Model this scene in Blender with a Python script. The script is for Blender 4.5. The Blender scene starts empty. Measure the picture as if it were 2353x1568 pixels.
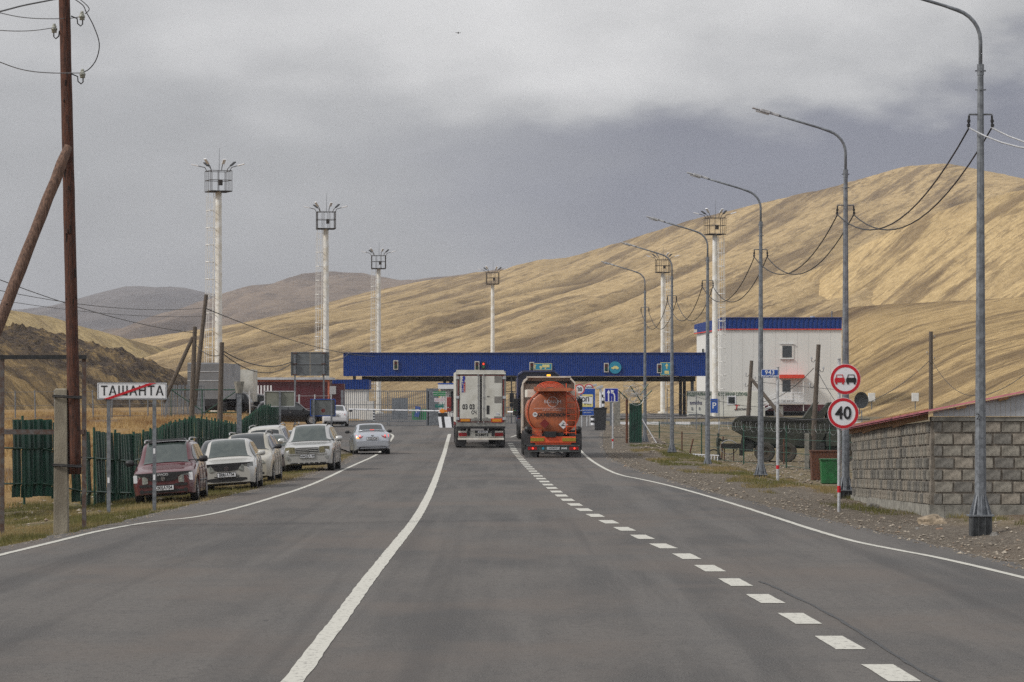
import bpy, bmesh, math, random
import numpy as np
from mathutils import Vector, Matrix, noise
random.seed(7)
rad = math.radians
PI = math.pi
sc = bpy.context.scene
C = sc.collection

# ---------------------------------------------------------------- camera
# metres; the camera stands 2.5 m above the road and looks along +Y
F, CX, HY, CH = 8000.0, 1176.5, 922.0, 2.5     # focal length and horizon in units of a 2353 wide picture
cam_d = bpy.data.cameras.new('camera')
cam_d.sensor_width = 36.0
cam_d.lens = F / 2353.0 * 36.0
cam_d.shift_y = (HY - 784.0) / 2353.0
cam_d.clip_start = 0.5
cam_d.clip_end = 60000
cam = bpy.data.objects.new('camera', cam_d)
C.objects.link(cam)
cam.location = (0, 0, CH)
cam.rotation_euler = (rad(90), 0, 0)
sc.camera = cam
cam_d.dof.use_dof = False

# ---------------------------------------------------------------- sky and sun
SUN_EL, SUN_ROT = 40, 248        # degrees; sun behind and to the left of the camera
world = bpy.data.worlds.new('World')
sc.world = world
world.use_nodes = True
nt = world.node_tree
for n in list(nt.nodes): nt.nodes.remove(n)
def N(tree, typ, **kw):
    n = tree.nodes.new(typ)
    for k, v in kw.items():
        if k == 'ins':
            for a, b in v.items(): n.inputs[a].default_value = b
        else: setattr(n, k, v)
    return n
def mathn(tree, op, a, b=None, c=None, clamp=False):
    n = tree.nodes.new('ShaderNodeMath'); n.operation = op; n.use_clamp = clamp
    for i, v in enumerate((a, b, c)):
        if v is None: continue
        if isinstance(v, (int, float)): n.inputs[i].default_value = v
        else: tree.links.new(v, n.inputs[i])
    return n.outputs[0]
def maprange(tree, v, a, b, c=0.0, d=1.0, smooth=True):
    n = tree.nodes.new('ShaderNodeMapRange')
    n.interpolation_type = 'SMOOTHSTEP' if smooth else 'LINEAR'
    tree.links.new(v, n.inputs[0])
    for i, x in enumerate((a, b, c, d)): n.inputs[i+1].default_value = x
    return n.outputs[0]
def mixc(tree, f, a, b):
    n = tree.nodes.new('ShaderNodeMix'); n.data_type = 'RGBA'
    if isinstance(f, (int, float)): n.inputs[0].default_value = f
    else: tree.links.new(f, n.inputs[0])
    for i, v in ((6, a), (7, b)):
        if isinstance(v, (tuple, list)): n.inputs[i].default_value = (v[0], v[1], v[2], 1)
        else: tree.links.new(v, n.inputs[i])
    return n.outputs[2]
sky = N(nt, 'ShaderNodeTexSky', sky_type='NISHITA', sun_disc=False, sun_elevation=rad(SUN_EL), sun_rotation=rad(SUN_ROT))
tc = N(nt, 'ShaderNodeTexCoord')
sep = N(nt, 'ShaderNodeSeparateXYZ'); nt.links.new(tc.outputs['Generated'], sep.inputs[0])
dx, dy, dz = sep.outputs
def wnoise(scale, sx, sz, detail=4, rough=.5, off=0):
    m = N(nt, 'ShaderNodeMapping'); m.inputs['Scale'].default_value = (sx, sx, sz); m.inputs['Location'].default_value = (off, off*.3, 0)
    nt.links.new(tc.outputs['Generated'], m.inputs[0])
    n = N(nt, 'ShaderNodeTexNoise', ins={'Scale': scale, 'Detail': detail, 'Roughness': rough})
    nt.links.new(m.outputs[0], n.inputs['Vector']); return n.outputs[0]
n1 = wnoise(7, 1, 2.6, 6, .52, 3.1); n2 = wnoise(22, 1, 2.2, 4, .5, 1.7); n3 = wnoise(2.2, 1, 2.0, 3, .5, 9)
w1 = mathn(nt, 'SUBTRACT', n1, .5); w2 = mathn(nt, 'SUBTRACT', n2, .5)
warp = mathn(nt, 'ADD', mathn(nt, 'MULTIPLY', w1, .10), mathn(nt, 'MULTIPLY', w2, .035))
zz = mathn(nt, 'ADD', dz, warp)
xx = mathn(nt, 'ADD', dx, mathn(nt, 'MULTIPLY', w1, .16))
light = mathn(nt, 'MULTIPLY', maprange(nt, zz, .070, .118), maprange(nt, xx, -.16, .02, .45, 1.0))                         # brighter upper cloud deck
right = maprange(nt, xx, -.055, .055)                        # a dark bank of cloud hangs over the right of the hills
band = mathn(nt, 'MULTIPLY', maprange(nt, zz, .092, .074), maprange(nt, mathn(nt, 'ADD', dz, mathn(nt, 'MULTIPLY', w2, .03)), .030, .050))
dark = mathn(nt, 'MULTIPLY', band, right)
zen = maprange(nt, dz, .13, .75, 0, 1)
base = mixc(nt, light, (.50, .505, .52), (.76, .755, .755))
base = mixc(nt, mathn(nt, 'MULTIPLY', dark, .95), base, (.235, .245, .31))
lighten = mathn(nt, 'MULTIPLY', maprange(nt, dx, -.02, .06), maprange(nt, zz, .058, .036))
base = mixc(nt, mathn(nt, 'MULTIPLY', lighten, .55), base, (.47, .48, .52))
fine = mathn(nt, 'ADD', 1.0, mathn(nt, 'MULTIPLY', mathn(nt, 'ADD', w1, mathn(nt, 'MULTIPLY', w2, .8)), .40))
vm = N(nt, 'ShaderNodeVectorMath', operation='SCALE'); nt.links.new(base, vm.inputs[0]); nt.links.new(fine, vm.inputs['Scale'])
zcol = mixc(nt, n3, (.62, .63, .67), (1.0, 1.0, 1.0))
cloud = mixc(nt, zen, vm.outputs[0], zcol)
vs = N(nt, 'ShaderNodeVectorMath', operation='SCALE'); nt.links.new(sky.outputs[0], vs.inputs[0]); vs.inputs['Scale'].default_value = .06
final = mixc(nt, .93, vs.outputs[0], cloud)
bg = N(nt, 'ShaderNodeBackground'); nt.links.new(final, bg.inputs[0]); bg.inputs[1].default_value = 1.0
wo = N(nt, 'ShaderNodeOutputWorld'); nt.links.new(bg.outputs[0], wo.inputs[0])
sun_d = bpy.data.lights.new('sun', 'SUN'); sun_d.energy = 2.75; sun_d.angle = rad(9); sun_d.color = (1, .955, .885)
sun = bpy.data.objects.new('sun', sun_d); C.objects.link(sun)
az = rad(SUN_ROT)
sd = Vector((math.sin(az)*math.cos(rad(SUN_EL)), math.cos(az)*math.cos(rad(SUN_EL)), math.sin(rad(SUN_EL))))
sun.rotation_euler = sd.to_track_quat('Z', 'Y').to_euler()
vset = sc.view_settings
vset.view_transform = 'Standard'; vset.look = 'None'; vset.exposure = 0.0; vset.gamma = 1.0; vset.use_curve_mapping = False
sc.cycles.max_bounces = 6; sc.cycles.volume_bounces = 0
sc.cycles.use_denoising = False
sc.cycles.sample_clamp_indirect = 6

# ---------------------------------------------------------------- materials
MATS = {}
def M(key, col, rough=.6, metal=0.0, var=.12, scale=6.0, bump=0.0, bscale=60.0, emit=0, coat=0, col2=None, spec=.5, stretch=None):
    """procedural material: base colour broken up by noise, optional second colour for stains, optional bump"""
    if key in MATS: return MATS[key]
    m = bpy.data.materials.new(key); m.use_nodes = True
    t = m.node_tree; b = t.nodes['Principled BSDF']
    tcn = t.nodes.new('ShaderNodeTexCoord'); vec = tcn.outputs['Object']
    if stretch:
        mp = t.nodes.new('ShaderNodeMapping'); mp.inputs['Scale'].default_value = stretch; t.links.new(vec, mp.inputs[0]); vec = mp.outputs[0]
    n = N(t, 'ShaderNodeTexNoise', ins={'Scale': scale, 'Detail': 5, 'Roughness': .6}); t.links.new(vec, n.inputs['Vector'])
    c2 = col2 or tuple(c*(1-var*2) for c in col); c1 = tuple(min(1, c*(1+var*.6)) for c in col)
    f = maprange(t, n.outputs[0], .32, .68)
    t.links.new(mixc(t, f, c2, c1), b.inputs['Base Color'])
    b.inputs['Roughness'].default_value = rough; b.inputs['Metallic'].default_value = metal
    b.inputs['Specular IOR Level'].default_value = spec
    if coat: b.inputs['Coat Weight'].default_value = coat; b.inputs['Coat Roughness'].default_value = .05
    if bump:
        n2 = N(t, 'ShaderNodeTexNoise', ins={'Scale': bscale, 'Detail': 3}); t.links.new(vec, n2.inputs['Vector'])
        bp = N(t, 'ShaderNodeBump', ins={'Strength': bump, 'Distance': .02}); t.links.new(n2.outputs[0], bp.inputs['Height']); t.links.new(bp.outputs[0], b.inputs['Normal'])
    if emit:
        b.inputs['Emission Color'].default_value = (*col, 1); b.inputs['Emission Strength'].default_value = emit
    MATS[key] = m
    return m
def paint(key, col, rough=.3, dirt=.25, dcol=(.20, .175, .14), metal=0, coat=.7, spec=.5):
    """car paint: clear coat over colour, road dust gathering towards the sills"""
    if key in MATS: return MATS[key]
    m = bpy.data.materials.new(key); m.use_nodes = True
    t = m.node_tree; b = t.nodes['Principled BSDF']
    tcn = t.nodes.new('ShaderNodeTexCoord'); s = t.nodes.new('ShaderNodeSeparateXYZ'); t.links.new(tcn.outputs['Object'], s.inputs[0])
    n = N(t, 'ShaderNodeTexNoise', ins={'Scale': 3.5, 'Detail': 5, 'Roughness': .65}); t.links.new(tcn.outputs['Object'], n.inputs['Vector'])
    hgt = maprange(t, s.outputs[2], .95, .15)
    f = mathn(t, 'MULTIPLY', mathn(t, 'ADD', mathn(t, 'MULTIPLY', hgt, .8), mathn(t, 'MULTIPLY', n.outputs[0], .5)), dirt, clamp=True)
    t.links.new(mixc(t, f, col, dcol), b.inputs['Base Color'])
    t.links.new(mathn(t, 'ADD', mathn(t, 'MULTIPLY', f, .45), rough), b.inputs['Roughness'])
    b.inputs['Metallic'].default_value = metal; b.inputs['Specular IOR Level'].default_value = spec
    b.inputs['Coat Weight'].default_value = coat; b.inputs['Coat Roughness'].default_value = .08
    MATS[key] = m; return m
galv = M('galvanised_steel', (.19, .205, .225), .5, .25, .22, 9, col2=(.115, .125, .14))
galv_light = M('pale_galvanised_steel', (.52, .53, .55), .5, .3, .15, 12)
dark_steel = M('dark_steel', (.035, .037, .04), .6, .4, .2, 14)
black = M('black_plastic', (.018, .018, .02), .5, 0, .15, 20)
rubber = M('tyre_rubber', (.02, .019, .018), .85, 0, .25, 18, bump=.4, bscale=40)
white_paint = M('white_paint', (.72, .71, .68), .5, 0, .06, 4)
cream_paint = M('cream_white_steel', (.72, .70, .64), .5, 0, .08, 3, col2=(.58, .53, .45))
red_paint = M('red_paint', (.55, .012, .02), .45, 0, .08, 8)
orange_red = M('orange_red_panel', (.72, .05, .02), .5, 0, .08, 5)
sign_blue = M('sign_blue', (.012, .075, .36), .4, 0, .06, 5)
sign_navy = M('sign_navy', (.008, .02, .30), .4, 0, .06, 5)
sign_white = M('sign_white', (.74, .75, .78), .4, 0, .04, 5)
sign_black = M('sign_black', (.012, .012, .014), .5, 0, .05, 5)
sign_red = M('sign_red', (.52, .008, .02), .4, 0, .05, 5)
sign_green = M('sign_green', (.01, .22, .07), .45, 0, .08, 5)
sign_teal = M('sign_teal', (.02, .25, .38), .45, 0, .06, 5)
sign_yellow = M('sign_yellow', (.70, .62, .25), .45, 0, .06, 5)
blue_sheet = M('blue_roof_sheet', (.004, .036, .205), .45, 0, .12, 2.2, spec=.3, stretch=(1, 1, .3))
burgundy_sheet = M('burgundy_sheet', (.085, .012, .02), .45, 0, .1, 1.5)
pale_wall = M('pale_sandwich_panel', (.70, .695, .67), .55, 0, .025, .5, stretch=(1, 1, .35))
glass_dark = M('dark_glass', (.018, .024, .026), .04, 0, .05, 3, spec=.9)
glass_car = M('car_glass', (.030, .042, .040), .05, 0, .25, 4, spec=1.0, col2=(.06, .075, .068))
chrome = M('chrome', (.6, .6, .62), .15, .95, .05, 10)
rim_metal = M('wheel_rim_alloy', (.38, .38, .39), .35, .6, .1, 20)
lamp_lens = M('headlamp_lens', (.30, .31, .29), .12, 0, .3, 22, spec=.9, col2=(.12, .13, .12))
red_lens = M('red_lens', (.30, .008, .012), .2, 0, .15, 16)
red_lit = M('lit_red_lens', (1.0, .06, .03), .3, 0, .05, 16, emit=.9)
amber_lit = M('lit_amber_lens', (1.0, .42, .03), .3, 0, .05, 16, emit=1.2)
amber = M('amber_reflector', (.62, .25, .01), .4, 0, .1, 30)
wood_old = M('weathered_pole_wood', (.12, .098, .078), .85, 0, .3, 7, bump=.6, bscale=30, stretch=(6, 6, .5), col2=(.045, .033, .025))
wood_red = M('red_brown_pole_wood', (.098, .034, .018), .8, 0, .3, 7, bump=.6, bscale=30, stretch=(5, 5, .6), col2=(.028, .011, .007))
wood_strut = M('stripped_brace_wood', (.165, .095, .065), .8, 0, .3, 7, bump=.6, bscale=30, stretch=(5, 5, .6), col2=(.06, .032, .022))
concrete = M('concrete', (.25, .24, .21), .9, 0, .2, 6, bump=.4, bscale=40)
rust = M('rusty_steel', (.12, .045, .022), .85, 0, .3, 12, bump=.3)
fence_green = M('green_fence_sheet', (.006, .055, .034), .45, 0, .35, 2.5, stretch=(1, 1, .5), col2=(.003, .022, .015))
post_green = M('green_post_paint', (.008, .06, .035), .5, 0, .2, 8)
wire_m = M('wire_steel', (.03, .03, .032), .6, .3, .1, 5)
wire_light = M('bright_wire', (.5, .5, .5), .5, .3, .1, 5)

# ---------------------------------------------------------------- mesh builder and object tree
class MB:
    def __init__(s): s.v = []; s.f = []; s.m = []; s.cm = 0
    def add(s, vs, fs, mat=None):
        o = len(s.v); s.v.extend([tuple(p) for p in vs])
        for f in fs: s.f.append([i+o for i in f]); s.m.append(s.cm if mat is None else mat)
        return s
    def box(s, c, d, R=None, taper=1.0):
        x, y, z = d[0]/2, d[1]/2, d[2]/2
        vs = [Vector((sx*x*(taper if sz > 0 else 1), sy*y*(taper if sz > 0 else 1), sz*z)) for sz in (-1, 1) for sy in (-1, 1) for sx in (-1, 1)]
        if R is not None: vs = [R @ v for v in vs]
        c = Vector(c)
        return s.add([v+c for v in vs], [(0,2,3,1),(4,5,7,6),(0,1,5,4),(2,6,7,3),(0,4,6,2),(1,3,7,5)])
    def cyl(s, p0, p1, r0, r1=None, n=8, caps=True, jit=0):
        r1 = r0 if r1 is None else r1
        p0, p1 = Vector(p0), Vector(p1); d = (p1-p0)
        if d.length < 1e-9: return s
        q = d.to_track_quat('Z', 'Y')
        vs = []
        for p, r in ((p0, r0), (p1, r1)):
            for i in range(n):
                a = 2*PI*i/n + PI/n
                vs.append(p + q @ Vector((r*math.cos(a), r*math.sin(a), 0)))
        fs = [(i, (i+1) % n, n+(i+1) % n, n+i) for i in range(n)]
        if caps: fs += [tuple(range(n-1, -1, -1)), tuple(range(n, 2*n))]
        return s.add(vs, fs)
    def tube(s, pts, r, n=6, caps=True):
        pts = [Vector(p) for p in pts]; rs = r if isinstance(r, (list, tuple)) else [r]*len(pts)
        vs = []; fs = []; prev = None
        for k, p in enumerate(pts):
            a = pts[max(0, k-1)]; b = pts[min(len(pts)-1, k+1)]
            t = (b-a).normalized()
            if prev is None:
                up = Vector((0, 0, 1)) if abs(t.z) < .9 else Vector((1, 0, 0))
                u = t.cross(up).normalized()
            else:
                u = (prev - t*prev.dot(t)).normalized()
            prev = u; w = t.cross(u)
            for i in range(n):
                an = 2*PI*i/n
                vs.append(p + (u*math.cos(an) + w*math.sin(an))*rs[k])
        for k in range(len(pts)-1):
            for i in range(n):
                fs.append((k*n+i, k*n+(i+1) % n, (k+1)*n+(i+1) % n, (k+1)*n+i))
        if caps: fs += [tuple(range(n-1, -1, -1)), tuple(range((len(pts)-1)*n, len(pts)*n))]
        return s.add(vs, fs)
    def plate(s, poly, y0, y1):
        """polygon in the x,z plane given thickness along y"""
        n = len(poly)
        vs = [(x, y0, z) for x, z in poly] + [(x, y1, z) for x, z in poly]
        fs = [tuple(range(n)), tuple(range(2*n-1, n-1, -1))] + [(i, n+i, n+(i+1) % n, (i+1) % n) for i in range(n)]
        return s.add(vs, fs)
    def ring(s, r0, r1, c, y0, y1, n=32):
        vs = []; fs = []
        for i in range(n):
            a = 2*PI*i/n; ca, sa = math.cos(a), math.sin(a)
            for r in (r0, r1):
                for y in (y0, y1): vs.append((c[0]+r*ca, y, c[1]+r*sa))
        for i in range(n):
            a, b = 4*i, 4*((i+1) % n)
            fs += [(a, b, b+2, a+2), (a+1, a+3, b+3, b+1), (a+2, b+2, b+3, a+3), (a, a+1, b+1, b)]
        return s.add(vs, fs)
    def mesh(s, name, mats, smooth=False):
        me = bpy.data.meshes.new(name)
        me.from_pydata(s.v, [], s.f); me.update()
        for m in (mats if isinstance(mats, (list, tuple)) else [mats]): me.materials.append(m)
        if len(me.materials) > 1: me.polygons.foreach_set('material_index', s.m)
        if smooth: me.polygons.foreach_set('use_smooth', [True]*len(me.polygons))
        bm = bmesh.new(); bm.from_mesh(me); bmesh.ops.recalc_face_normals(bm, faces=bm.faces); bm.to_mesh(me); bm.free()
        return me
    def build(s, name, mats, parent=None, loc=(0, 0, 0), smooth=False, bevel=0, auto=None):
        o = link(name, s.mesh(name, mats, smooth), parent, loc)
        if bevel:
            bv = o.modifiers.new('bevel', 'BEVEL'); bv.width = bevel; bv.segments = 2; bv.limit_method = 'ANGLE'; bv.angle_limit = rad(35)
        return o
def link(name, me, parent=None, loc=(0, 0, 0), rot=(0, 0, 0)):
    o = bpy.data.objects.new(name, me); C.objects.link(o); o.location = loc; o.rotation_euler = rot
    if parent is not None: o.parent = parent
    return o
def tag(o, label=None, cat=None, group=None, kind=None):
    if label: o['label'] = label
    if cat: o['category'] = cat
    if group: o['group'] = group
    if kind: o['kind'] = kind
    return o
def thing(name, label, cat, loc=(0, 0, 0), rz=0, group=None):
    o = bpy.data.objects.new(name, None); o.empty_display_size = .3; C.objects.link(o)
    o.location = loc; o.rotation_euler = (0, 0, rz)
    return tag(o, label, cat, group)
def copy_tree(o, parent=None):
    c = o.copy(); C.objects.link(c); c.parent = parent
    for ch in list(o.children): copy_tree(ch, c)
    return c
_tc = {}
def text(s, size, parent, loc, mat, name='lettering', rz=0, bold=0, spacing=1.0, sx=1.0, shear=0, depth=.004, align='CENTER', rot=None):
    """flat printed lettering as a thin mesh; faces -y, centred on loc"""
    cu = bpy.data.curves.new('t', 'FONT'); cu.body = s; cu.size = size; cu.align_x = align; cu.align_y = 'CENTER'
    cu.extrude = depth/2; cu.offset = bold; cu.space_character = spacing; cu.resolution_u = 3; cu.shear = shear
    ob = bpy.data.objects.new('t', cu); C.objects.link(ob)
    bpy.context.view_layer.update()
    me = bpy.data.meshes.new_from_object(ob.evaluated_get(bpy.context.evaluated_depsgraph_get()))
    bpy.data.objects.remove(ob); bpy.data.curves.remove(cu)
    me.transform(Matrix.Diagonal((sx, 1, 1, 1)))
    me.transform(Matrix.Rotation(rad(90), 4, 'X') if rot is None else rot)
    me.materials.clear(); me.materials.append(mat)
    return link(name, me, parent, loc, (0, 0, rz))
def smooth01(a, b, x):
    t = min(1, max(0, (x-a)/(b-a))); return t*t*(3-2*t)
def interp(tab, x):
    if x <= tab[0][0]: return tab[0][1]
    for (a, va), (b, vb) in zip(tab, tab[1:]):
        if x <= b: return va + (vb-va)*(x-a)/(b-a)
    return tab[-1][1]

# ---------------------------------------------------------------- ground heights
def road_z(y): return .8*smooth01(160, 245, y)
def gh(x, y):
    r = road_z(y)
    h = r
    if x < -7:
        h -= .07*min(-7-x, 4.5)*(1-smooth01(175, 225, y))
        fld = interp([(60, .05), (100, .0), (150, .55), (200, .95), (250, 1.35), (290, 1.6), (400, 1.7)], y)
        k = smooth01(190, 225, y)*4.5
        h += (fld-h)*smooth01(-13.2-k, -17.5-k, x)
    if x > 8.0:
        low = -1.4*smooth01(95, 138, y)*(1-smooth01(275, 330, y)) + .12*smooth01(90, 60, y) + .8*smooth01(310, 345, y)
        h += (low-h)*smooth01(8.2, 10.3, x)
        if y < 90: h += .22*smooth01(8.3, 10, x)*smooth01(72, 60, y)
    return h
def at(xd, yd, y): return Vector(((xd-CX)/F*y, y, CH-(yd-HY)/F*y))
def px(xd, y): return (xd-CX)/F*y
def pz(yd, y): return CH-(yd-HY)/F*y
def foot(xd, yd, lo=20, hi=420):
    """where the ray through a picture point meets the ground"""
    y = lo
    while y < hi:
        p = at(xd, yd, y)
        if p.z <= gh(p.x, p.y): return Vector((p.x, p.y, gh(p.x, p.y)))
        y += .25
    return at(xd, yd, hi)
# ---------------------------------------------------------------- ground sheet
ROAD_L = [(20, -9.2), (50, -8.9), (60, -8.75), (70, -8.2), (84, -7.75), (96, -7.35), (110, -6.9), (140, -6.9), (165, -7.4), (185, -9.5), (205, -11.5), (230, -12.5), (330, -13), (350, -22), (560, -22)]
ROAD_R = [(20, 8.5), (40, 8.1), (54, 7.7), (62, 7.3), (76, 6.5), (90, 5.8), (100, 5.3), (114, 4.9), (130, 4.5), (150, 4.3), (175, 4.6), (200, 5.2), (235, 6.3), (275, 7.2), (338, 8), (346, 22), (560, 24)]
def axis(parts):
    out = []
    for a, b, st in parts:
        n = max(1, int(round((b-a)/st))); out += [a+(b-a)*i/n for i in range(n)]
    return out + [parts[-1][1]]
def vattr(me, name, vals):
    at_ = me.attributes.new(name, 'FLOAT', 'POINT'); at_.data.foreach_set('value', vals)
xs = axis([(-6000, -1500, 1500), (-1500, -300, 200), (-300, -60, 20), (-60, -24, 3), (-24, 24, .4), (24, 60, 3), (60, 300, 20), (300, 1500, 200), (1500, 6000, 1500)])
ys = axis([(-400, 20, 60), (20, 130, .6), (130, 330, 1.2), (330, 480, 5), (480, 1200, 60), (1200, 8400, 1200)])
vs = []; verge = []; gravel = []; dry = []
for y in ys:
    rl, rr = interp(ROAD_L, y), interp(ROAD_R, y)
    for x in xs:
        z = gh(x, y)
        inside = rl+.35 < x < rr-.35
        if inside: z -= .06
        elif abs(x) < 60 and 15 < y < 480:
            d = min(abs(x-rl), abs(x-rr))
            k = min(1, d/1.5)
            z += k*.05*noise.noise(Vector((x*.8, y*.35, 0))) + k*.025*noise.noise(Vector((x*2.3, y*1.1, 5)))
            if x > 7.6 and y < 100: z += .10*max(0, noise.noise(Vector((x*.9, y*.25, 9))))
            z -= .012
        if y > 500: z -= 1.5
        vs.append((x, y, z))
        nn = noise.noise(Vector((x*.35, y*.06, 3)))
        v = 0; g = 0; d_ = 0
        if x < rl:
            dd = rl-x
            g = 1-smooth01(.25, .9, dd+nn*.6)
            v = smooth01(.3, .9, dd+nn*.8)*(1-smooth01(-12.5, -14.5, x))
            d_ = smooth01(-12.6, -14.2, x)
            if y > 160: g = max(g, smooth01(165, 200, y)*(1-smooth01(-14, -18, x))*.8)
        else:
            dd = x-rr
            g = 1-smooth01(1.4, 4.0, dd+nn*2.2)
            if y > 100: v = .75*smooth01(9.0, 11.0, x+nn)*(1-smooth01(140, 175, y)*.35)
            if y < 60: g *= .7
            v = max(v, .5*smooth01(.12, .4, nn)*smooth01(1, 2, dd))
            if 250 < y < 300: v = max(v, .8*smooth01(6, 8, x))
        verge.append(v); gravel.append(g); dry.append(d_)
nx = len(xs)
fs = [(j*nx+i, j*nx+i+1, (j+1)*nx+i+1, (j+1)*nx+i) for j in range(len(ys)-1) for i in range(nx-1)]
me = bpy.data.meshes.new('ground'); me.from_pydata(vs, [], fs); me.polygons.foreach_set('use_smooth', [True]*len(fs))
vattr(me, 'green', verge); vattr(me, 'gravel', gravel); vattr(me, 'dry', dry)
gm = bpy.data.materials.new('ground_soil_and_grass'); gm.use_nodes = True
t = gm.node_tree; b = t.nodes['Principled BSDF']; b.inputs['Roughness'].default_value = .95; b.inputs['Specular IOR Level'].default_value = .15
geo = N(t, 'ShaderNodeNewGeometry')
def gno(tree, src, scale, det=4, sc3=(1, 1, 1), rough=.6):
    mp = N(tree, 'ShaderNodeMapping'); mp.inputs['Scale'].default_value = sc3; tree.links.new(src, mp.inputs[0])
    n = N(tree, 'ShaderNodeTexNoise', ins={'Scale': scale, 'Detail': det, 'Roughness': rough}); tree.links.new(mp.outputs[0], n.inputs['Vector']); return n.outputs[0]
def attr(tree, nm):
    a = N(tree, 'ShaderNodeAttribute', attribute_name=nm); return a.outputs['Fac']
P_ = geo.outputs['Position']
fine_ = gno(t, P_, 9, 6); mid_ = gno(t, P_, 1.3, 5, (1, .35, 1)); peb = gno(t, P_, 26, 3); big_ = gno(t, P_, .25, 4, (1, .3, 1))
soil = mixc(t, maprange(t, mid_, .35, .65), (.115, .082, .056), (.185, .145, .103))
soil = mixc(t, maprange(t, peb, .56, .66), soil, (.34, .31, .26))
gcol = mixc(t, maprange(t, fine_, .4, .62), (.085, .070, .056), (.18, .155, .125))
gcol = mixc(t, maprange(t, peb, .60, .68), gcol, (.36, .34, .30))
grs = mixc(t, maprange(t, fine_, .38, .62), (.070, .070, .024), (.145, .135, .055))
grs = mixc(t, maprange(t, mid_, .42, .60), grs, (.21, .165, .085))
dryc = mixc(t, maprange(t, fine_, .36, .66), (.20, .120, .050), (.40, .27, .12))
dryc = mixc(t, maprange(t, big_, .5, .62), dryc, (.17, .115, .07))
c = mixc(t, attr(t, 'gravel'), soil, gcol)
c = mixc(t, mathn(t, 'MULTIPLY', attr(t, 'green'), maprange(t, gno(t, P_, .8, 5), .33, .55, .25, 1)), c, grs)
c = mixc(t, attr(t, 'dry'), c, dryc)
t.links.new(c, b.inputs['Base Color'])
bp = N(t, 'ShaderNodeBump', ins={'Strength': .9, 'Distance': .05}); t.links.new(mathn(t, 'ADD', peb, fine_), bp.inputs['Height']); t.links.new(bp.outputs[0], b.inputs['Normal'])
me.materials.append(gm)
tag(link('ground', me), kind='structure')

# ---------------------------------------------------------------- road sheet
def strip_mesh(left, right, ys_, z_off, mat, name, cross=1):
    vs = []; fs = []
    for y in ys_:
        l, r = left(y), right(y)
        for k in range(cross+1):
            x = l+(r-l)*k/cross; vs.append((x, y, road_z(y)+z_off))
    for j in range(len(ys_)-1):
        for k in range(cross):
            a = j*(cross+1)+k; fs.append((a, a+1, a+cross+2, a+cross+1))
    me = bpy.data.meshes.new(name); me.from_pydata(vs, [], fs); me.materials.append(mat)
    return me
am = bpy.data.materials.new('worn_asphalt'); am.use_nodes = True
t = am.node_tree; b = t.nodes['Principled BSDF']; b.inputs['Specular IOR Level'].default_value = .3
geo = N(t, 'ShaderNodeNewGeometry'); P_ = geo.outputs['Position']
lng = gno(t, P_, 1.1, 5, (1, .035, 1)); blot = gno(t, P_, .35, 5, (1, .22, 1)); grain = gno(t, P_, 55, 3, (1, .45, 1), .7); pt = gno(t, P_, 2.2, 4, (1, .10, 1)); crs = gno(t, P_, .6, 4, (.25, 1.0, 1))
ac = mixc(t, maprange(t, blot, .38, .62), (.040, .038, .037), (.102, .093, .086))
ac = mixc(t, mathn(t, 'MULTIPLY', maprange(t, lng, .42, .64), .7), ac, (.114, .105, .097))
ac = mixc(t, mathn(t, 'MULTIPLY', maprange(t, pt, .60, .70), .4), ac, (.05, .048, .047))
ac = mixc(t, mathn(t, 'MULTIPLY', maprange(t, crs, .52, .66), .35), ac, (.062, .060, .060))
g2_ = gno(t, P_, 11, 4, (1, .40, 1), .75); ac = mixc(t, maprange(t, g2_, .48, .62, 0, .45), ac, (.038, .036, .035)); ac = mixc(t, maprange(t, grain, .42, .66, 0, .60), ac, (.16, .152, .145))
wrm = gno(t, P_, .22, 4, (1, .5, 1)); ac = mixc(t, maprange(t, wrm, .46, .64, 0, .5), ac, (.125, .103, .088))
trk = gno(t, P_, .9, 3, (1, .012, 1)); ac = mixc(t, maprange(t, trk, .54, .66, 0, .4), ac, (.05, .047, .046))
sx_ = N(t, 'ShaderNodeSeparateXYZ'); t.links.new(P_, sx_.inputs[0])
spot = gno(t, P_, 3.0, 2, (1, .35, 1)); ac = mixc(t, mathn(t, 'MULTIPLY', maprange(t, spot, .735, .76), .7), ac, (.03, .03, .03))
t.links.new(ac, b.inputs['Base Color']); t.links.new(maprange(t, blot, .3, .7, .72, .92), b.inputs['Roughness'])
bp = N(t, 'ShaderNodeBump', ins={'Strength': .5, 'Distance': .012}); t.links.new(grain, bp.inputs['Height']); t.links.new(bp.outputs[0], b.inputs['Normal'])
rys = axis([(-60, 20, 10), (20, 160, .5), (160, 260, 1.0), (260, 480, 5)])
def edge(tab, k):
    def f(y):
        w = .16*noise.noise(Vector((k, y*.55, 0))) + .09*noise.noise(Vector((k, y*2.1, 4)))
        return interp(tab, y) + w
    return f
tag(link('road', strip_mesh(edge(ROAD_L, 1), edge(ROAD_R, 7), rys, 0, am, 'road', 14)), kind='structure')

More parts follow.
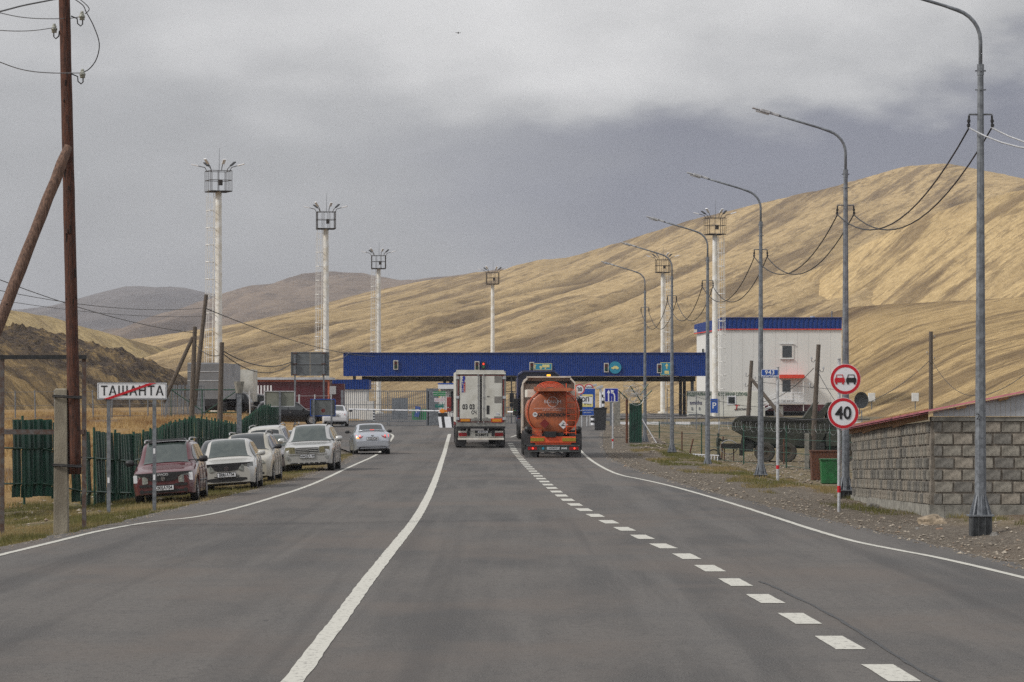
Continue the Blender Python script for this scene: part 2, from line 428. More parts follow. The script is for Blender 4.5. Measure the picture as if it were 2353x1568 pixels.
# painted lines, each a sheet a few millimetres above the asphalt
pm = bpy.data.materials.new('worn_road_paint'); pm.use_nodes = True
t = pm.node_tree; b = t.nodes['Principled BSDF']; b.inputs['Roughness'].default_value = .75
geo = N(t, 'ShaderNodeNewGeometry'); P_ = geo.outputs['Position']
wn = gno(t, P_, 14, 5, (1, .4, 1), .7)
t.links.new(mixc(t, maprange(t, wn, .50, .72), (.50, .49, .44), (.20, .19, .175)), b.inputs['Base Color'])
def resample(pts, st):
    pts = [Vector(p) for p in pts]; out = [pts[0]]
    # smooth the corner points first
    for _ in range(2):
        q = [pts[0]]
        for a, b2 in zip(pts, pts[1:]): q += [a*.75+b2*.25, a*.25+b2*.75]
        q.append(pts[-1]); pts = q
    acc = 0
    for a, b2 in zip(pts, pts[1:]):
        L = (b2-a).length; d = st-acc
        while d <= L: out.append(a+(b2-a)*d/L); d += st
        acc = L-(d-st)
    return out
def line_mesh(name, pix, w, label, dash=None, jag=.007, start=0):
    pts = [foot(*p) for p in pix]
    pts = resample([(p.x, p.y, 0) for p in pts], .5)
    vs = []; fs = []
    def rung(i, f=0.0):
        a = pts[max(0, i-1)]; c2 = pts[min(len(pts)-1, i+1)]; tdir = (c2-a).normalized(); nrm = Vector((-tdir.y, tdir.x, 0))
        p = pts[i] + (pts[min(len(pts)-1, i+1)]-pts[i])*f
        for sgn in (1, -1):
            q = p + nrm*sgn*(w/2 + random.uniform(-jag, jag)); vs.append((q.x, q.y, road_z(q.y)+.006))
    if dash is None:
        for i in range(len(pts)):
            rung(i)
            if i: k = len(vs); fs.append((k-4, k-3, k-1, k-2))
    else:
        on, off = dash; i = start
        while i+on < len(pts):
            b0 = len(vs)
            for k in range(on+1): rung(i+k)
            for k in range(on): q = b0+2*k; fs.append((q, q+1, q+3, q+2))
            i += on+off
    me = bpy.data.meshes.new(name); me.from_pydata(vs, [], fs); me.materials.append(pm)
    return tag(link(name, me), kind='structure')
line_mesh('edge_line', [(-330, 1385), (-120, 1322), (0, 1290), (120, 1258), (230, 1228), (350, 1203), (460, 1189), (560, 1165), (640, 1140), (700, 1121), (745, 1102), (790, 1080), (830, 1062), (858, 1050), (885, 1028), (900, 1010), (905, 1001), (893, 996), (870, 994), (840, 992)], .13, 'left')
line_mesh('lane_line', [(470, 1780), (560, 1670), (675, 1568), (730, 1492), (785, 1420), (828, 1357), (868, 1306), (893, 1273), (922, 1238), (948, 1205), (972, 1166), (990, 1130), (1006, 1088), (1018, 1050), (1026, 1022), (1033, 998)], .2, 'mid')
line_mesh('edge_line', [(2700, 1420), (2500, 1368), (2353, 1329), (2240, 1302), (2150, 1281), (2050, 1263), (1960, 1245), (1880, 1222), (1790, 1193), (1700, 1163), (1620, 1139), (1540, 1117), (1470, 1101), (1425, 1093), (1390, 1078), (1360, 1060), (1338, 1040), (1325, 1026)], .13, 'right')
line_mesh('dashed_line', [(2400, 1780), (2200, 1650), (2066, 1560), (1934, 1483), (1838, 1424), (1758, 1378), (1693, 1342), (1638, 1311), (1592, 1287), (1552, 1267), (1500, 1246), (1440, 1219), (1360, 1183), (1300, 1148), (1255, 1112), (1215, 1075), (1185, 1040), (1170, 1015)], .30, 'dash', (4, 4), start=7)
line_mesh('edge_line', [(1090, 995), (1165, 1008), (1190, 1000), (1215, 990)], .12, 'far')
# tar seam beside the dashes
seam_m = M('tar_seam', (.03, .03, .031), .6, 0, .2, 8)
_pm = pm; pm = seam_m
line_mesh('road_seam', [(2400, 1690), (2200, 1590), (2090, 1530), (1990, 1465), (1905, 1412), (1820, 1370), (1780, 1352), (1740, 1335)], .045, 'seam', jag=.012)
pm = _pm

# kerbs in front of the checkpoint
for i, (a, b2) in enumerate([((900, 1000), (760, 982)), ((1335, 1035), (1360, 1000))]):
    pass

# ---------------------------------------------------------------- hills
def hill_mat(name, c_lo, c_hi, c_dark, kx, s1=1.0, spots=.5):
    m = bpy.data.materials.new(name); m.use_nodes = True
    t = m.node_tree; b = t.nodes['Principled BSDF']; b.inputs['Roughness'].default_value = 1.0; b.inputs['Specular IOR Level'].default_value = .05
    geo = N(t, 'ShaderNodeNewGeometry'); s = N(t, 'ShaderNodeSeparateXYZ'); t.links.new(geo.outputs['Position'], s.inputs[0])
    lny = mathn(t, 'LOGARITHM', mathn(t, 'MAXIMUM', s.outputs[1], 50.0), math.e)      # gullies fan out down the slope
    u = mathn(t, 'MULTIPLY', mathn(t, 'SUBTRACT', mathn(t, 'DIVIDE', s.outputs[0], mathn(t, 'ADD', mathn(t, 'MAXIMUM', s.outputs[1], 50.0), 40.0)), mathn(t, 'MULTIPLY', lny, kx)), 1000.0)
    w = mathn(t, 'MULTIPLY', lny, 1000.0)
    cb = N(t, 'ShaderNodeCombineXYZ'); t.links.new(u, cb.inputs[0]); t.links.new(w, cb.inputs[1]); t.links.new(s.outputs[2], cb.inputs[2])
    v = cb.outputs[0]
    a = gno(t, v, .10*s1, 7, (1, .022, .3), .66); fine = gno(t, v, .55*s1, 7, (1, .05, 1.2), .75); patch = gno(t, v, .030*s1, 6, (1, .05, .5), .62); dot = gno(t, v, .30*s1, 6, (1, .028, .5), .72)
    c = mixc(t, maprange(t, fine, .30, .70), c_lo, c_hi)
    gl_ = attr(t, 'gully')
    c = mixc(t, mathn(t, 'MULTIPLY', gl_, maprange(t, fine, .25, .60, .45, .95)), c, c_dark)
    c = mixc(t, mathn(t, 'MULTIPLY', maprange(t, patch, .46, .62), .42), c, tuple(x*.60 for x in c_lo))
    c = mixc(t, mathn(t, 'MULTIPLY', maprange(t, a, .50, .60), .62), c, c_dark)
    c = mixc(t, mathn(t, 'MULTIPLY', maprange(t, dot, .51, .62), spots), c, tuple(x*.8 for x in c_dark))
    rk_ = mathn(t, 'MULTIPLY', attr(t, 'rock'), maprange(t, gno(t, geo.outputs['Position'], .55, 7, (1, .5, 1.3), .72), .36, .56))
    c = mixc(t, rk_, c, mixc(t, maprange(t, gno(t, geo.outputs['Position'], 1.4, 5), .4, .65), c_dark, tuple(x*2.3 for x in c_dark)))
    t.links.new(c, b.inputs['Base Color'])
    bp = N(t, 'ShaderNodeBump', ins={'Strength': .8, 'Distance': 1.2}); t.links.new(fine, bp.inputs['Height']); t.links.new(bp.outputs[0], b.inputs['Normal'])
    return m
def hill(name, sil, Yc, Y0, mat, label, amp=3.0, kx=.12, gx=30, gy=260, nx=200, ny=110, prof=1.0, back=1.35, W=None, z0=-1.5, rockf=None, sgn=1, x0=None, x1=None, lip=.12):
    sil = [(px(a, Yc), pz(b2, Yc)) for a, b2 in sil]
    W = W or .32*Yc
    x0 = -W if x0 is None else x0; x1 = W if x1 is None else x1
    vs = []; rk = []; gu = []
    Ymax = Y0+(Yc-Y0)*back
    for j in range(ny+1):
        y = Y0+(Ymax-Y0)*(j/ny)**1.25
        tt = (y-Y0)/(Yc-Y0)
        for i in range(nx+1):
            x = x0+(x1-x0)*i/nx
            H = interp(sil, x)
            if tt <= 1:
                q = tt**prof
                p = q - lip*math.sin(PI*tt)*tt*(1 if prof <= 1 else .5) if False else q
            else: p = 1-2.2*(tt-1)**1.6
            e = max(0, min(1, tt*2.2))*max(0, min(1, 1.12-tt))**.6 if tt < 1.12 else 0
            ly = math.log(y); u = 1000*(x/(y+40)-kx*ly); wy = 1000*ly
            g = noise.fractal(Vector((u/gx, wy/gy, 1.7)), 1.0, 2.1, 5)
            r2 = 1-abs(noise.noise(Vector((u/(gx*.55), y/(gy*1.2), 8.3))))*2
            r3 = noise.noise(Vector((u/(gx*.16), wy/(gy*.22), 4.1)))
            wv = .35*noise.noise(Vector((wy/(gy*.5), u/90, 2.2)))*gx
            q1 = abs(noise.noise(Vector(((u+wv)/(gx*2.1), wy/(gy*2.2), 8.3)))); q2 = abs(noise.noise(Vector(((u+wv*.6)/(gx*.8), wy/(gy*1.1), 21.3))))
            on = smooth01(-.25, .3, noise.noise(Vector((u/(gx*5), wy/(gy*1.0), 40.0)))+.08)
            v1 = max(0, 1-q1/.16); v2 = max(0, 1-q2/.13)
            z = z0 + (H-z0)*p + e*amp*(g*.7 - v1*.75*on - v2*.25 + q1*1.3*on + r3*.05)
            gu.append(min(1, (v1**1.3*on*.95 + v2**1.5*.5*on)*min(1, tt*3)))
            z += (0.35*amp*.12)*noise.noise(Vector((x/(gx*.3), 3, 0)))*min(1, tt)
            if rockf: 
                k = rockf(x, y, tt); z += k*(1.0*max(0, noise.fractal(Vector((x/2.6, y/6.0, 2)), .8, 2, 5)) + .55*abs(noise.noise(Vector((x/.9, y/2.2, 6))))); rk.append(min(1, k))
            else: rk.append(0)
            vs.append((x, y, max(z, -3)))
    fs = [(j*(nx+1)+i, j*(nx+1)+i+1, (j+1)*(nx+1)+i+1, (j+1)*(nx+1)+i) for j in range(ny) for i in range(nx)]
    me = bpy.data.meshes.new(name); me.from_pydata(vs, [], fs); me.polygons.foreach_set('use_smooth', [True]*len(fs))
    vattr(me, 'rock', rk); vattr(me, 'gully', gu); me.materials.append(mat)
    o = link(name, me); return tag(o, kind='structure')
TAN_LO, TAN_HI, TAN_DK = (.35, .252, .132), (.56, .418, .228), (.12, .085, .058)
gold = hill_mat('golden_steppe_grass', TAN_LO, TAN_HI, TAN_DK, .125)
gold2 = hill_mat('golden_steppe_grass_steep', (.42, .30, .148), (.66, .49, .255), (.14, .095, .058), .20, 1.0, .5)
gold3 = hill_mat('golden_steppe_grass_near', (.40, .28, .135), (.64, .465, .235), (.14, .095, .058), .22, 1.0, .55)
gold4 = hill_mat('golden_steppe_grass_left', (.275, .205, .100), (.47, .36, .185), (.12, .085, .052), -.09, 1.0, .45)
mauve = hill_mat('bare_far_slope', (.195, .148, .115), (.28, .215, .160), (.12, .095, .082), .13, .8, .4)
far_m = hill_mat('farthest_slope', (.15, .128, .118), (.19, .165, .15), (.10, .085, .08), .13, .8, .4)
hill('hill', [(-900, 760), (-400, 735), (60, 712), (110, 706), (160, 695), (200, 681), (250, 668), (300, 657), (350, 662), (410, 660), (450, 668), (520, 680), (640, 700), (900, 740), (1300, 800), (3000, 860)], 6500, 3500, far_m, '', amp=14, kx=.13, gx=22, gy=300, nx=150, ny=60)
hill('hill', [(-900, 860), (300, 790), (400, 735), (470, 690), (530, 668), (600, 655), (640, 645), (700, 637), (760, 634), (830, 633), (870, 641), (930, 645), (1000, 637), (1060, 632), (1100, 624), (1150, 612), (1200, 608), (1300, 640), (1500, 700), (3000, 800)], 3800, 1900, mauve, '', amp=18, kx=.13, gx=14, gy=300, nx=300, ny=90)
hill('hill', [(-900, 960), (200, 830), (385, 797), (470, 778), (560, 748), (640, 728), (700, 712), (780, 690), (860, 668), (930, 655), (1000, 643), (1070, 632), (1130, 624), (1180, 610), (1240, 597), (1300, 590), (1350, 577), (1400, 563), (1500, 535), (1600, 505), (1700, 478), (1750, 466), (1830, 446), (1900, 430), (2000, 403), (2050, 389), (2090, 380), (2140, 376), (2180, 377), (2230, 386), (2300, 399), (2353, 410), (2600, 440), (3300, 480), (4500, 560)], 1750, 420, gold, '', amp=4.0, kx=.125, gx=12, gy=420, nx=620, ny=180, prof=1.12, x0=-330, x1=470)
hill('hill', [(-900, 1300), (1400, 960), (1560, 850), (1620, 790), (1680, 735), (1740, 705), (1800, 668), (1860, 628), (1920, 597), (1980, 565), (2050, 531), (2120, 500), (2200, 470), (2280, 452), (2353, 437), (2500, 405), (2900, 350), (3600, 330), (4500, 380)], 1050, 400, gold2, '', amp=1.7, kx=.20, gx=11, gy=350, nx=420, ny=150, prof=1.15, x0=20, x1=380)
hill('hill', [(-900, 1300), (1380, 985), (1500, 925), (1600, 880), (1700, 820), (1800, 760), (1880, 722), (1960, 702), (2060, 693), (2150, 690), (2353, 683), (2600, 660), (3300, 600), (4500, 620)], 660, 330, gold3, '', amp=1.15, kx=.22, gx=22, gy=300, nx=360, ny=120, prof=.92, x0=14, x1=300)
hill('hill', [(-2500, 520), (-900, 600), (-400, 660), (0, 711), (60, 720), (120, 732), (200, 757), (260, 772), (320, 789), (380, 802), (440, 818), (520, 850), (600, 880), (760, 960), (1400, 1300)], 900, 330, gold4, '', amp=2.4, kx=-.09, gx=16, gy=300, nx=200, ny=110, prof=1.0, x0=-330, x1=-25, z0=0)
def rockf(x, y, tt):
    a = smooth01(.35, .8, tt)*smooth01(1.35, 1.0, tt)
    return a*smooth01(-.25, .15, noise.noise(Vector((x/9, y/14, 0)))+.55*(tt-.45))*1.1
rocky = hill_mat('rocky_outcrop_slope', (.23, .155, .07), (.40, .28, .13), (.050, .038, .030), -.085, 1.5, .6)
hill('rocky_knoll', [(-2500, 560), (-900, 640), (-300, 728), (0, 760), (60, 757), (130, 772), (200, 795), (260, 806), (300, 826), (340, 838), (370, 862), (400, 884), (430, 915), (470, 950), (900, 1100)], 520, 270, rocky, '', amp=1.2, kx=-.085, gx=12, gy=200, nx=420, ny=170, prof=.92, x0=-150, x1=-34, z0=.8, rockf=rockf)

# ---------------------------------------------------------------- air
hz = MB(); hz.box((0, 4150, 125), (12400, 9300, 260))
hm = bpy.data.materials.new('haze_air'); hm.use_nodes = True
t = hm.node_tree; t.nodes.remove(t.nodes['Principled BSDF'])
pv = N(t, 'ShaderNodeVolumePrincipled'); pv.inputs['Color'].default_value = (.62, .64, .70, 1); pv.inputs['Density'].default_value = .000115
t.links.new(pv.outputs[0], t.nodes['Material Output'].inputs['Volume'])
HAZE = hz.build('haze', hm); tag(HAZE, kind='stuff')
# ================================================================ vehicles
def smooth_tab(tab, ts, n=2):
    v = [interp(tab, t_) for t_ in ts]
    for _ in range(n): v = [v[0]] + [(v[i-1]+2*v[i]+v[i+1])/4 for i in range(1, len(v)-1)] + [v[-1]]
    return v
def build_car(name, label, S, body_m, pos, yaw=0, group=None, glass=None, trim=None):
    """car body lofted from front (t=0, local +y) to rear (t=1)"""
    L, W, H = S['L'], S['W'], S['H']; c = S.get('c', .2); wr = S.get('wr', .31)
    root = thing(name, label, S.get('cat', 'car'), (0, 0, 0), 0, group)
    ww = [S['w1']/L, 1-S['w2']/L]                       # wheel positions along t
    n = 64; ts = [i/n for i in range(n+1)]
    top, belt, hw = smooth_tab(S['top'], ts, 2), smooth_tab(S['belt'], ts, 2), smooth_tab(S.get('hw', [(0, .80), (.02, .89), (.06, .95), (.14, .99), (.3, 1), (.75, 1), (.9, .985), (.97, .93), (1, .86)]), ts, 1)
    sill = smooth_tab(S.get('sill', [(0, c+.04), (.04, c), (.96, c+.02), (1, c+.1)]), ts, 1)
    rw = S.get('roofw', .70); zbm = max(belt); ar = wr+.075
    def section(i):
        t_ = ts[i]; y = L/2-t_*L; w = W/2*hw[i]; zt, zb, zs = top[i], belt[i], sill[i]
        za = zs
        for wt in ww:
            d = (t_-wt)*L
            if abs(d) < ar: za = max(za, wr+math.sqrt(ar*ar-d*d))
        za = min(za, zb-.08)
        k = max(0, min(1, (zt-zb)/max(.05, H-zbm)))
        if zt-zb < .14: k = 0
        rx = W/2*rw
        lerp = lambda a, b_: a+(b_-a)*k
        zm = max(zs+(zb-zs)*.5, za+.03)
        return [(0, y, zs), (w*.66, y, zs), (w*.70, y, za), (w*.965, y, za), (w*1.0, y, zm), (w*.985, y, max(zm+.02, zb-.09)), (w*.955, y, zb),
                (lerp(w*.90, rx), y, lerp(zb+(zt-zb)*.45, zt-.085)), (lerp(w*.72, rx*.86), y, lerp(zb+(zt-zb)*.8, zt-.022)), (lerp(w*.4, rx*.5), y, zt-.004), (0, y, zt)]
    secs = [section(i) for i in range(n+1)]
    b = MB(); m = len(secs[0])
    full = []
    for s_ in secs:
        ring = s_ + [(-x, y, z) for x, y, z in reversed(s_[1:-1])]
        full.append(ring)
    k = len(full[0])
    vs = [p for r_ in full for p in r_]
    fs = [(i*k+j, i*k+(j+1) % k, (i+1)*k+(j+1) % k, (i+1)*k+j) for i in range(n) for j in range(k)]
    fs += [tuple(range(k)), tuple(range((n)*k+k-1, n*k-1, -1))]
    b.add(vs, fs); bo = b.build('body', body_m, root, smooth=True)
    es = bo.modifiers.new('edges', 'EDGE_SPLIT'); es.split_angle = rad(38)
    gl = glass or glass_car
    def idx(t_): return max(0, min(n, int(round(t_*n))))
    def lift(p, q, o):  # move outwards from the car's axis
        d = Vector((p[0], 0, p[2]-.75)); return Vector(p) + d.normalized()*o
    # side glass
    for t0, t1 in S['side']:
        for sg in (1, -1):
            g = MB(); i0, i1 = idx(t0), idx(t1); pv = []
            for i in range(i0, i1+1):
                s_ = secs[i]; a = Vector(s_[6]); e = Vector(s_[7])
                u0, u1 = (.10, .93)
                for u in (u0, u1):
                    p = a.lerp(e, u); p = p + Vector((.009, 0, .002)); pv.append((p.x*sg, p.y, p.z))
            fs = [(2*i, 2*i+1, 2*i+3, 2*i+2) for i in range(i1-i0)]
            g.add(pv, fs); g.build('side_window', gl, root)
    def cross_glass(t0, t1, nm, off, mat=gl, inset=.93):
        g = MB(); i0, i1 = idx(t0), idx(t1); cols = []
        for i in range(i0, i1+1):
            s_ = secs[i]; half = [Vector(s_[7]), Vector(s_[8]), Vector(s_[9]), Vector(s_[10])]
            half[0].x *= inset; half[1].x *= inset
            row = [(-p.x, p.y, p.z) for p in half[:-1]] + [tuple(half[3])] + [(p.x, p.y, p.z) for p in reversed(half[:-1])]
            # side edges a little lower so that the glass fills between the pillars
            cols.append(row)
        kk = len(cols[0]); nrm = Vector((0, off[0], off[1]))
        pv = [(x+nrm.x, y+nrm.y, z+nrm.z) for r_ in cols for x, y, z in r_]
        fs = [(i*kk+j, i*kk+j+1, (i+1)*kk+j+1, (i+1)*kk+j) for i in range(len(cols)-1) for j in range(kk-1)]
        g.add(pv, fs); g.build(nm, mat, root, smooth=True)
    ws = S['wind']; cross_glass(ws[0], ws[1], 'windscreen', (.008, .012))
    rs = S['rear']; cross_glass(rs[0], rs[1], 'rear_window', (-.012, .010), S.get('rear_glass', glass_dark))
    # drape helper: y of nose or tail skin as a function of x at height z
    def skin(x, z, rear):
        rng = range(n, -1, -1) if rear else range(0, n+1)
        for i in rng:
            s_ = secs[i]
            # widest x at this height
            xm = 0; pts = s_[3:]
            for (xa, _, za), (xb, _, zb_) in zip(pts, pts[1:]):
                if (za <= z <= zb_) or (zb_ <= z <= za):
                    f_ = 0 if abs(zb_-za) < 1e-6 else (z-za)/(zb_-za); xm = max(xm, xa+(xb-xa)*f_)
            if z < s_[3][2] and z >= s_[0][2]-.02: xm = max(xm, s_[3][0])
            if xm >= abs(x)-.001: return s_[0][1]
        return 0
    def strip(nm, mat, pts, rear=False, off=.012, mirror=False, parent=None, th=.05, zr=None):
        out = []
        for sg in ((1, -1) if mirror else (1,)):
            g = MB(); sgy = -1 if rear else 1
            # subdivide
            P = [pts[0]]
            for a, e in zip(pts, pts[1:]):
                nsub = max(1, int(abs(e[0]-a[0])/.08))
                for q in range(1, nsub+1): P.append(tuple(a[i]+(e[i]-a[i])*q/nsub for i in range(3)))
            pv = []
            for x, zt, zb in P:
                for z in (zt, zb):
                    y = skin(x, z, rear)+sgy*off
                    if zr is not None: y = skin(x, zr, rear)+sgy*off
                    pv.append((x*sg, y, z)); pv.append((x*sg, y-sgy*th, z))
            fs = []
            for i in range(len(P)-1):
                a, e = 4*i, 4*i+4
                fs += [(a, a+2, e+2, e), (a+1, e+1, e+3, a+3), (a, e, e+1, a+1), (a+2, a+3, e+3, e+2)]
            fs += [(0, 1, 3, 2), (4*len(P)-4, 4*len(P)-2, 4*len(P)-1, 4*len(P)-3)]
            g.add(pv, fs); out.append(g.build(nm, mat, parent or root))
        return out
    # wheels
    tm = MB(); tw = S.get('tw', .2)
    prof = [(-.5, .62), (-.5, .88), (-.42, .97), (-.2, 1.0), (.2, 1.0), (.42, .97), (.5, .88), (.5, .62)]
    def lathe(prof, R, wdt, nseg=24):
        vs = []; fs = []
        for i in range(nseg):
            a = 2*PI*i/nseg
            for px_, pr in prof: vs.append((px_*wdt, pr*R*math.cos(a), pr*R*math.sin(a)))
        q = len(prof)
        for i in range(nseg):
            for j in range(q-1): fs.append((i*q+j, i*q+j+1, ((i+1) % nseg)*q+j+1, ((i+1) % nseg)*q+j))
        return vs, fs
    v_, f_ = lathe(prof, wr, tw); tm.add(v_, f_); tme = tm.mesh('tyre', rubber, True)
    rm = MB(); v_, f_ = lathe([(.5, .64), (.44, .62), (.40, .30), (.46, .18), (.46, 0)], wr, tw, 20); rm.add(v_, f_)
    for i in range(5):
        a = 2*PI*i/5; q = Matrix.Rotation(a, 3, 'X'); rm.box(q @ Vector((tw*.46, 0, wr*.36)), (.02, wr*.13, wr*.5), q)
    rme = rm.mesh('rim', rim_metal)
    for wt in ww:
        y = L/2-wt*L
        for sg in (1, -1):
            tx = W/2-tw/2-.025
            ty = link('wheel', tme, root, (sg*tx, y, wr)); link('rim', rme, ty, (0, 0, 0), (0, 0, 0 if sg > 0 else PI))
    # underbody in shadow between the wheels
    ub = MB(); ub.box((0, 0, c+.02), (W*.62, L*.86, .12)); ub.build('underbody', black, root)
    # mirrors
    mt = S.get('mirror_m', body_m); my = L/2-(ws[0]+.055)*L; mz = zbm+.06
    for sg in (1, -1):
        g = MB(); g.tube([(sg*(W/2*.93), my, mz-.03), (sg*(W/2+.03), my, mz)], .022, 5); 
        R = Matrix.Rotation(0, 3, 'Z')
        vs = []; g2 = MB()
        hw_, hh, hd = S.get('mir', (.115, .075, .06))
        rings = []
        for kk, (yy, s2) in enumerate([(-1, .8), (-.5, 1), (.3, .95), (1, .55)]):
            for a in range(10):
                an = 2*PI*a/10; ca, sa = math.cos(an), math.sin(an)
                ex = abs(ca)**.6*math.copysign(1, ca); ez = abs(sa)**.6*math.copysign(1, sa)
                vs.append((sg*(W/2+.03+hw_*.8)+ex*hw_*s2, my+yy*hd, mz+.02+ez*hh*s2))
        fs = [(q*10+a, q*10+(a+1) % 10, (q+1)*10+(a+1) % 10, (q+1)*10+a) for q in range(3) for a in range(10)] + [tuple(range(9, -1, -1)), tuple(range(30, 40))]
        g.add(vs, fs); g.build('wing_mirror', mt, root, smooth=True)
    # rails, handles
    if S.get('rails'):
        i0, i1 = idx(ws[1]+.03), idx(rs[0]-.03)
        for sg in (1, -1):
            pts = []
            for i in range(i0, i1+1, 2):
                p = secs[i][8]; pts.append((sg*(p[0]+.05), p[1], top[i]+.045))
            pts = [(pts[0][0], pts[0][1]+.06, pts[0][2]-.08)] + pts + [(pts[-1][0], pts[-1][1]-.06, pts[-1][2]-.08)]
            g = MB(); g.tube(pts, .022, 6); g.build('roof_rail', S.get('rail_m', rim_metal), root, smooth=True)
    for t_ in S.get('handles', (.5, .68)):
        i = idx(t_)
        for sg in (1, -1):
            g = MB(); p = secs[i][5]; g.box((sg*(p[0]+.012), p[1], p[2]-.03), (.03, .17, .03)); g.build('door_handle', S.get('handle_m', body_m), root)
    # door seams: thin dark recess lines on the flanks
    for t_ in S.get('seams', (.33, .55, .74)):
        i = idx(t_); s_ = secs[i]
        for sg in (1, -1):
            g = MB(); pts = [(sg*(s_[j][0]+.002), s_[j][1], s_[j][2]) for j in (3, 4, 5, 6)]; g.tube(pts, .006, 4); g.build('door_seam', black, root)
    if S.get('side_strip'):
        for sg in (1, -1):
            g = MB(); pts = []
            for i in range(idx(.3), idx(.76)):
                s_ = secs[i]; pts.append((sg*(s_[4][0]+.006), s_[4][1], .52))
            g.tube(pts, .02, 4); g.build('side_moulding', S['side_strip'], root)
    def plate(txt, z, rear=False, x=0, w=.52, h=.112, off=.03):
        y = skin(x, z, rear); sg = -1 if rear else 1
        g = MB(); g.box((x, y+sg*off, z), (w+.03, .02, h+.03)); fr = g.build('number_plate', black, root)
        g = MB(); g.box((x, y+sg*(off+.011), z), (w, .006, h)); g.build('plate_face', sign_white, fr)
        text(txt, .125, fr, (x, y+sg*(off+.017), z), sign_black, rz=0 if rear else PI, sx=.78, bold=.002)
    # place on the ground, following its slope
    root.location = (0, 0, 0)
    cy, sy = math.cos(yaw), math.sin(yaw)
    def wp(lx, ly): return (pos[0]+lx*cy-ly*sy, pos[1]+lx*sy+ly*cy)
    yf, yr = L/2-S['w1'], -(L/2-S['w2'])
    zz_ = {(a, b_): gh(*wp(a*W*.42, (yf if b_ > 0 else yr))) for a in (-1, 1) for b_ in (-1, 1)}
    zc = sum(zz_.values())/4
    roll = math.atan2((zz_[(-1, 1)]+zz_[(-1, -1)]-zz_[(1, 1)]-zz_[(1, -1)])/2, W*.84)
    pitch = math.atan2((zz_[(1, 1)]+zz_[(-1, 1)]-zz_[(1, -1)]-zz_[(-1, -1)])/2, yf-yr)
    f0 = (yf+yr)/2
    root.location = (pos[0], pos[1], zc - f0*math.tan(pitch) - .01)
    root.rotation_euler = (pitch, roll, yaw)
    return root, strip, plate, secs, skin
HATCH_TOP = lambda H: [(0, .60), (.015, .68), (.04, .74), (.10, .82), (.2, .90), (.25, .945), (.37, H-.10), (.43, H-.015), (.55, H), (.8, H-.03), (.90, H-.09), (.95, 1.10), (.985, .96), (1, .80)]
# ---- burgundy people carrier
S = dict(L=4.14, W=1.69, H=1.60, c=.22, w1=.80, w2=.78, wr=.31, top=[(0, .755), (.012, .80), (.04, .85), (.12, .92), (.20, .98), (.235, 1.03), (.36, 1.50), (.41, 1.585), (.55, 1.60), (.85, 1.58), (.93, 1.50), (.97, 1.1), (1, .85)],
         belt=[(0, .60), (.05, .72), (.12, .82), (.25, .93), (.5, .96), (.9, 1.0), (.97, .95), (1, .8)], side=[(.31, .52), (.535, .70), (.72, .90)], wind=(.24, .40), rear=(.925, .965), roofw=.74, rails=True, mirror_m=black, rail_m=rim_metal, side_strip=black, mir=(.12, .085, .06))
burg = paint('burgundy_car_paint', (.080, .004, .011), .25, .14)
van, strip, plate, secs, skin = build_car('parked_car', 'dark red people carrier with black bonnet guard, nearest of the parked row', S, burg, (-9.0, 92.3), PI, 'cars parked on the verge')
van['category'] = 'car'
hl = strip('headlight', lamp_lens, [(.40, .66, .53), (.50, .73, .52), (.64, .775, .525), (.76, .80, .53)], mirror=True, off=.02, zr=.65)
for h_, sg in zip(hl, (1, -1)):
    g = MB(); y = skin(.66, .65, False)+.03; g.box((sg*.72, y-.01, .665), (.10, .03, .20)); g.build('indicator_lens', sign_white, h_)
strip('grille', black, [(-.38, .69, .62), (-.25, .695, .58), (0, .70, .575), (.25, .695, .58), (.38, .69, .62)], off=.016)
strip('bonnet_guard', black, [(-.72, .80, .77), (-.5, .80, .72), (-.3, .80, .675), (0, .805, .668), (.3, .80, .675), (.5, .80, .72), (.72, .80, .77)], off=.02, zr=.66, th=.07)
text('SPACIO', .085, van, (0, skin(0, .66, False)+.028, .745), sign_white, 'guard_lettering', PI)
g = MB(); g.ring(.040, .052, (0, 0), -.006, .006, 20); g.box((0, 0, .012), (.07, .012, .02)); g.box((0, 0, -.012), (.018, .012, .05)); g.build('badge', chrome, van, (0, skin(0, .66, False)+.035, .64))
strip('bumper_pad', black, [(.30, .50, .445), (.6, .505, .44), (.76, .51, .44)], mirror=True, off=.02)
strip('bumper_slot', black, [(-.42, .485, .455), (.42, .485, .455)], off=.01)
strip('air_intake', black, [(-.52, .345, .30), (-.3, .36, .28), (.3, .36, .28), (.52, .345, .30)], off=.008)
g = MB()
for sg in (1, -1):
    g = MB(); y = skin(.56, .33, False); g.cyl((sg*.57, y-.02, .325), (sg*.57, y+.014, .325), .055, n=14); g.build('fog_lamp', black, van)
plate('С005АХ04', .40)
for sg in (-1, 1):
    g = MB(); y0 = 2.07-.245*4.14; g.tube([(sg*.35, y0+.02, 1.045), (sg*.35-.30, y0-.05, 1.075), (sg*.35-.55, y0-.03, 1.07)], .012, 4); g.build('wiper', black, van)
g = MB(); pts = []
g.box((0, 2.07-.43*4.14, 1.625), (1.02, .5, .05), taper=.9); g.build('roof_deflector', black, van, smooth=False)
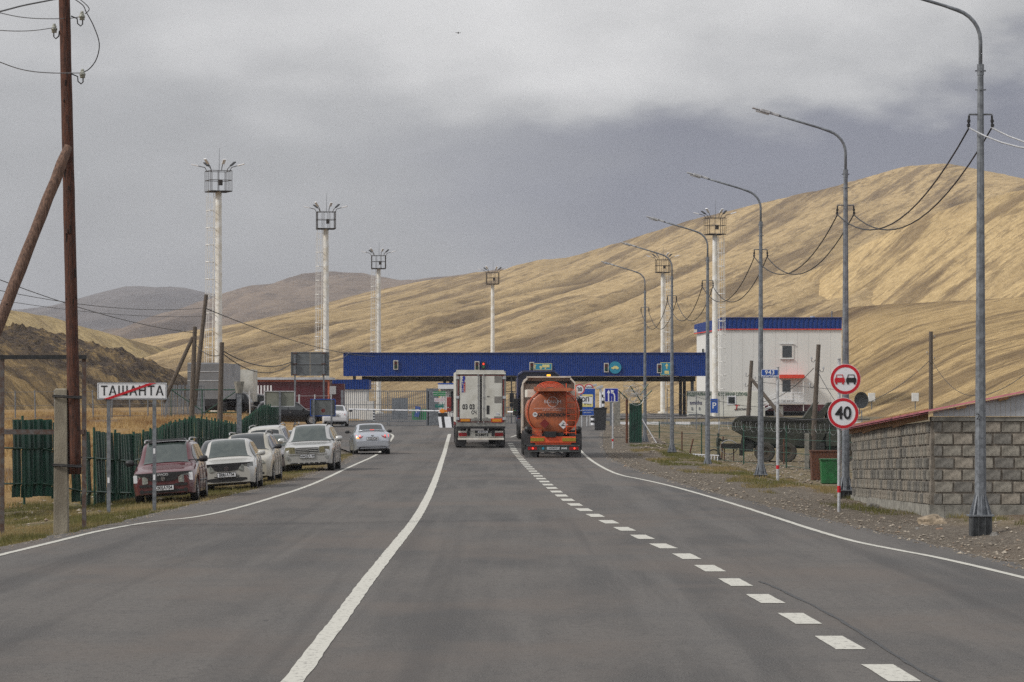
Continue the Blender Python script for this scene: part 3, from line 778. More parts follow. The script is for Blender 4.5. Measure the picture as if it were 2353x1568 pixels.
# ---- white hatchback estate
SC = dict(L=4.3, W=1.695, H=1.50, c=.2, w1=.83, w2=.85, wr=.30, top=[(0, .73), (.012, .765), (.05, .80), (.12, .85), (.2, .90), (.24, .93), (.36, 1.40), (.42, 1.475), (.55, 1.49), (.85, 1.46), (.93, 1.35), (.98, 1.0), (1, .8)],
          belt=[(0, .58), (.05, .66), (.12, .76), (.25, .86), (.5, .90), (.9, .95), (.97, .9), (1, .75)], side=[(.32, .52), (.535, .70), (.72, .88)], wind=(.245, .405), rear=(.92, .97), roofw=.70)
whitep = paint('white_car_paint', (.46, .455, .43), .25, .30)
car, strip, plate, secs, skin = build_car('parked_car', 'white estate with black bonnet guard parked right behind the dark red people carrier', SC, whitep, (-8.22, 102.4), PI+rad(1), 'cars parked on the verge')
hl = strip('headlight', lamp_lens, [(.36, .64, .585), (.46, .74, .555), (.62, .80, .56), (.76, .80, .60)], mirror=True, off=.02, zr=.66)
for h_, sg in zip(hl, (1, -1)):
    g = MB(); y = skin(.6, .66, False)+.012; g.cyl((sg*.60, y-.02, .665), (sg*.60, y+.016, .665), .06, n=14); g.build('lamp_bowl', rim_metal, h_)
strip('grille', black, [(-.40, .74, .70), (-.33, .74, .60), (-.2, .74, .575), (.2, .74, .575), (.33, .74, .60), (.40, .74, .70)], off=.014, zr=.62)
strip('bonnet_guard', black, [(-.70, .80, .775), (-.4, .80, .73), (0, .80, .715), (.4, .80, .73), (.70, .80, .775)], off=.02, zr=.62, th=.07)
g = MB(); g.ring(.045, .06, (0, 0), -.006, .006, 20); g.box((0, 0, .015), (.09, .012, .02)); g.box((0, 0, -.012), (.018, .012, .055)); g.build('badge', chrome, car, (0, skin(0, .62, False)+.03, .65))
strip('air_intake', black, [(-.58, .36, .31), (-.4, .38, .27), (.4, .38, .27), (.58, .36, .31)], off=.01)
strip('lower_slot', black, [(-.36, .425, .40), (.36, .425, .40)], off=.008)
plate('В081АТ04', .465)
# ---- cream estate behind it, with roof rails
SR = dict(SC); SR.update(L=4.5, W=1.72, H=1.62, rails=True, top=[(t_, z+.10 if t_ > .2 else z+.05) for t_, z in SC['top']], belt=[(t_, z+.08) for t_, z in SC['belt']], mirror_m=black, w1=.85, roofw=.72)
creamp = paint('cream_car_paint', (.40, .375, .31), .3, .35)
car, strip, plate, secs, skin = build_car('parked_car', 'tall cream estate with roof rails showing above the white estate', SR, creamp, (-8.25, 110.6), PI-rad(1), 'cars parked on the verge', glass=glass_dark)
strip('headlight', lamp_lens, [(.40, .68, .60), (.74, .78, .64)], mirror=True); strip('grille', black, [(-.35, .72, .60), (.35, .72, .60)]); plate('Р214ВО04', .5)
strip('fog_strip', black, [(-.6, .36, .3), (.6, .36, .3)], off=.01)
# ---- dark saloon on the far side
SS = dict(L=4.5, W=1.70, H=1.43, c=.19, w1=.85, w2=.95, wr=.30, top=[(0, .58), (.015, .66), (.05, .73), (.14, .82), (.24, .90), (.28, .93), (.40, 1.34), (.46, 1.41), (.6, 1.43), (.70, 1.37), (.82, 1.04), (.86, .98), (.96, .95), (.985, .88), (1, .7)],
          belt=[(0, .56), (.05, .64), (.12, .73), (.28, .85), (.6, .89), (.9, .90), (.97, .85), (1, .68)], side=[(.36, .54), (.555, .72), (.73, .79)], wind=(.285, .445), rear=(.69, .825), roofw=.66)
greyp = paint('dark_grey_car_paint', (.075, .078, .085), .3, .3)
car, strip, plate, secs, skin = build_car('parked_car', 'dark grey saloon half hidden at the fence side behind the white estate', SS, greyp, (-9.75, 117.5), PI-rad(3), 'cars parked on the verge', glass=glass_dark)
strip('headlight', lamp_lens, [(.40, .64, .56), (.74, .70, .58)], mirror=True); strip('grille', black, [(-.35, .66, .56), (.35, .66, .56)])
# ---- grey saloon turned side on
SG = dict(SS); silverg = paint('graphite_car_paint', (.16, .155, .165), .3, .35, (.13, .075, .06)); SG['mirror_m'] = black
car, strip, plate, secs, skin = build_car('parked_car', 'graphite saloon angled to the verge beside the silver off-roader', SG, silverg, (-8.95, 129.5), PI+rad(16), 'cars parked on the verge')
strip('headlight', lamp_lens, [(.40, .64, .56), (.74, .70, .58)], mirror=True); strip('grille', black, [(-.35, .66, .56), (.35, .66, .56)])
strip('tail_light', red_lens, [(.45, .86, .72), (.72, .84, .72)], mirror=True, rear=True)
# ---- white off-roader facing away
SW = dict(L=4.5, W=1.82, H=1.72, c=.25, w1=.85, w2=.85, wr=.35, top=[(0, .72), (.02, .85), (.06, .92), (.2, 1.02), (.25, 1.06), (.37, 1.58), (.43, 1.69), (.6, 1.72), (.9, 1.68), (.945, 1.58), (.975, 1.1), (1, .9)],
          belt=[(0, .70), (.05, .84), (.12, .94), (.25, 1.02), (.9, 1.08), (.97, 1.02), (1, .85)], side=[(.33, .53), (.545, .70), (.72, .88)], wind=(.25, .41), rear=(.935, .978), roofw=.72, rails=True)
car, strip, plate, secs, skin = build_car('parked_car', 'white off-roader facing away with a wide dark rear window and red light', SW, whitep, (-9.85, 143), rad(-2), 'cars parked on the verge', glass=glass_dark)
strip('tail_light', red_lens, [(.62, 1.06, .90), (.80, 1.04, .90)], mirror=True, rear=True, off=.03); plate('К190ТУ04', .8, rear=True); strip('bumper', whitep, [(-.8, .6, .42), (.8, .6, .42)], rear=True, off=.06)
strip('rear_glass', glass_dark, [(-.66, 1.5, 1.12), (-.55, 1.56, 1.12), (.55, 1.56, 1.12), (.66, 1.5, 1.12)], rear=True, off=.03)
car, strip, plate, secs, skin = build_car('parked_car', 'white saloon roof peeping out between the white off-roader and the silver one', dict(SS), whitep, (-9.2, 149.5), rad(180), 'cars parked on the verge', glass=glass_dark)
# ---- silver off-roader facing the camera
SH = dict(L=4.7, W=1.83, H=1.70, c=.27, w1=.88, w2=.95, wr=.36, tw=.24, top=[(0, .89), (.012, .93), (.04, .97), (.12, 1.01), (.2, 1.04), (.245, 1.07), (.36, 1.56), (.42, 1.675), (.55, 1.70), (.85, 1.67), (.93, 1.55), (.975, 1.1), (1, .9)],
          belt=[(0, .72), (.04, .86), (.12, .94), (.25, 1.02), (.9, 1.07), (.97, 1.0), (1, .85)], side=[(.32, .52), (.535, .70), (.72, .89)], wind=(.25, .405), rear=(.93, .975), roofw=.71, rails=True, rail_m=black, mir=(.13, .10, .07))
silver = paint('silver_car_paint', (.52, .52, .51), .30, .25, metal=.55)
car, strip, plate, secs, skin = build_car('parked_car', 'silver off-roader with roof rails and barred chrome grille facing the camera', SH, silver, (-7.25, 127.2), PI-rad(1.5), 'cars parked on the verge')
hl = strip('headlight', M('amber_headlamp_lens', (.22, .20, .12), .15, 0, .3, 22, spec=.9), [(.44, .90, .68), (.62, .915, .69), (.80, .90, .70)], mirror=True, off=.02, zr=.78)
gr = strip('grille', black, [(-.40, .87, .66), (.40, .87, .66)], zr=.74, off=.02)[0]
for z in (.70, .765, .83):
    g = MB(); g.box((0, skin(0, .74, False)+.032, z), (.78, .02, .026)); g.build('grille_bar', silver, gr)
g = MB(); g.ring(.04, .058, (0, 0), -.006, .006, 20); g.box((0, 0, .012), (.08, .012, .02)); g.box((0, 0, -.012), (.018, .012, .06)); g.build('badge', chrome, gr, (0, skin(0, .74, False)+.055, .765))
for sg in (1, -1):
    y = skin(.7, .52, False)+.01; g = MB(); g.cyl((sg*.71, y-.03, .52), (sg*.71, y+.02, .52), .068, n=16); fl = g.build('fog_lamp', rim_metal, car); g = MB(); g.cyl((sg*.71, y, .52), (sg*.71, y+.026, .52), .045, n=14); g.build('lens', lamp_lens, fl)
strip('bumper_lip', silver, [(-.84, .655, .63), (0, .665, .64), (.84, .655, .63)], off=.03)
for x0, x1 in ((-.66, -.45), (-.38, -.26), (-.2, -.08), (-.02, .1), (.16, .28), (.36, .62)): strip('air_slot', black, [(x0, .345, .305), (x1, .345, .305)], off=.012)
plate('М442ЕА199', .57)
for sg in (-1, 1):
    g = MB(); y0 = 2.35-.255*4.7; g.tube([(sg*.35, y0+.02, 1.09), (sg*.35-.30, y0-.05, 1.12), (sg*.35-.55, y0-.03, 1.11)], .012, 4); g.build('wiper', black, car)
# ---- silver saloon driving, seen from behind
SK = dict(L=4.53, W=1.775, H=1.46, c=.2, w1=.87, w2=1.01, wr=.315, tw=.22, top=[(0, .68), (.015, .71), (.05, .74), (.14, .84), (.24, .91), (.28, .94), (.40, 1.36), (.46, 1.44), (.58, 1.46), (.68, 1.41), (.80, 1.12), (.845, 1.055), (.95, 1.06), (.985, 1.03), (1, .82)],
          belt=[(0, .56), (.05, .66), (.12, .76), (.28, .88), (.6, .93), (.9, .99), (.97, .96), (1, .78)], side=[(.36, .54), (.555, .72), (.73, .78)], wind=(.285, .445), rear=(.665, .815), roofw=.70, mirror_m=black)
car, strip, plate, secs, skin = build_car('driving_car', 'silver saloon seen from behind on the left lane with brake lights on', SK, paint('bright_silver_car_paint', (.50, .53, .58), .28, .2, metal=.6), (-6.75, 165.3), rad(6))
for nm_, mt_, pp in (('tail_light', red_lens, [(.42, .90, .84), (.55, .94, .80), (.80, .95, .78)]),):
    tl = strip(nm_, mt_, pp, mirror=True, rear=True, off=.03)
strip('lit_brake_lamp', red_lit, [(.56, .93, .83), (.76, .94, .82)], mirror=True, rear=True, off=.036, th=.02)
strip('lit_indicator', amber_lit, [(-.76, .84, .775), (-.62, .84, .775)], rear=True, off=.04, th=.02)
strip('boot_panel', paint('bright_silver_car_paint', (0, 0, 0)), [(-.46, .92, .66), (.46, .92, .66)], rear=True, off=.006, th=.02)
strip('boot_chrome', chrome, [(-.40, .915, .885), (.40, .915, .885)], rear=True, off=.016)
strip('bumper', paint('bright_silver_car_paint', (0, 0, 0)), [(-.82, .62, .40), (-.5, .66, .38), (.5, .66, .38), (.82, .62, .40)], rear=True, off=.05)
strip('diffuser', black, [(-.66, .33, .24), (-.55, .42, .24), (.55, .42, .24), (.66, .33, .24)], rear=True, off=.058)
plate('Х325АС04', .765, rear=True)
g = MB(); pts = [(-.62, -1.95, 1.07), (-.60, -1.98, 1.14), (-.3, -2.02, 1.165), (0, -2.03, 1.17), (.3, -2.02, 1.165), (.60, -1.98, 1.14), (.62, -1.95, 1.07)]
g.tube(pts, .02, 6); g.build('rear_spoiler', paint('bright_silver_car_paint', (0, 0, 0)), car, smooth=True)
g = MB(); g.box((0, -2.04, 1.172), (.2, .03, .022)); g.build('high_brake_light', red_lit, car)
# ---- white saloon by the gate
SN = dict(SK); SN.update(H=1.50, W=1.8); SN['mirror_m'] = black
car, strip, plate, secs, skin = build_car('parked_car', 'white saloon waiting near the steel gate behind the blue edged sign', SN, paint('clean_white_paint', (.62, .62, .64), .25, .12), (px(771, 237), 237), rad(2))
strip('tail_light', red_lens, [(.50, .92, .84), (.84, 1.02, .76)], mirror=True, rear=True, off=.03); strip('tail_lens_centre', sign_white, [(.62, .93, .88), (.78, .95, .88)], mirror=True, rear=True, off=.036)
strip('bumper', paint('clean_white_paint', (0, 0, 0)), [(-.84, .64, .42), (.84, .64, .42)], rear=True, off=.05); strip('diffuser', black, [(-.8, .36, .25), (.8, .36, .25)], rear=True, off=.055); plate('О204ВН04', .78, rear=True)
strip('rear_chrome', chrome, [(-.4, .93, .90), (.4, .93, .90)], rear=True, off=.02)
# ---- two black off-roaders parked side on
blackp = paint('black_car_paint', (.004, .004, .006), .25, .05, coat=.15, spec=.3)
SB = dict(SH); SB.update(L=4.9, H=1.78, handle_m=chrome, rail_m=chrome, wr=.38)
build_car('parked_car', 'black off-roader side on behind the green fence, chrome door handles', SB, blackp, (px(664, 248), 248), rad(-82), 'black off-roaders', glass=glass_dark)
build_car('parked_car', 'black off-roader side on at the foot of the tallest light tower', SB, blackp, (px(510, 279), 279), rad(84), 'black off-roaders', glass=glass_dark)
build_car('parked_car', 'dark estate behind the wire fence, right of the black off-roader', dict(SW), paint('navy_car_paint', (.008, .009, .014), .25, .08, coat=.2, spec=.3), (px(592, 286), 286), rad(60), 'black off-roaders', glass=glass_dark)

# ================================================================ lorries
def wheel_mesh(R, w, tread=0):
    g = MB(); n_ = 28; prof = [(-.5, .55), (-.5, .86), (-.40, .985), (0, 1), (.40, .985), (.5, .86), (.5, .55), (.35, .5), (.3, .2), (.42, .15), (.42, 0)]
    vs = []; fs = []
    for i in range(n_):
        a = 2*PI*i/n_
        for x, r_ in prof:
            rr = R*r_*(1+(tread if (i % 2 and r_ > .9) else 0)); vs.append((x*w, rr*math.cos(a), rr*math.sin(a)))
    q = len(prof)
    mi = []
    for i in range(n_):
        for j in range(q-1):
            fs.append((i*q+j, i*q+j+1, ((i+1) % n_)*q+j+1, ((i+1) % n_)*q+j)); g.cm = 0
    g.add(vs, fs); g.m = [0 if (k % (q-1)) < 6 else 1 for k in range(len(fs))]
    return g
lw = wheel_mesh(.5, .3).mesh('lorry_wheel', [rubber, dark_steel])
def wheels(root, ys_, half, R=.5, twin=True, nm='wheel'):
    for y in ys_:
        for sg in (1, -1):
            for k in ((0, 1) if twin else (0,)):
                o = link(nm, lw, root, (sg*(half-.16-k*.33), y, R), (0, 0, 0 if sg > 0 else PI)); o.scale = (1, R/.5, R/.5)
def tractor(root, y0, cabm, H=3.6, W=2.5, roof=None, back=True, mirror=black):
    """tractor unit; y0 is the back of the cab, chassis runs behind it"""
    g = MB(); R = Matrix.Identity(3)
    z0 = .95; d = 2.2
    prof = [(-W/2, z0), (-W/2, H-.5), (-W/2+.12, H-.12), (-W/2+.3, H), (W/2-.3, H), (W/2-.12, H-.12), (W/2, H-.5), (W/2, z0)]
    g.plate(prof, y0, y0+d); cb = g.build('cab', cabm, root, bevel=.04)
    if back:
        for k in range(5):
            x = -W/2+.35+k*(W-.7)/4
            g = MB(); g.box((x, y0-.02, 2.0), (.14, .05, 1.7)); g.build('cab_rib', dark_steel, cb)
        for sg in (-1, 1):
            g = MB(); g.plate([(sg*(W/2-.02), z0+.3), (sg*(W/2-.02), H-.2), (sg*(W/2-.32), H-.02), (sg*(W/2-.36), H-.08), (sg*(W/2-.07), H-.26), (sg*(W/2-.07), z0+.3)], y0-.75, y0); g.build('side_fairing', cabm, cb)
        g = MB(); g.plate([(-W/2+.3, H-.05), (-W/2+.3, H+.05), (W/2-.3, H+.05), (W/2-.3, H-.05)], y0-.55, y0+.3); g.build('roof_fairing', cabm, cb)
    for sg in (-1, 1):
        g = MB(); g.tube([(sg*W/2, y0+1.9, 2.5), (sg*(W/2+.22), y0+2.0, 2.75), (sg*(W/2+.22), y0+2.0, 1.75), (sg*W/2, y0+1.9, 1.8)], .025, 5)
        mi = g.build('mirror_arm', black, root); g = MB(); g.box((sg*(W/2+.25), y0+2.02, 2.35), (.26, .14, .55)); g.box((sg*(W/2+.25), y0+2.02, 1.93), (.26, .14, .22)); g.build('mirror', mirror, mi, bevel=.03)
        g = MB(); g.box((sg*(W/2+.004), y0+1.35, 2.25), (.012, .9, .7)); g.build('cab_window', glass_dark, cb)
    g = MB()
    for sg in (-1, 1): g.box((sg*.45, y0-1.6, .85), (.10, 5.4, .25))
    g.box((0, y0-2.3, 1.15), (.9, .9, .12)); g.build('chassis', dark_steel, root)
    wheels(root, [y0+1.2], W/2, .5, False); wheels(root, [y0-2.4], W/2, .5, True)
    for sg in (-1, 1):
        g = MB(); pts = []
        for a in range(0, 181, 20): pts.append((y0-2.4+.62*math.cos(rad(a)), .52+.6*math.sin(rad(a))))
        vs = []; 
        for (yy, z_) in pts:
            for x in (sg*(W/2-.62), sg*(W/2+.02)):
                vs += [(x, yy, z_)]
        vs2 = [(x, y, z+.03) for x, y, z in vs]
        nn = len(pts); fs = [(2*i, 2*i+1, 2*i+3, 2*i+2) for i in range(nn-1)] + [(2*nn+2*i, 2*nn+2*i+2, 2*nn+2*i+3, 2*nn+2*i+1) for i in range(nn-1)] + [(2*i+1, 2*nn+2*i+1, 2*nn+2*i+3, 2*i+3) for i in range(nn-1)]
        g.add(vs+vs2, fs); g.build('mudguard', black, root)
# ---- box trailer lorry
TY = 178.0; tx = px(1105, TY)
lor = thing('box_lorry', 'white refrigerated box lorry seen from behind with closed rear doors', 'lorry', (tx, TY, road_z(TY)), rad(1.6))
W = 2.55; boxw = M('trailer_white_panel', (.60, .595, .55), .5, 0, .07, 1.6, col2=(.48, .465, .41))
redf = M('dull_red_frame', (.19, .022, .02), .5, 0, .15, 6)
g = MB(); g.box((0, 6.75, 2.62), (W-.06, 13.4, 2.62)); g.build('box', boxw, lor)
fr = MB(); trimg = M('trailer_frame_grey', (.26, .255, .235), .55, .2, .15, 5)
fr.box((-W/2+.045, 0, 2.5), (.09, .14, 2.86)); fr.box((W/2-.045, 0, 2.5), (.09, .14, 2.86)); fr.box((0, 0, 1.2), (W, .16, .24)); fo = fr.build('rear_frame', trimg, lor, bevel=.008)
g = MB(); g.plate([(-W/2, 3.80), (-W/2+.02, 4.0), (W/2-.12, 3.985), (W/2, 3.80)], -.10, .1); g.plate([(-W/2, 3.78), (-W/2, 3.80), (W/2, 3.80), (W/2, 3.78)], -.12, .1); g.build('header', boxw, lor)
g = MB()
for sg in (-1, 1): g.box((sg*(W/2-.115), -.05, 2.53), (.05, .06, 2.42))
g.box((0, -.05, 3.72), (W-.22, .05, .045)); g.box((0, -.05, 1.345), (W-.22, .05, .05)); g.build('door_surround', redf, lor)
for sg in (-1, 1):
    g = MB(); g.box((sg*.56, -.07, 2.53), (1.02, .05, 2.32)); dr = g.build('rear_door', boxw, lor, bevel=.006)
    for x in ((-.13, -.115) if False else (sg*.14,)):
        g = MB(); g.cyl((x, -.115, 1.25), (x, -.115, 3.78), .018, n=6)
        for z in (1.3, 2.05, 2.6, 3.2, 3.74): g.box((x, -.11, z), (.07, .05, .07))
        g.build('lock_bar', rim_metal, dr)
    for z in (1.52, 2.6, 3.6):
        g = MB(); g.box((sg*(W/2-.08), -.09, z), (.17, .05, .14)); g.build('hinge', galv_light, dr)
    if sg > 0:
        for z in (3.52, 2.48): g = MB(); g.box((sg*.87, -.10, z), (.36, .012, .33)); g.build('grey_patch', M('grey_tape', (.20, .19, .175), .6, 0, .1, 6), dr)
        g = MB(); g.box((.36, -.10, 1.96), (.14, .02, .44)); g.build('vent_slot', black, dr)
        g = MB(); g.box((.37, -.10, 2.64), (.13, .02, .035)); g.build('small_latch', black, dr)
        g = MB(); g.box((.86, -.10, 1.575), (.38, .012, .10)); g.build('grey_patch', MATS['grey_tape'], dr)
        g = MB(); g.box((.80, -.10, 1.42), (.58, .014, .2)); q = g.build('reflector_plate', orange_red, dr); g = MB(); g.box((.80, -.11, 1.42), (.48, .014, .13)); g.build('reflector', amber, q)
        g = MB(); vs = [(.20*math.cos(a*PI/12)*.5+.86, .12*math.sin(a*PI/12)*.62+1.74) for a in range(24)]; g.plate(vs, -.104, -.097); q = g.build('country_sticker', sign_white, dr); text('MGL', .09, q, (.86, -.107, 1.742), sign_black)
    else:
        g = MB(); g.box((-.80, -.10, 1.43), (.56, .014, .17)); q = g.build('reflector_plate', redf, dr); g = MB(); g.box((-.80, -.11, 1.43), (.48, .014, .12)); g.build('reflector', amber, q)
        text('03 03', .36, dr, (-.63, -.10, 2.10), sign_black, 'fleet_number', sx=.78, bold=.012); text('СЧ', .25, dr, (-.36, -.10, 1.82), sign_black, 'fleet_number', sx=.78, bold=.008)
        rv = Matrix.Rotation(rad(-90), 4, 'Y') @ Matrix.Rotation(rad(90), 4, 'X')
        text('SCHMITZ', .13, dr, (-.93, -.10, 3.12), sign_navy, 'brand_lettering', rot=rv, bold=.006); text('CARGOBULL', .105, dr, (-.83, -.10, 3.12), sign_red, 'brand_lettering', rot=rv, bold=.004, sx=.9)
        g = MB(); e = [(0, 0), (.05, .10), (.02, .16), (.06, .22), (.13, .23), (.17, .15), (.16, .05), (.12, -.02), (.14, -.12), (.09, -.16), (.07, -.05)]
        g.plate([(-.97+x, 3.46+z) for x, z in e], -.104, -.097); g.build('animal_emblem', sign_navy, dr)
g = MB(); g.box((0, -.085, 2.5), (.055, .05, 2.36)); g.build('door_seal', black, lor)
g = MB()
for x in (-.28, .28): g.box((x, -.13, 1.47), (.42, .05, .10)); g.box((x, -.12, 1.55), (.12, .05, .06))
g.build('door_latch', trimg, lor)
g = MB(); g.box((0, -.05, 1.06), (2.48, .3, .12)); g.build('rubber_buffer', black, lor, bevel=.02)
g = MB(); g.box((0, .1, .72), (2.3, .06, .34)); bb = g.build('light_board', boxw, lor)
g = MB(); g.box((0, .0, .48), (2.36, .1, .10)); g.build('underrun_bar', cream_paint, lor)
for sg in (-1, 1):
    g = MB(); g.box((sg*.93, .04, .70), (.42, .06, .17)); g.build('tail_light', red_lens, bb); g = MB(); g.box((sg*.93, .045, .84), (.40, .05, .08)); g.build('light_bracket', cream_paint, bb)
    g = MB(); g.box((sg*.62, .05, .78), (.14, .1, .3)); g.build('buffer_stop', black, bb)
    g = MB(); g.box((sg*1.0, .55, .35), (.46, .03, .5)); g.build('mud_flap', black, lor)
g = MB(); g.box((.1, .05, .84), (.80, .04, .13)); g.build('plate_holder', black, bb); g = MB(); g.box((.1, .02, .84), (.52, .02, .11)); q = g.build('number_plate', sign_white, bb); text('0303 СЧ', .11, q, (.1, .005, .84), sign_black, sx=.85)
text('SCHMITZ', .155, bb, (.06, .065, .665), sign_black, 'brand_lettering', bold=.008, sx=1.05)
g = MB(); g.box((0, 6.7, 1.15), (.9, 12.8, .3)); g.build('chassis', dark_steel, lor)
wheels(lor, [1.6, 2.9, 4.2], W/2, .5, False)
redcab = paint('red_cab_paint', (.25, .012, .015), .35, .3)
tractor(lor, 11.6+.2, redcab, 3.5, 2.48, mirror=redcab, back=False)
# ---- orange tanker with its tractor
KY = 154.0; kx_ = px(1271, KY)
tk = thing('tanker_lorry', 'orange tanker semitrailer with hose coil and ladder on its round rear end', 'lorry', (kx_, KY, road_z(KY)), rad(.6))
orp = M('orange_tank_paint', (.47, .135, .052), .42, 0, .16, 2.2, coat=.2, col2=(.29, .085, .038))
orb = M('bright_orange_steel', (.82, .11, .03), .5, 0, .1, 6)
g = MB(); nseg = 40; vs = []; fs = []
prof = [(-.02, .05), (.0, .55), (.04, .86), (.10, .97), (.2, 1), (.35, 1.0), (.36, 1.02), (.44, 1.02), (.45, 1.0), (4.0, 1), (8.6, 1), (8.75, .95), (8.8, .5)]
RX, RZ, ZC = 1.14, 1.0, 2.02
for y, r_ in prof:
    for i in range(nseg):
        a = 2*PI*i/nseg; ca, sa = math.cos(a), math.sin(a)
        vs.append((RX*r_*math.copysign(abs(ca)**.92, ca), y, ZC+RZ*r_*math.copysign(abs(sa)**.92, sa)))
q = len(prof)
fs = [(i*nseg+j, i*nseg+(j+1) % nseg, (i+1)*nseg+(j+1) % nseg, (i+1)*nseg+j) for i in range(q-1) for j in range(nseg)] + [tuple(range(nseg)), tuple(range(q*nseg-1, (q-1)*nseg-1, -1))]
g.add(vs, fs); g.build('tank', orp, tk, smooth=True)
g = MB(); vs = []; fs = []
for i in range(nseg):
    a = 2*PI*i/nseg; ca, sa = math.cos(a), math.sin(a)
    for r_, y in ((1.0, .06), (1.03, .04), (1.03, .13)): vs.append((RX*r_*math.copysign(abs(ca)**.92, ca), y, ZC+RZ*r_*math.copysign(abs(sa)**.92, sa)))
fs = [(3*i+k, 3*i+k+1, 3*((i+1) % nseg)+k+1, 3*((i+1) % nseg)+k) for i in range(nseg) for k in range(2)]
g.add(vs, fs); g.build('tank_rim', orb, tk, smooth=True)
for k in range(5):
    g = MB(); pts = [(-.12+k*.0+(.34+k*.075)*math.cos(rad(a)), .25+.05*k, 3.0+(.14+.055*k)*1.0*math.sin(rad(a))) for a in range(0, 181, 15)]
    g.tube(pts, .017, 6); g.build('hose_coil', orb, tk, smooth=True)
g = MB(); g.box((.0, .45, 3.02), (1.7, .5, .10)); g.box((0, .5, 3.0), (1.35, 8, .14)); g.build('top_box', orp, tk)
g = MB(); g.plate([(-.85, 3.14), (-.55, 3.12), (-.52, 2.9), (-.72, 2.86)], .1, .9); g.build('walkway_bracket', orp, tk)
g = MB(); g.box((-.95, 4.6, 2.85), (.36, 7.8, .34)); g.box((.95, 4.6, 2.85), (.36, 7.8, .34)); g.build('side_walkway', cream_paint, tk)
la = MB()
for x in (.58, 1.0): la.tube([(x, -.10, 1.02), (x, -.10, 3.28 if x < .8 else 3.2), (x, .35, 3.2)], .018, 5)
for k in range(8): la.box((.79, -.10, 1.1+k*.27), (.42, .03, .03))
la.build('ladder', orb, tk)
text('BONUM', .2, tk, (-.02, -.035, 2.47), sign_white, 'maker_lettering', sx=1.05); g = MB(); g.ring(.215, .235, (-.02, 2.46), -.034, -.028, 40); g.build('maker_ring', sign_white, tk)
text('РОССИЙСКОЕ ПРОИЗВОДСТВО ПОЛУПРИЦЕПОВ ЦИСТЕРН', .055, tk, (-.05, -.035, 2.17), sign_white, 'small_lettering'); text('8 (800) 550 01 61   www.bonum.com', .055, tk, (-.05, -.035, 2.10), sign_white, 'small_lettering')
text('ОГНЕОПАСНО', .205, tk, (.03, -.037, 1.885), sign_black, 'warning_lettering', sx=.98, bold=.009)
g = MB(); g.ring(0.001, .105, (-.80, 1.905), -.045, -.02, 24); q = g.build('speed_sticker', sign_white, tk); text('90', .12, q, (-.80, -.049, 1.905), sign_black)
def diamond(cx, cz, r, mat, nm): g = MB(); g.plate([(cx, cz-r), (cx+r, cz), (cx, cz+r), (cx-r, cz)], -.05, -.03); return g.build(nm, mat, tk)
diamond(-.38, 1.50, .21, M('dark_red_placard', (.20, .015, .012), .5, 0, .1, 5), 'hazard_placard'); q = diamond(.45, 1.46, .20, sign_white, 'hazard_placard')
g = MB(); g.box((.45, -.054, 1.41), (.2, .006, .03)); g.box((.44, -.054, 1.49), (.02, .006, .14)); g.box((.47, -.054, 1.52), (.10, .006, .02)); g.box((.42, -.054, 1.455), (.10, .006, .02)); g.build('tree_symbol', sign_black, q)
g = MB(); g.box((-.72, -.02, 1.13), (.42, .02, .30)); q = g.build('number_panel', orp, tk); text('33', .16, q, (-.72, -.034, 1.20), orb); text('1203', .15, q, (-.72, -.034, 1.06), orb)
g = MB()
for z_ in (.98, 1.13, 1.28): g.box((-.72, -.035, z_), (.42, .012, .014))
g.build('panel_frame', orb, q)
g = MB(); g.plate([(-.40, 1.16), (.16, 1.16), (.12, .90), (-.36, .90)], -.25, -.02); g.build('tool_box', black, tk, bevel=.015)
g = MB(); g.box((0, -.12, .80), (2.0, .08, .27)); sb = g.build('signal_beam', orb, tk)
for sg in (-1, 1):
    g = MB(); g.box((sg*.70, -.17, .80), (.60, .02, .15)); g.build('reflector', M('yellow_reflector', (.36, .26, .02), .4, 0, .2, 40), sb)
g = MB(); g.box((0, -.05, .62), (1.6, .06, .12)); g.build('lower_beam', orb, tk)
g = MB(); g.box((0, -.10, .41), (2.36, .10, .26)); g.box((0, -.16, .545), (2.36, .06, .05)); g.box((0, -.16, .275), (2.36, .06, .04)); lb = g.build('light_board', M('grey_green_bumper', (.09, .10, .098), .5, .3, .15, 6), tk)
for sg in (-1, 1):
    g = MB(); g.box((sg*.92, -.17, .41), (.40, .04, .14)); tl = g.build('tail_light', red_lens, lb); g = MB(); g.cyl((sg*.92+.02, -.19, .41), (sg*.92+.02, -.205, .41), .045, n=12); g.build('lit_lamp', red_lit, tl)
g = MB(); g.box((.0, -.17, .41), (.56, .03, .13)); q = g.build('number_plate', galv_light, lb); text('АР3265 03', .10, q, (0, -.187, .41), sign_black, sx=.8)
text('XAG', .12, lb, (.48, -.165, .41), sign_white, 'bumper_lettering', bold=.005)
g = MB(); g.cyl((-.45, -.15, .41), (-.45, -.17, .41), .06, n=12); g.build('round_sticker', sign_teal, lb)
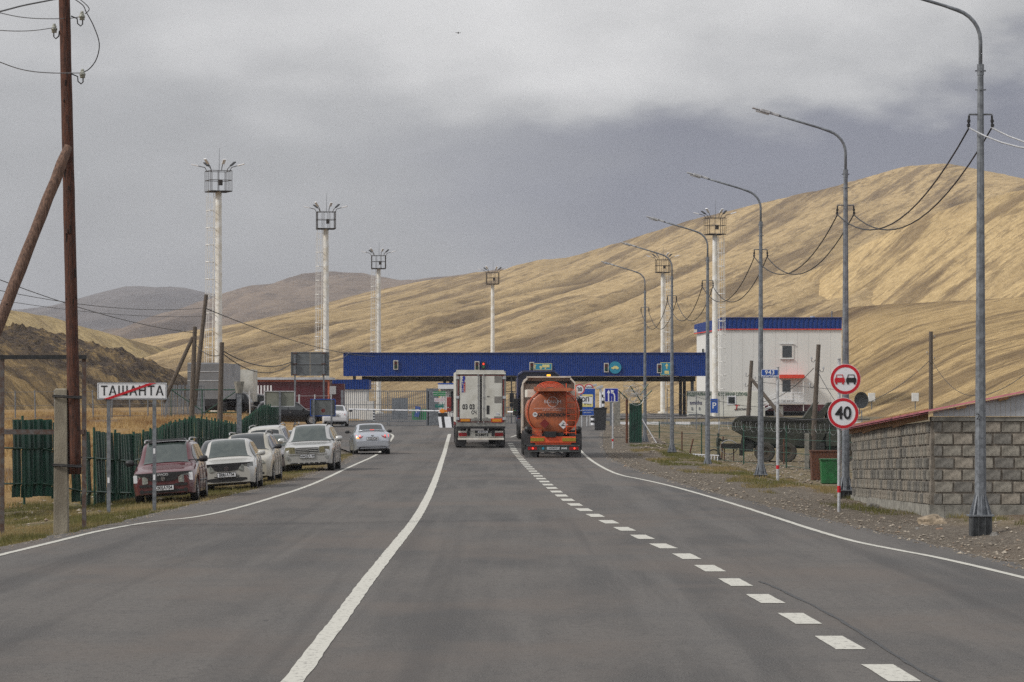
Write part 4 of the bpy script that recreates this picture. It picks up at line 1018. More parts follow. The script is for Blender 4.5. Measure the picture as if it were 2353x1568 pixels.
for sg in (-1, 1):
    g = MB(); g.box((sg*.98, .05, .27), (.52, .03, .54)); g.build('mud_flap', M('grey_rubber', (.10, .10, .10), .8, 0, .2, 5), tk)
    vs = []; fs = []
    g = MB(); pts = [(.3+.66*math.cos(rad(a))+.36, .55+.62*math.sin(rad(a))) for a in range(200, -21, -20)]
    for (yy, z_) in pts:
        vs += [(sg*.70, yy, z_), (sg*1.27, yy, z_), (sg*.70, yy, z_+.05), (sg*1.27, yy, z_+.05)]
    for i in range(len(pts)-1): a, e = 4*i, 4*i+4; fs += [(a, a+1, e+1, e), (a+2, e+2, e+3, a+3), (a+1, a+3, e+3, e+1), (a, e, e+2, a+2)]
    g.add(vs, fs); g.box((sg*.985, -.02, .80), (.57, .03, .5)); g.build('mudguard', M('dusty_black_plastic', (.045, .045, .048), .6, 0, .2, 5), tk, bevel=.01)
    g = MB(); g.cyl((sg*1.13, -.12, 1.25), (sg*1.13, .9, 1.25), .13, n=14); g.build('hose_tube', black, tk, smooth=True)
g = MB(); g.plate([(-.75, .16), (-.7, .26), (-.45, .20), (-.3, .26), (0, .20), (.25, .26), (.4, .2), (.6, .25), (.62, .12)], .6, .64); g.build('axle_cover', galv_light, tk)
g = MB(); g.box((0, 4.3, .95), (.9, 8.6, .3)); g.box((0, 1.2, .5), (2.0, .12, .12)); g.build('chassis', dark_steel, tk)
wheels(tk, [.72, 2.05, 3.38], 1.25, .5, True)
wc = M('beige_cab_panel', (.46, .39, .33), .5, 0, .2, 2, col2=(.30, .25, .21))
tractor(tk, 9.6, wc, 3.62, 2.55, mirror=black, back=False)
g = MB()
Wc = 2.5; H_ = 3.62
for sg in (-1, 1): g.plate([(sg*(Wc/2), 1.3), (sg*(Wc/2), H_-.25), (sg*(Wc/2-.22), H_-.02), (sg*(Wc/2-.26), H_-.09), (sg*(Wc/2-.06), H_-.3), (sg*(Wc/2-.06), 1.3)], 8.9, 9.6)
g.plate([(-Wc/2+.22, H_-.02), (-Wc/2+.22, H_+.04), (Wc/2-.22, H_+.04), (Wc/2-.22, H_-.02)], 8.9, 9.6); g.build('cab_fairing', M('cream_fairing', (.58, .53, .46), .5, 0, .1, 3), tk)
g = MB(); g.box((0, 9.58, 3.38), (2.1, .04, .12)); g.build('rear_cab_slot', black, tk)
g = MB(); g.box((0, 9.3, 3.70), (.18, .12, .10)); g.build('beacon', amber_lit, tk, bevel=.02)
# ---- blue tractor standing ahead of the tanker
BY = 196.0
bt = thing('tractor_lorry', 'dark blue tractor unit seen from behind, to the left beyond the orange tanker', 'lorry', (px(1240, BY+4), BY, road_z(BY+3)), rad(1.0))
bluecab = paint('dark_blue_cab_paint', (.012, .022, .10), .35, .3)
tractor(bt, 4.0, bluecab, 3.86, 2.5)
g = MB(); g.plate([(-.95, 1.2), (-.95, 3.1), (-.8, 3.3), (.8, 3.3), (.95, 3.1), (.95, 1.2)], 3.93, 3.97); g.build('cab_back_panel', dark_steel, bt)
for x in (-.6, -.2, .2, .6): g = MB(); g.box((x, 3.90, 2.3), (.06, .05, 1.6)); g.build('cab_rib', galv, bt)
g = MB(); g.cyl((-1.02, 3.5, 1.2), (-1.02, 3.5, 2.5), .12, n=10); g.build('exhaust_stack', dark_steel, bt, smooth=True)
g = MB(); g.box((-.98, 2.9, .9), (.45, .9, .55)); g.build('fuel_tank', redf, bt)
g = MB(); g.box((0, -.2, .6), (2.4, .1, .2)); g.build('rear_beam', dark_steel, bt)
# ---- grey tilt trailer behind the tower
gt = thing('box_lorry', 'grey curtain sided lorry trailer parked behind the left light tower', 'lorry', (px(468, 268), 268, gh(px(468, 268), 268)), rad(-2.5))
curt = M('grey_tarpaulin', (.30, .31, .33), .7, 0, .12, 1.2); g = MB(); g.box((0, 6.5, 2.6), (2.5, 13, 2.8)); g.build('tarpaulin', curt, gt)
g = MB(); g.box((0, -.03, 2.55), (2.5, .06, 2.7)); d = g.build('rear_wall', M('dark_grey_door', (.17, .175, .185), .6, 0, .08, 2), gt)
g = MB(); g.box((0, -.07, 2.6), (2.5, .04, .06)); g.box((0, -.07, 3.3), (2.5, .04, .05)); g.build('door_rib', galv_light, d)
g = MB(); g.box((0, 0, .95), (2.3, .1, .6)); g.build('rear_frame', dark_steel, gt)
g = MB(); g.box((.9, 15.5, 2.3), (2.5, 3.2, 2.6)); g.build('second_box', boxw, gt)
wheels(gt, [1.5, 2.8, 4.1], 1.25, .5, False)
# ================================================================ street lamps along the right verge
LAMPS = [(2253, 1210, 64.2), (1943, 1145, 90.3), (1748, 1105, 114.4), (1626, 1085, 138), (1544, 1048, 165), (1482, 1023, 192)]
LLAB = ['nearest street lamp, its head out of the frame, standing before the block shed', 'street lamp standing behind the speed limit 40 sign', 'street lamp behind the blue kilometre plate',
        'street lamp standing left of the white light mast at the customs van', 'street lamp between the lane sign and the customs van', 'farthest street lamp, nearest to the razor wire gate post']
def octo(g, z0, z1, r0, r1): g.cyl((0, 0, z0), (0, 0, z1), r0, r1, 8)
def lamp(xd, yd, Y, label, i):
    z = pz(yd, Y); t_ = thing('street_lamp', label, 'street lamp', (px(xd, Y), Y, z), 0, 'street lamps along the right verge')
    g = MB(); octo(g, .22, 8.5, .112, .056); g.build('pole', galv, t_)
    g = MB(); octo(g, .22, .55, .155, .108); 
    for k in range(8):
        a = PI*k/4; q = Matrix.Rotation(a, 3, 'Z'); g.add([q @ Vector(p) for p in [(.10, -.010, .22), (.21, -.010, .22), (.105, -.010, .58), (.10, .010, .22), (.21, .010, .22), (.105, .010, .58)]], [(0, 1, 2), (5, 4, 3), (0, 3, 4, 1), (1, 4, 5, 2), (2, 5, 3, 0)])
    g.box((0, 0, .205), (.46, .46, .03)); g.build('flange', galv, t_)
    g = MB(); g.box((0, 0, -.05), (.38, .38, .48))
    for k in (-.17, -.06, .06, .17): g.box((k, -.205, .0), (.022, .03, .38))
    g.build('foundation', M('lamp_base_steel', (.07, .075, .08), .6, .3, .2, 8), t_)
    g = MB(); pts = [(0, 0, 8.3), (0, 0, 8.95)] + [(-.62+.62*math.cos(rad(a)), 0, 8.95+.60*math.sin(rad(a))) for a in range(12, 73, 12)]
    x0, z0 = pts[-1][0], pts[-1][2]
    pts += [(x0-.25, 0, z0+.085), (x0-.6, 0, z0+.19), (-1.80, 0, z0+.19+(1.80+x0-.6)*.30)]
    g.tube(pts, [.036]*8+[.030]*(len(pts)-8), 8); arm = g.build('arm', galv, t_, smooth=True)
    g = MB(); g.cyl((0, 0, 8.32), (0, 0, 8.52), .066, n=8)
    for zz2 in (8.05, 8.4): g.box((0, 0, zz2), (.2, .025, .025)); g.box((0, 0, zz2), (.025, .2, .025))
    g.build('collar', galv, t_)
    ex, ez = pts[-1][0], pts[-1][2]; R = Matrix.Rotation(rad(16), 3, 'Y')
    g = MB(); 
    for (o, w, h) in ((-.05, .10, .07), (-.30, .20, .075), (-.52, .19, .04)): g.box(Vector((ex, 0, ez)) + R @ Vector((o, 0, .01)), (.26, w, h), R)
    hd = g.build('lamp_head', galv_light, t_, bevel=.012)
    g = MB(); g.box(Vector((ex, 0, ez)) + R @ Vector((-.36, 0, -.045)), (.36, .13, .03), R); g.build('lamp_glass', M('lamp_diffuser', (.5, .5, .5), .2, 0, .1, 30), hd)
    g = MB(); zb = 7.6; g.tube([(-.21, -.02, zb-.03), (-.21, -.02, zb), (.21, -.02, zb), (.21, -.02, zb-.03)], .014, 5); g.tube([(-.21, .06, zb), (0, .12, zb), (.21, .06, zb)], .014, 5)
    br = g.build('wire_bracket', galv, t_)
    for sg in (-1, 1):
        g = MB(); g.cyl((sg*.21, 0, zb-.02), (sg*.22, 0, zb-.26), .02, n=6); g.cyl((sg*.215, 0, zb-.10), (sg*.217, 0, zb-.15), .033, n=8); g.cyl((sg*.22, 0, zb-.18), (sg*.222, 0, zb-.23), .033, n=8); g.build('insulator', black, br)
    if i == 0:
        g = MB(); text('2', .16, t_, (-.06, -.108, 2.02), sign_black, 'painted_number')
    return Vector((px(xd, Y), Y, z+7.35))
tops = [lamp(*p, LLAB[i], i) for i, p in enumerate(LAMPS)]
def cable(name, a, b2, sag, r, label, group=None, n=16, mat=None, cat='cable'):
    a, b2 = Vector(a), Vector(b2); g = MB()
    pts = [a.lerp(b2, i/n) - Vector((0, 0, sag*4*(i/n)*(1-i/n))) for i in range(n+1)]
    g.tube(pts, r, 5); o = g.build(name, mat or wire_m, None, smooth=True); return tag(o, label, cat, group)
cn = ['first', 'second', 'third', 'fourth', 'fifth']
pre = tops[0] + Vector((1.2, -26, .1))
for k, (a, b2) in enumerate(zip(tops, tops[1:])):
    sg_ = 1.0 if k < 3 else 1.15
    for s_, nm in ((-1, 'left'), (1, 'right')):
        cable('overhead_cable', a+Vector((s_*.21, 0, 0)), b2+Vector((s_*.21, 0, 0)), sg_, .0165, f'sagging dark {nm} hand cable of the {cn[k]} street lamp span, counted from nearest', 'cables between the street lamps')
for s_, nm in ((-1, 'left'), (1, 'right')):
    cable('overhead_cable', tops[0]+Vector((s_*.21, 0, 0)), pre+Vector((s_*.21, 0, 0)), 1.2, .016, f'cable leaving the frame from the {nm} insulator of the nearest street lamp', 'cables between the street lamps', mat=galv_light)

# ================================================================ block shed
BX, BYY, BZ = px(2141, 74.1), 74.1, .06
sh = thing('block_shed', 'unfinished grey cinder block shed with pink sheet roof and white gable boards', 'shed', (BX, BYY, BZ), rad(.8))
cr = .255; rows = 7; z00 = .23
blk_m = [M('cinder_block_a', (.30, .28, .24), .95, 0, .22, 9, bump=.5, bscale=70), M('cinder_block_b', (.34, .305, .255), .95, 0, .22, 9, bump=.5, bscale=70), M('cinder_block_c', (.21, .20, .18), .95, 0, .22, 9, bump=.5, bscale=70)]
mort = M('mortar', (.20, .175, .145), .95, 0, .25, 5, bump=.5)
SL, FL = 15.0, 2.9
g = MB(); g.add([(x_, y_, z_) for x_ in (-.015, .2) for y_, za_, zb_ in ((.0, z00, z00+rows*cr), (SL, z00-.19, z00-.19+rows*cr*.92)) for z_ in (za_, zb_)], [(0, 1, 3, 2), (4, 6, 7, 5), (0, 4, 5, 1), (2, 3, 7, 6), (0, 2, 6, 4), (1, 5, 7, 3)]); g.box((FL/2+.02, .103, z00+rows*cr/2), (FL-.04, .25, rows*cr)); g.box((FL/2, SL-.12, .9), (FL-.3, .2, 1.5)); g.box((FL-.1, SL/2, .9), (.2, SL-.5, 1.5)); g.build('mortar_core', mort, sh)
g = MB(); g.box((FL/2, .12, .0), (FL+.06, .34, .46)); g.add([(x_, y_, z_) for x_ in (-.06, .26) for y_, za_, zb_ in ((-.058, -.6, z00), (SL, -.6, z00-.19)) for z_ in (za_, zb_)], [(0, 1, 3, 2), (4, 6, 7, 5), (0, 4, 5, 1), (2, 3, 7, 6), (0, 2, 6, 4), (1, 5, 7, 3)]); g.box((FL/2, .10, -.3), (FL+.25, .6, .5)); g.build('foundation', concrete, sh)
rnd = random.Random(3)
bms = []
for q in range(7):
    b_ = MB(); w_ = .405
    v0 = []
    for sx in (-1, 1):
        for sz in (-1, 1):
            for sy in (-1, 1): v0.append((sx*(w_/2-rnd.uniform(0, .02)), sy*.04, sz*(.112-rnd.uniform(0, .014))))
    b_.add(v0, [(0, 1, 3, 2), (4, 6, 7, 5), (0, 4, 5, 1), (2, 3, 7, 6), (0, 2, 6, 4), (1, 5, 7, 3)])
    bms.append(b_.mesh('block', blk_m[q % 3]))
for r_ in range(rows):
    z = z00+cr*(r_+.5); x = .06+(.0 if r_ % 2 else -.02)
    first = True
    while x < FL:
        wsc = (.45 if (first and r_ % 2 == 0) else 1.0)*rnd.uniform(.95, 1.0)
        o = link('block', bms[2 if first and r_ % 2 == 0 else rnd.randrange(7)], sh, (x+.2*wsc, .0+rnd.uniform(-.006, .006), z), (0, rnd.uniform(-.008, .008), 0)); o.scale = (wsc, 1, 1)
        x += .42*wsc+.01; first = False
sms = []
for q in range(6):
    b_ = MB(); b_.box((0, 0, 0), (.08, .36, .205)); 
    for k in (-.11, 0, .11): b_.box((-.05, k+rnd.uniform(-.01, .01), 0), (.03, .045, .19))
    sms.append(b_.mesh('block', blk_m[q % 3]))
for r_ in range(rows):
    for k in range(35):
        link('block', sms[rnd.randrange(6)], sh, (.0+rnd.uniform(-.02, .012), .30+k*.418+(.2 if r_ % 2 else 0)+rnd.uniform(-.02, .02), z00-.0155*(.3+k*.418)+cr*(1-.0066*(.3+k*.418))*(r_+.5)), (0, rnd.uniform(-.02, .02), 0))
zt = z00+rows*cr
g = MB(); g.box((FL/2+.02, .11, zt+.045), (FL+.05, .36, .09)); g.build('ring_beam', concrete, sh)
osb = M('chipboard_fascia', (.30, .16, .062), .8, 0, .25, 14, bump=.2)
g = MB(); g.add([(-.06, 0.2, zt+.06), (-.06, SL*.5, zt+.0), (-.06, SL*.5, zt-.16), (-.06, .2, zt+.03-.06), (-.10, .2, zt+.28), (-.10, SL+.3, zt+.02), (-.10, SL+.3, zt-.20), (-.10, .2, zt-.02)], [(4, 5, 6, 7)]); 
for k in range(5):
    y0, y1 = .1+k*3.0, .1+(k+1)*3.0-.04; f_ = lambda y: zt+.27-.030*y
    g.add([(-.09, y0, f_(y0)), (-.09, y1, f_(y1)), (-.09, y1, f_(y1)-.24-(.05 if k % 2 else 0)), (-.09, y0, f_(y0)-.24), (-.06, y0, f_(y0)), (-.06, y1, f_(y1)), (-.06, y1, f_(y1)-.24), (-.06, y0, f_(y0)-.24)], [(0, 1, 2, 3), (7, 6, 5, 4), (0, 3, 7, 4), (1, 5, 6, 2), (3, 2, 6, 7)])
g.f = g.f[1:]; g.m = g.m[1:]; g.build('eaves_board', osb, sh)
wb = M('white_gable_board', (.40, .415, .44), .6, 0, .06, 3)
sl = .20
for k in range(40):
    x0 = .02+k*.11; h1 = zt+.10+.10+sl*x0; h2 = zt+.10+.10+sl*(x0+.105)
    if x0 > FL: break
    g = MB(); g.plate([(x0, zt+.10), (x0+.104, zt+.10), (x0+.104, h2), (x0, h1)], -.10, -.07); g.build('gable_board', wb, sh)
pink = M('pink_roof_sheet', (.34, .10, .12), .5, 0, .12, 4)
for k in range(13):
    g = MB(); y0 = -.25+k*1.18; xs0, xs1 = -.30, FL+1.2
    for j in range(6):
        yy = y0+j*.2
        zd = -.030*(yy+.25); za = lambda x: zt+.225+sl*x+zd
        g.add([(xs0, yy, za(xs0)-.0), (xs0, yy+.12, za(xs0)), (xs0, yy+.15, za(xs0)+.03), (xs0, yy+.19, za(xs0)+.03), (xs0, yy+.2, za(xs0)), (xs1, yy, za(xs1)), (xs1, yy+.12, za(xs1)), (xs1, yy+.15, za(xs1)+.03), (xs1, yy+.19, za(xs1)+.03), (xs1, yy+.2, za(xs1))], [(0, 1, 6, 5), (1, 2, 7, 6), (2, 3, 8, 7), (3, 4, 9, 8)])
    g.box(((xs0+xs1)/2, y0+.6, zt+.195+sl*(xs0+xs1)/2-.030*(y0+.85)), (math.hypot(xs1-xs0, (xs1-xs0)*sl), 1.15, .012), Matrix.Rotation(-math.atan(sl), 3, 'Y') @ Matrix.Rotation(-.030, 3, 'X')); g.build('roof_sheet', pink, sh)
for k in range(3):
    g = MB(); x = .6+k*.9; g.box((x, -.16, zt+.17+sl*x), (.22, .12, .05), Matrix.Rotation(-math.atan(sl), 3, 'Y')); g.build('batten_end', osb, sh)
# pale rock and scattered boulders before the shed
def rock(name, x, y, w, d, h, mat, label, seed, group=None):
    bm = bmesh.new(); bmesh.ops.create_icosphere(bm, subdivisions=3, radius=1)
    for v in bm.verts:
        n_ = noise.fractal(v.co*1.3+Vector((seed, 0, 0)), 1, 2, 4); v.co *= 1+.32*n_
        v.co.x *= w/2; v.co.y *= d/2; v.co.z *= h
    me = bpy.data.meshes.new(name); bm.to_mesh(me); bm.free(); me.materials.append(mat)
    o = link(name, me, None, (x, y, gh(x, y))); return tag(o, label, 'rock', group)
rk = M('pale_rock', (.34, .27, .19), .95, 0, .25, 5, bump=.7, bscale=25); rk2 = M('grey_rock', (.20, .19, .175), .95, 0, .25, 6, bump=.6, bscale=25); rk3 = M('red_rock', (.30, .18, .12), .95, 0, .25, 6, bump=.6, bscale=25)
p = foot(2143, 1206); rock('rock', p.x, p.y, .62, .5, .20, rk, 'pale rounded rock lying before the corner of the block shed', 3)
p = foot(2158, 1222); rock('rock', p.x, p.y, .17, .15, .07, rk3, 'small reddish rock just below the pale one', 5)
p = foot(2108, 1218); rock('rock', p.x, p.y, .10, .12, .05, rk2, 'small grey rock left of the pale one', 6)
p = foot(2002, 1166); rock('rock', p.x, p.y, .35, .4, .11, rk2, 'dark grey stone at the foot of the shed side wall', 9)
p = foot(2285, 1232); rock('rock', p.x, p.y, .16, .2, .07, rk2, 'grey stone on the bank below the nearest lamp', 12)

# ================================================================ road signs on posts
def post(parent, h, r=.038, mat=None, base=True):
    g = MB(); g.cyl((0, 0, -.3), (0, 0, h), r, n=10); g.cyl((0, 0, h), (0, 0, h+.012), r+.012, n=10); return g.build('post', mat or galv_light, parent)
def disc(parent, c, r, y, rim=sign_red, face=sign_white, nm='sign_plate', rimw=.11):
    g = MB(); g.ring(.001, r, c, y, y+.02, 40); f_ = g.build(nm, face, parent)
    g = MB(); g.ring(r*(1-rimw*2), r*.975, c, y-.004, y-.0005, 44); g.build('sign_rim', rim, f_); return f_
def rrect(w, h, r, c=(0, 0), n=5):
    out = []
    for sx, sz, a0 in ((1, 1, 0), (-1, 1, 90), (-1, -1, 180), (1, -1, 270)):
        for k in range(n): a = rad(a0+90*k/(n-1)); out.append((c[0]+sx*(w/2-r)+r*math.cos(a), c[1]+sz*(h/2-r)+r*math.sin(a)))
    return out
def panel(parent, w, h, c, y, face, border=None, bw=.02, nm='sign_plate', r=.05, th=.02):
    g = MB(); g.plate(rrect(w, h, r, c), y, y+th); f_ = g.build(nm, border or face, parent)
    if border: g = MB(); g.plate(rrect(w-2*bw, h-2*bw, max(.01, r-bw), c), y-.004, y-.0005); g.build('sign_face', face, f_)
    return f_
Y = 78.3; xp = px(1928, Y); sg_ = thing('road_sign', 'two round red rimmed signs, no overtaking above speed limit 40, on one post', 'road sign', (xp, Y, pz(1178, Y)))
post(sg_, 3.45)
h1 = pz(872, Y)-pz(1178, Y); h2 = pz(950, Y)-pz(1178, Y)
x1_, x2_ = px(1942, Y)-xp, px(1937, Y)-xp
a = disc(sg_, (x1_, h1), .345, -.075); b_ = disc(sg_, (x2_, h2), .35, -.075)
text('40', .40, b_, (x2_, -.085, h2-.005), sign_black, bold=.008, sx=.92)
def carpict(parent, cx, cz, mat, y=-.085, s=1):
    g = MB(); g.plate([(cx-.115*s, cz-.07*s), (cx-.115*s, cz+.015*s), (cx-.09*s, cz+.035*s), (cx+.09*s, cz+.035*s), (cx+.115*s, cz+.015*s), (cx+.115*s, cz-.07*s)], y, y+.004)
    for (xa, xb) in ((-.085, -.075), (.075, .085)): g.plate([(cx+xa*s-.01*s, cz+.035*s), (cx+xb*s, cz+.035*s), (cx+xb*.82*s, cz+.10*s), (cx+xa*.82*s-.006*s, cz+.10*s)], y, y+.004)
    g.box((cx, y+.002, cz+.102*s), (.14*s, .004, .012*s))
    for sg in (-1, 1): g.box((cx+sg*.075*s, y+.002, cz-.09*s), (.04*s, .004, .045*s))
    g.build('car_symbol', mat, parent)
carpict(a, x1_-.13, h1, sign_red); carpict(a, x1_+.13, h1, sign_black)
g = MB(); g.cyl((0, 0, .45), (0, 0, .60), .042, n=10); g.build('red_band', sign_red, sg_)
Y = 112; xp = px(1787, Y); s1 = thing('kilometre_sign', 'small blue kilometre plate reading 943 on a thin steel post', 'road sign', (xp, Y, pz(1108, Y)))
post(s1, pz(848, Y)-pz(1108, Y)+.05, .05); pl = panel(s1, .54, .27, (px(1768.5, Y)-xp, pz(859, Y)-pz(1108, Y)), -.075, sign_blue, sign_white, .012, r=.03)
cxk, czk = px(1768.5, Y)-xp, pz(859, Y)-pz(1108, Y); text('943', .19, pl, (cxk, -.085, czk+.035), sign_white, bold=.004, spacing=1.15); text('РОСАВТОДОР', .072, pl, (cxk, -.085, czk-.085), sign_white, bold=.003, sx=1.1, shear=.2)
g = MB(); g.cyl((0, 0, .42), (0, 0, .54), .054, n=10); g.build('red_band', sign_red, s1)
Y = 178; xp = px(1408, Y); s2 = thing('lane_sign', 'blue square sign with two white arrows showing lanes merging', 'road sign', (xp, Y, pz(1037, Y)))
cz = pz(908, Y)-pz(1037, Y); cx_ = px(1405, Y)-xp; post(s2, cz, .045); pl = panel(s2, .70, .70, (cx_, cz), -.07, sign_navy, sign_white, .022)
g = MB(); y = -.08; g.box((cx_-.15, y, cz-.11), (.065, .004, .42)); g.plate([(cx_-.24, cz+.10), (cx_-.15, cz+.27), (cx_-.06, cz+.10)], y-.002, y+.002)
pts = [(cx_+.16, cz-.32), (cx_+.16, cz-.05), (cx_+.13, cz+.05), (cx_+.04, cz+.14)]
for (xa, za), (xb, zb) in zip(pts, pts[1:]):
    d = Vector((xb-xa, 0, zb-za)).normalized(); n_ = Vector((d.z, 0, -d.x))*.033; g.plate([(xa+n_.x, za+n_.z), (xb+n_.x, zb+n_.z), (xb-n_.x, zb-n_.z), (xa-n_.x, za-n_.z)], y-.002, y+.002)
g.plate([(cx_-.045, cz+.27), (cx_+.14, cz+.22), (cx_+.0, cz+.06)], y-.002, y+.002)
for k in range(3): g.box((cx_+.01, y, cz-.29+k*.09), (.025, .004, .055))
g.build('arrow', sign_white, pl)
g = MB(); g.cyl((0, 0, .5), (0, 0, .62), .049, n=10); g.build('red_band', sign_red, s2)
Y = 236; xp = px(1337, Y); s3 = thing('speed_sign', 'round speed limit 20 sign just right of the orange tanker', 'road sign', (xp, Y, gh(px(1337, Y), Y)))
zc = pz(895, Y)-gh(xp, Y); cx_ = px(1331.5, Y)-xp; post(s3, zc, .045); a = disc(s3, (cx_, zc), .36, -.07); text('20', .36, a, (cx_, -.085, zc), sign_black, bold=.008, sx=.95)
Y = 240; xp = px(1356, Y); s4 = thing('customs_sign', 'round customs sign with a black bar, half behind the 20 sign', 'road sign', (xp, Y, gh(px(1356, Y), Y)))
zc = pz(893.5, Y)-gh(xp, Y); post(s4, zc, .045); cx_ = px(1353, Y)-xp; a = disc(s4, (cx_, zc), .345, -.07); g = MB(); g.box((cx_, -.078, zc), (.48, .006, .05)); g.build('bar', sign_black, a); text('ТАМОЖНЯ', .11, a, (cx_, -.08, zc+.10), sign_black, bold=.003, sx=.85); text('ZOLL', .10, a, (cx_, -.08, zc-.10), sign_black, bold=.003)
Y = 228; xp = px(1336, Y); s5 = thing('stop_board', 'tilted white board reading STOP in Cyrillic below the 20 sign', 'sign board', (xp, Y, gh(px(1336, Y), Y)))
zc = pz(919, Y)-gh(xp, Y); q = MB(); R = Matrix.Rotation(rad(4), 3, 'Y'); q.box((.05, -.04, zc), (1.35, .03, .46), R); pl = q.build('board', sign_white, s5); text('СТОП', .36, pl, (.02, -.062, zc), sign_black, bold=.012, sx=.95)
g = MB(); g.cyl((-.45, 0, -.2), (-.45, 0, zc+.3), .045, n=8); g.build('post', galv, s5)
Y = 238; xp = px(1349, Y); s6 = thing('parking_sign', 'tall blue sign with a yellow lorry panel behind the STOP board', 'road sign', (xp, Y, gh(px(1349, Y), Y)))
zc = pz(925, Y)-gh(xp, Y); post(s6, zc, .05); pl = panel(s6, 1.06, 1.85, (.03, zc+.03), -.07, sign_blue, sign_white, .02)
g = MB(); g.plate(rrect(.74, .86, .06, (.03, zc+.12)), -.084, -.078); yp = g.build('yellow_field', sign_yellow, pl)
g = MB(); g.box((.18, -.088, zc+.34), (.34, .004, .14)); g.box((.08, -.088, zc+.12), (.5, .004, .10)); g.box((.05, -.088, zc-.06), (.5, .004, .09)); g.box((-.02, -.088, zc+.0), (.3, .004, .09))
for k in (-.14, .06, .2): g.cyl((k, -.09, zc-.13), (k, -.086, zc-.13), .04, n=10)
g.build('lorry_symbol', sign_black, yp); text('Транспортный', .12, pl, (.03, -.082, zc-.53), sign_white, sx=.95); text('контроль', .12, pl, (.03, -.082, zc-.69), sign_white)
# ---- striped posts, camera mast, bin
stripe_w, stripe_b = sign_white, sign_black
def striped_post(xd, ytop, Y, r, label, n=9, cat='bollard', name='striped_post'):
    x = px(xd, Y); z0 = gh(x, Y); H_ = pz(ytop, Y)-z0; t_ = thing(name, label, cat, (x, Y, z0))
    for k in range(n): g = MB(); g.cyl((0, 0, H_*k/n), (0, 0, H_*(k+1)/n), r, n=10); g.build('band', stripe_b if k % 2 else stripe_w, t_)
    return t_, H_
striped_post(1362.5, 928, 246, .17, 'thick black and white banded post right of the blue lorry sign', 9)
t_, H_ = striped_post(1386, 900, 249, .11, 'white camera mast with black bands and a white box on top', 11, 'mast', 'camera_mast')
g = MB(); g.cyl((-.18, 0, 0), (-.18, 0, H_+.2), .10, n=8); g.build('white_tube', sign_white, t_); g = MB(); g.box((.33, 0, H_-.1), (.62, .4, .62)); g.build('box', sign_white, t_, bevel=.02)
g = MB(); g.box((-.25, -.1, H_+.30), (.5, .2, .2), Matrix.Rotation(rad(-15), 3, 'Y')); g.box((-.75, -.1, H_+.42), (.6, .2, .16), Matrix.Rotation(rad(-12), 3, 'Y')); g.build('camera', galv_light, t_, bevel=.02)
Y = 213; x = px(1378, Y)
def bin_(x, y, w, d, h, mat, label, rz=0, lid=True, taper=.82):
    t_ = thing('waste_bin', label, 'bin', (x, y, gh(x, y)), rz); g = MB(); g.box((0, 0, h/2), (w, d, h), Matrix.Rotation(PI, 3, 'X'), taper=taper); g.build('tub', mat, t_, bevel=.015)
    g = MB(); g.box((0, 0, h+.02), (w+.07, d+.07, .06)); g.build('rim', mat, t_); return t_
bin_(px(1379, 222), 222, .82, .75, 1.38, M('black_bin', (.03, .032, .036), .6, 0, .2, 4), 'black plastic wheelie bin beside the green sheet gate post')
bin_(px(1907, 165), 165, .9, .9, 1.12, M('green_bin_paint', (.012, .13, .035), .5, 0, .2, 4), 'bright green steel bin behind the street lamp and speed sign', taper=.9)
bin_(px(1897, 172), 172, 1.5, 1.0, 1.42, rust, 'rusty brown waste container behind the green bin', taper=.92)
# ---- concrete-ish lamp post beyond, green sheet gate post with razor coil
x = px(1418, 240); t_ = thing('concrete_post', 'broad grey concrete post behind the green sheet and the lane sign', 'post', (x, 240, gh(x, 240))); g = MB(); g.box((0, 0, 1.0), (.42, .4, 2.5)); g.build('post', concrete, t_); g = MB(); g.box((-.42, .1, .8), (.16, .2, 1.8)); g.build('side_post', galv, t_)
Y = 190; x = px(1458, Y); z0 = pz(1030, Y); t_ = thing('gate_post', 'green sheet covered gate post crowned by a ball of razor wire and angle brackets', 'gate post', (x, Y, z0))
g = MB(); g.box((.02, 0, 1.2), (.62, .05, 2.5)); 
for k in range(4): g.box((-.2+k*.15, -.04, 1.2), (.03, .03, 2.5))
g.build('green_sheet', fence_green, t_); g = MB(); g.cyl((-.42, 0, -.1), (-.42, 0, 2.7), .07, n=8); g.build('brown_post', rust, t_); g = MB(); g.cyl((.36, 0, -.2), (.36, 0, 2.6), .05, n=8); g.build('green_post', post_green, t_)
g = MB()
for a, b2 in (((-.40, 2.7), (-.95, 3.2)), ((.36, 2.55), (-.25, 3.4)), ((.36, 2.55), (.95, 3.15)), ((.3, 2.9), (.75, 3.5))): g.cyl((a[0], 0, a[1]), (b2[0], 0, b2[1]), .035, n=5)
g.build('angle_bracket', post_green, t_)
g = MB(); rr = random.Random(5)
for k in range(26):
    c0 = Vector((rr.uniform(-.3, .35), rr.uniform(-.2, .2), rr.uniform(2.65, 3.35))); R_ = rr.uniform(.18, .42); q = Matrix.Rotation(rr.uniform(0, 6), 3, 'X') @ Matrix.Rotation(rr.uniform(0, 6), 3, 'Z')
    g.tube([c0 + q @ Vector((R_*math.cos(a), R_*math.sin(a), .05*a)) for a in [i*PI/7 for i in range(13)]], .010, 3, False)
g.build('razor_coil', wire_light, t_)
g = MB(); g.cyl((.4, 0, 1.6), (1.35, 0, .02), .025, n=6); o = g.build('white_brace', sign_white, t_)
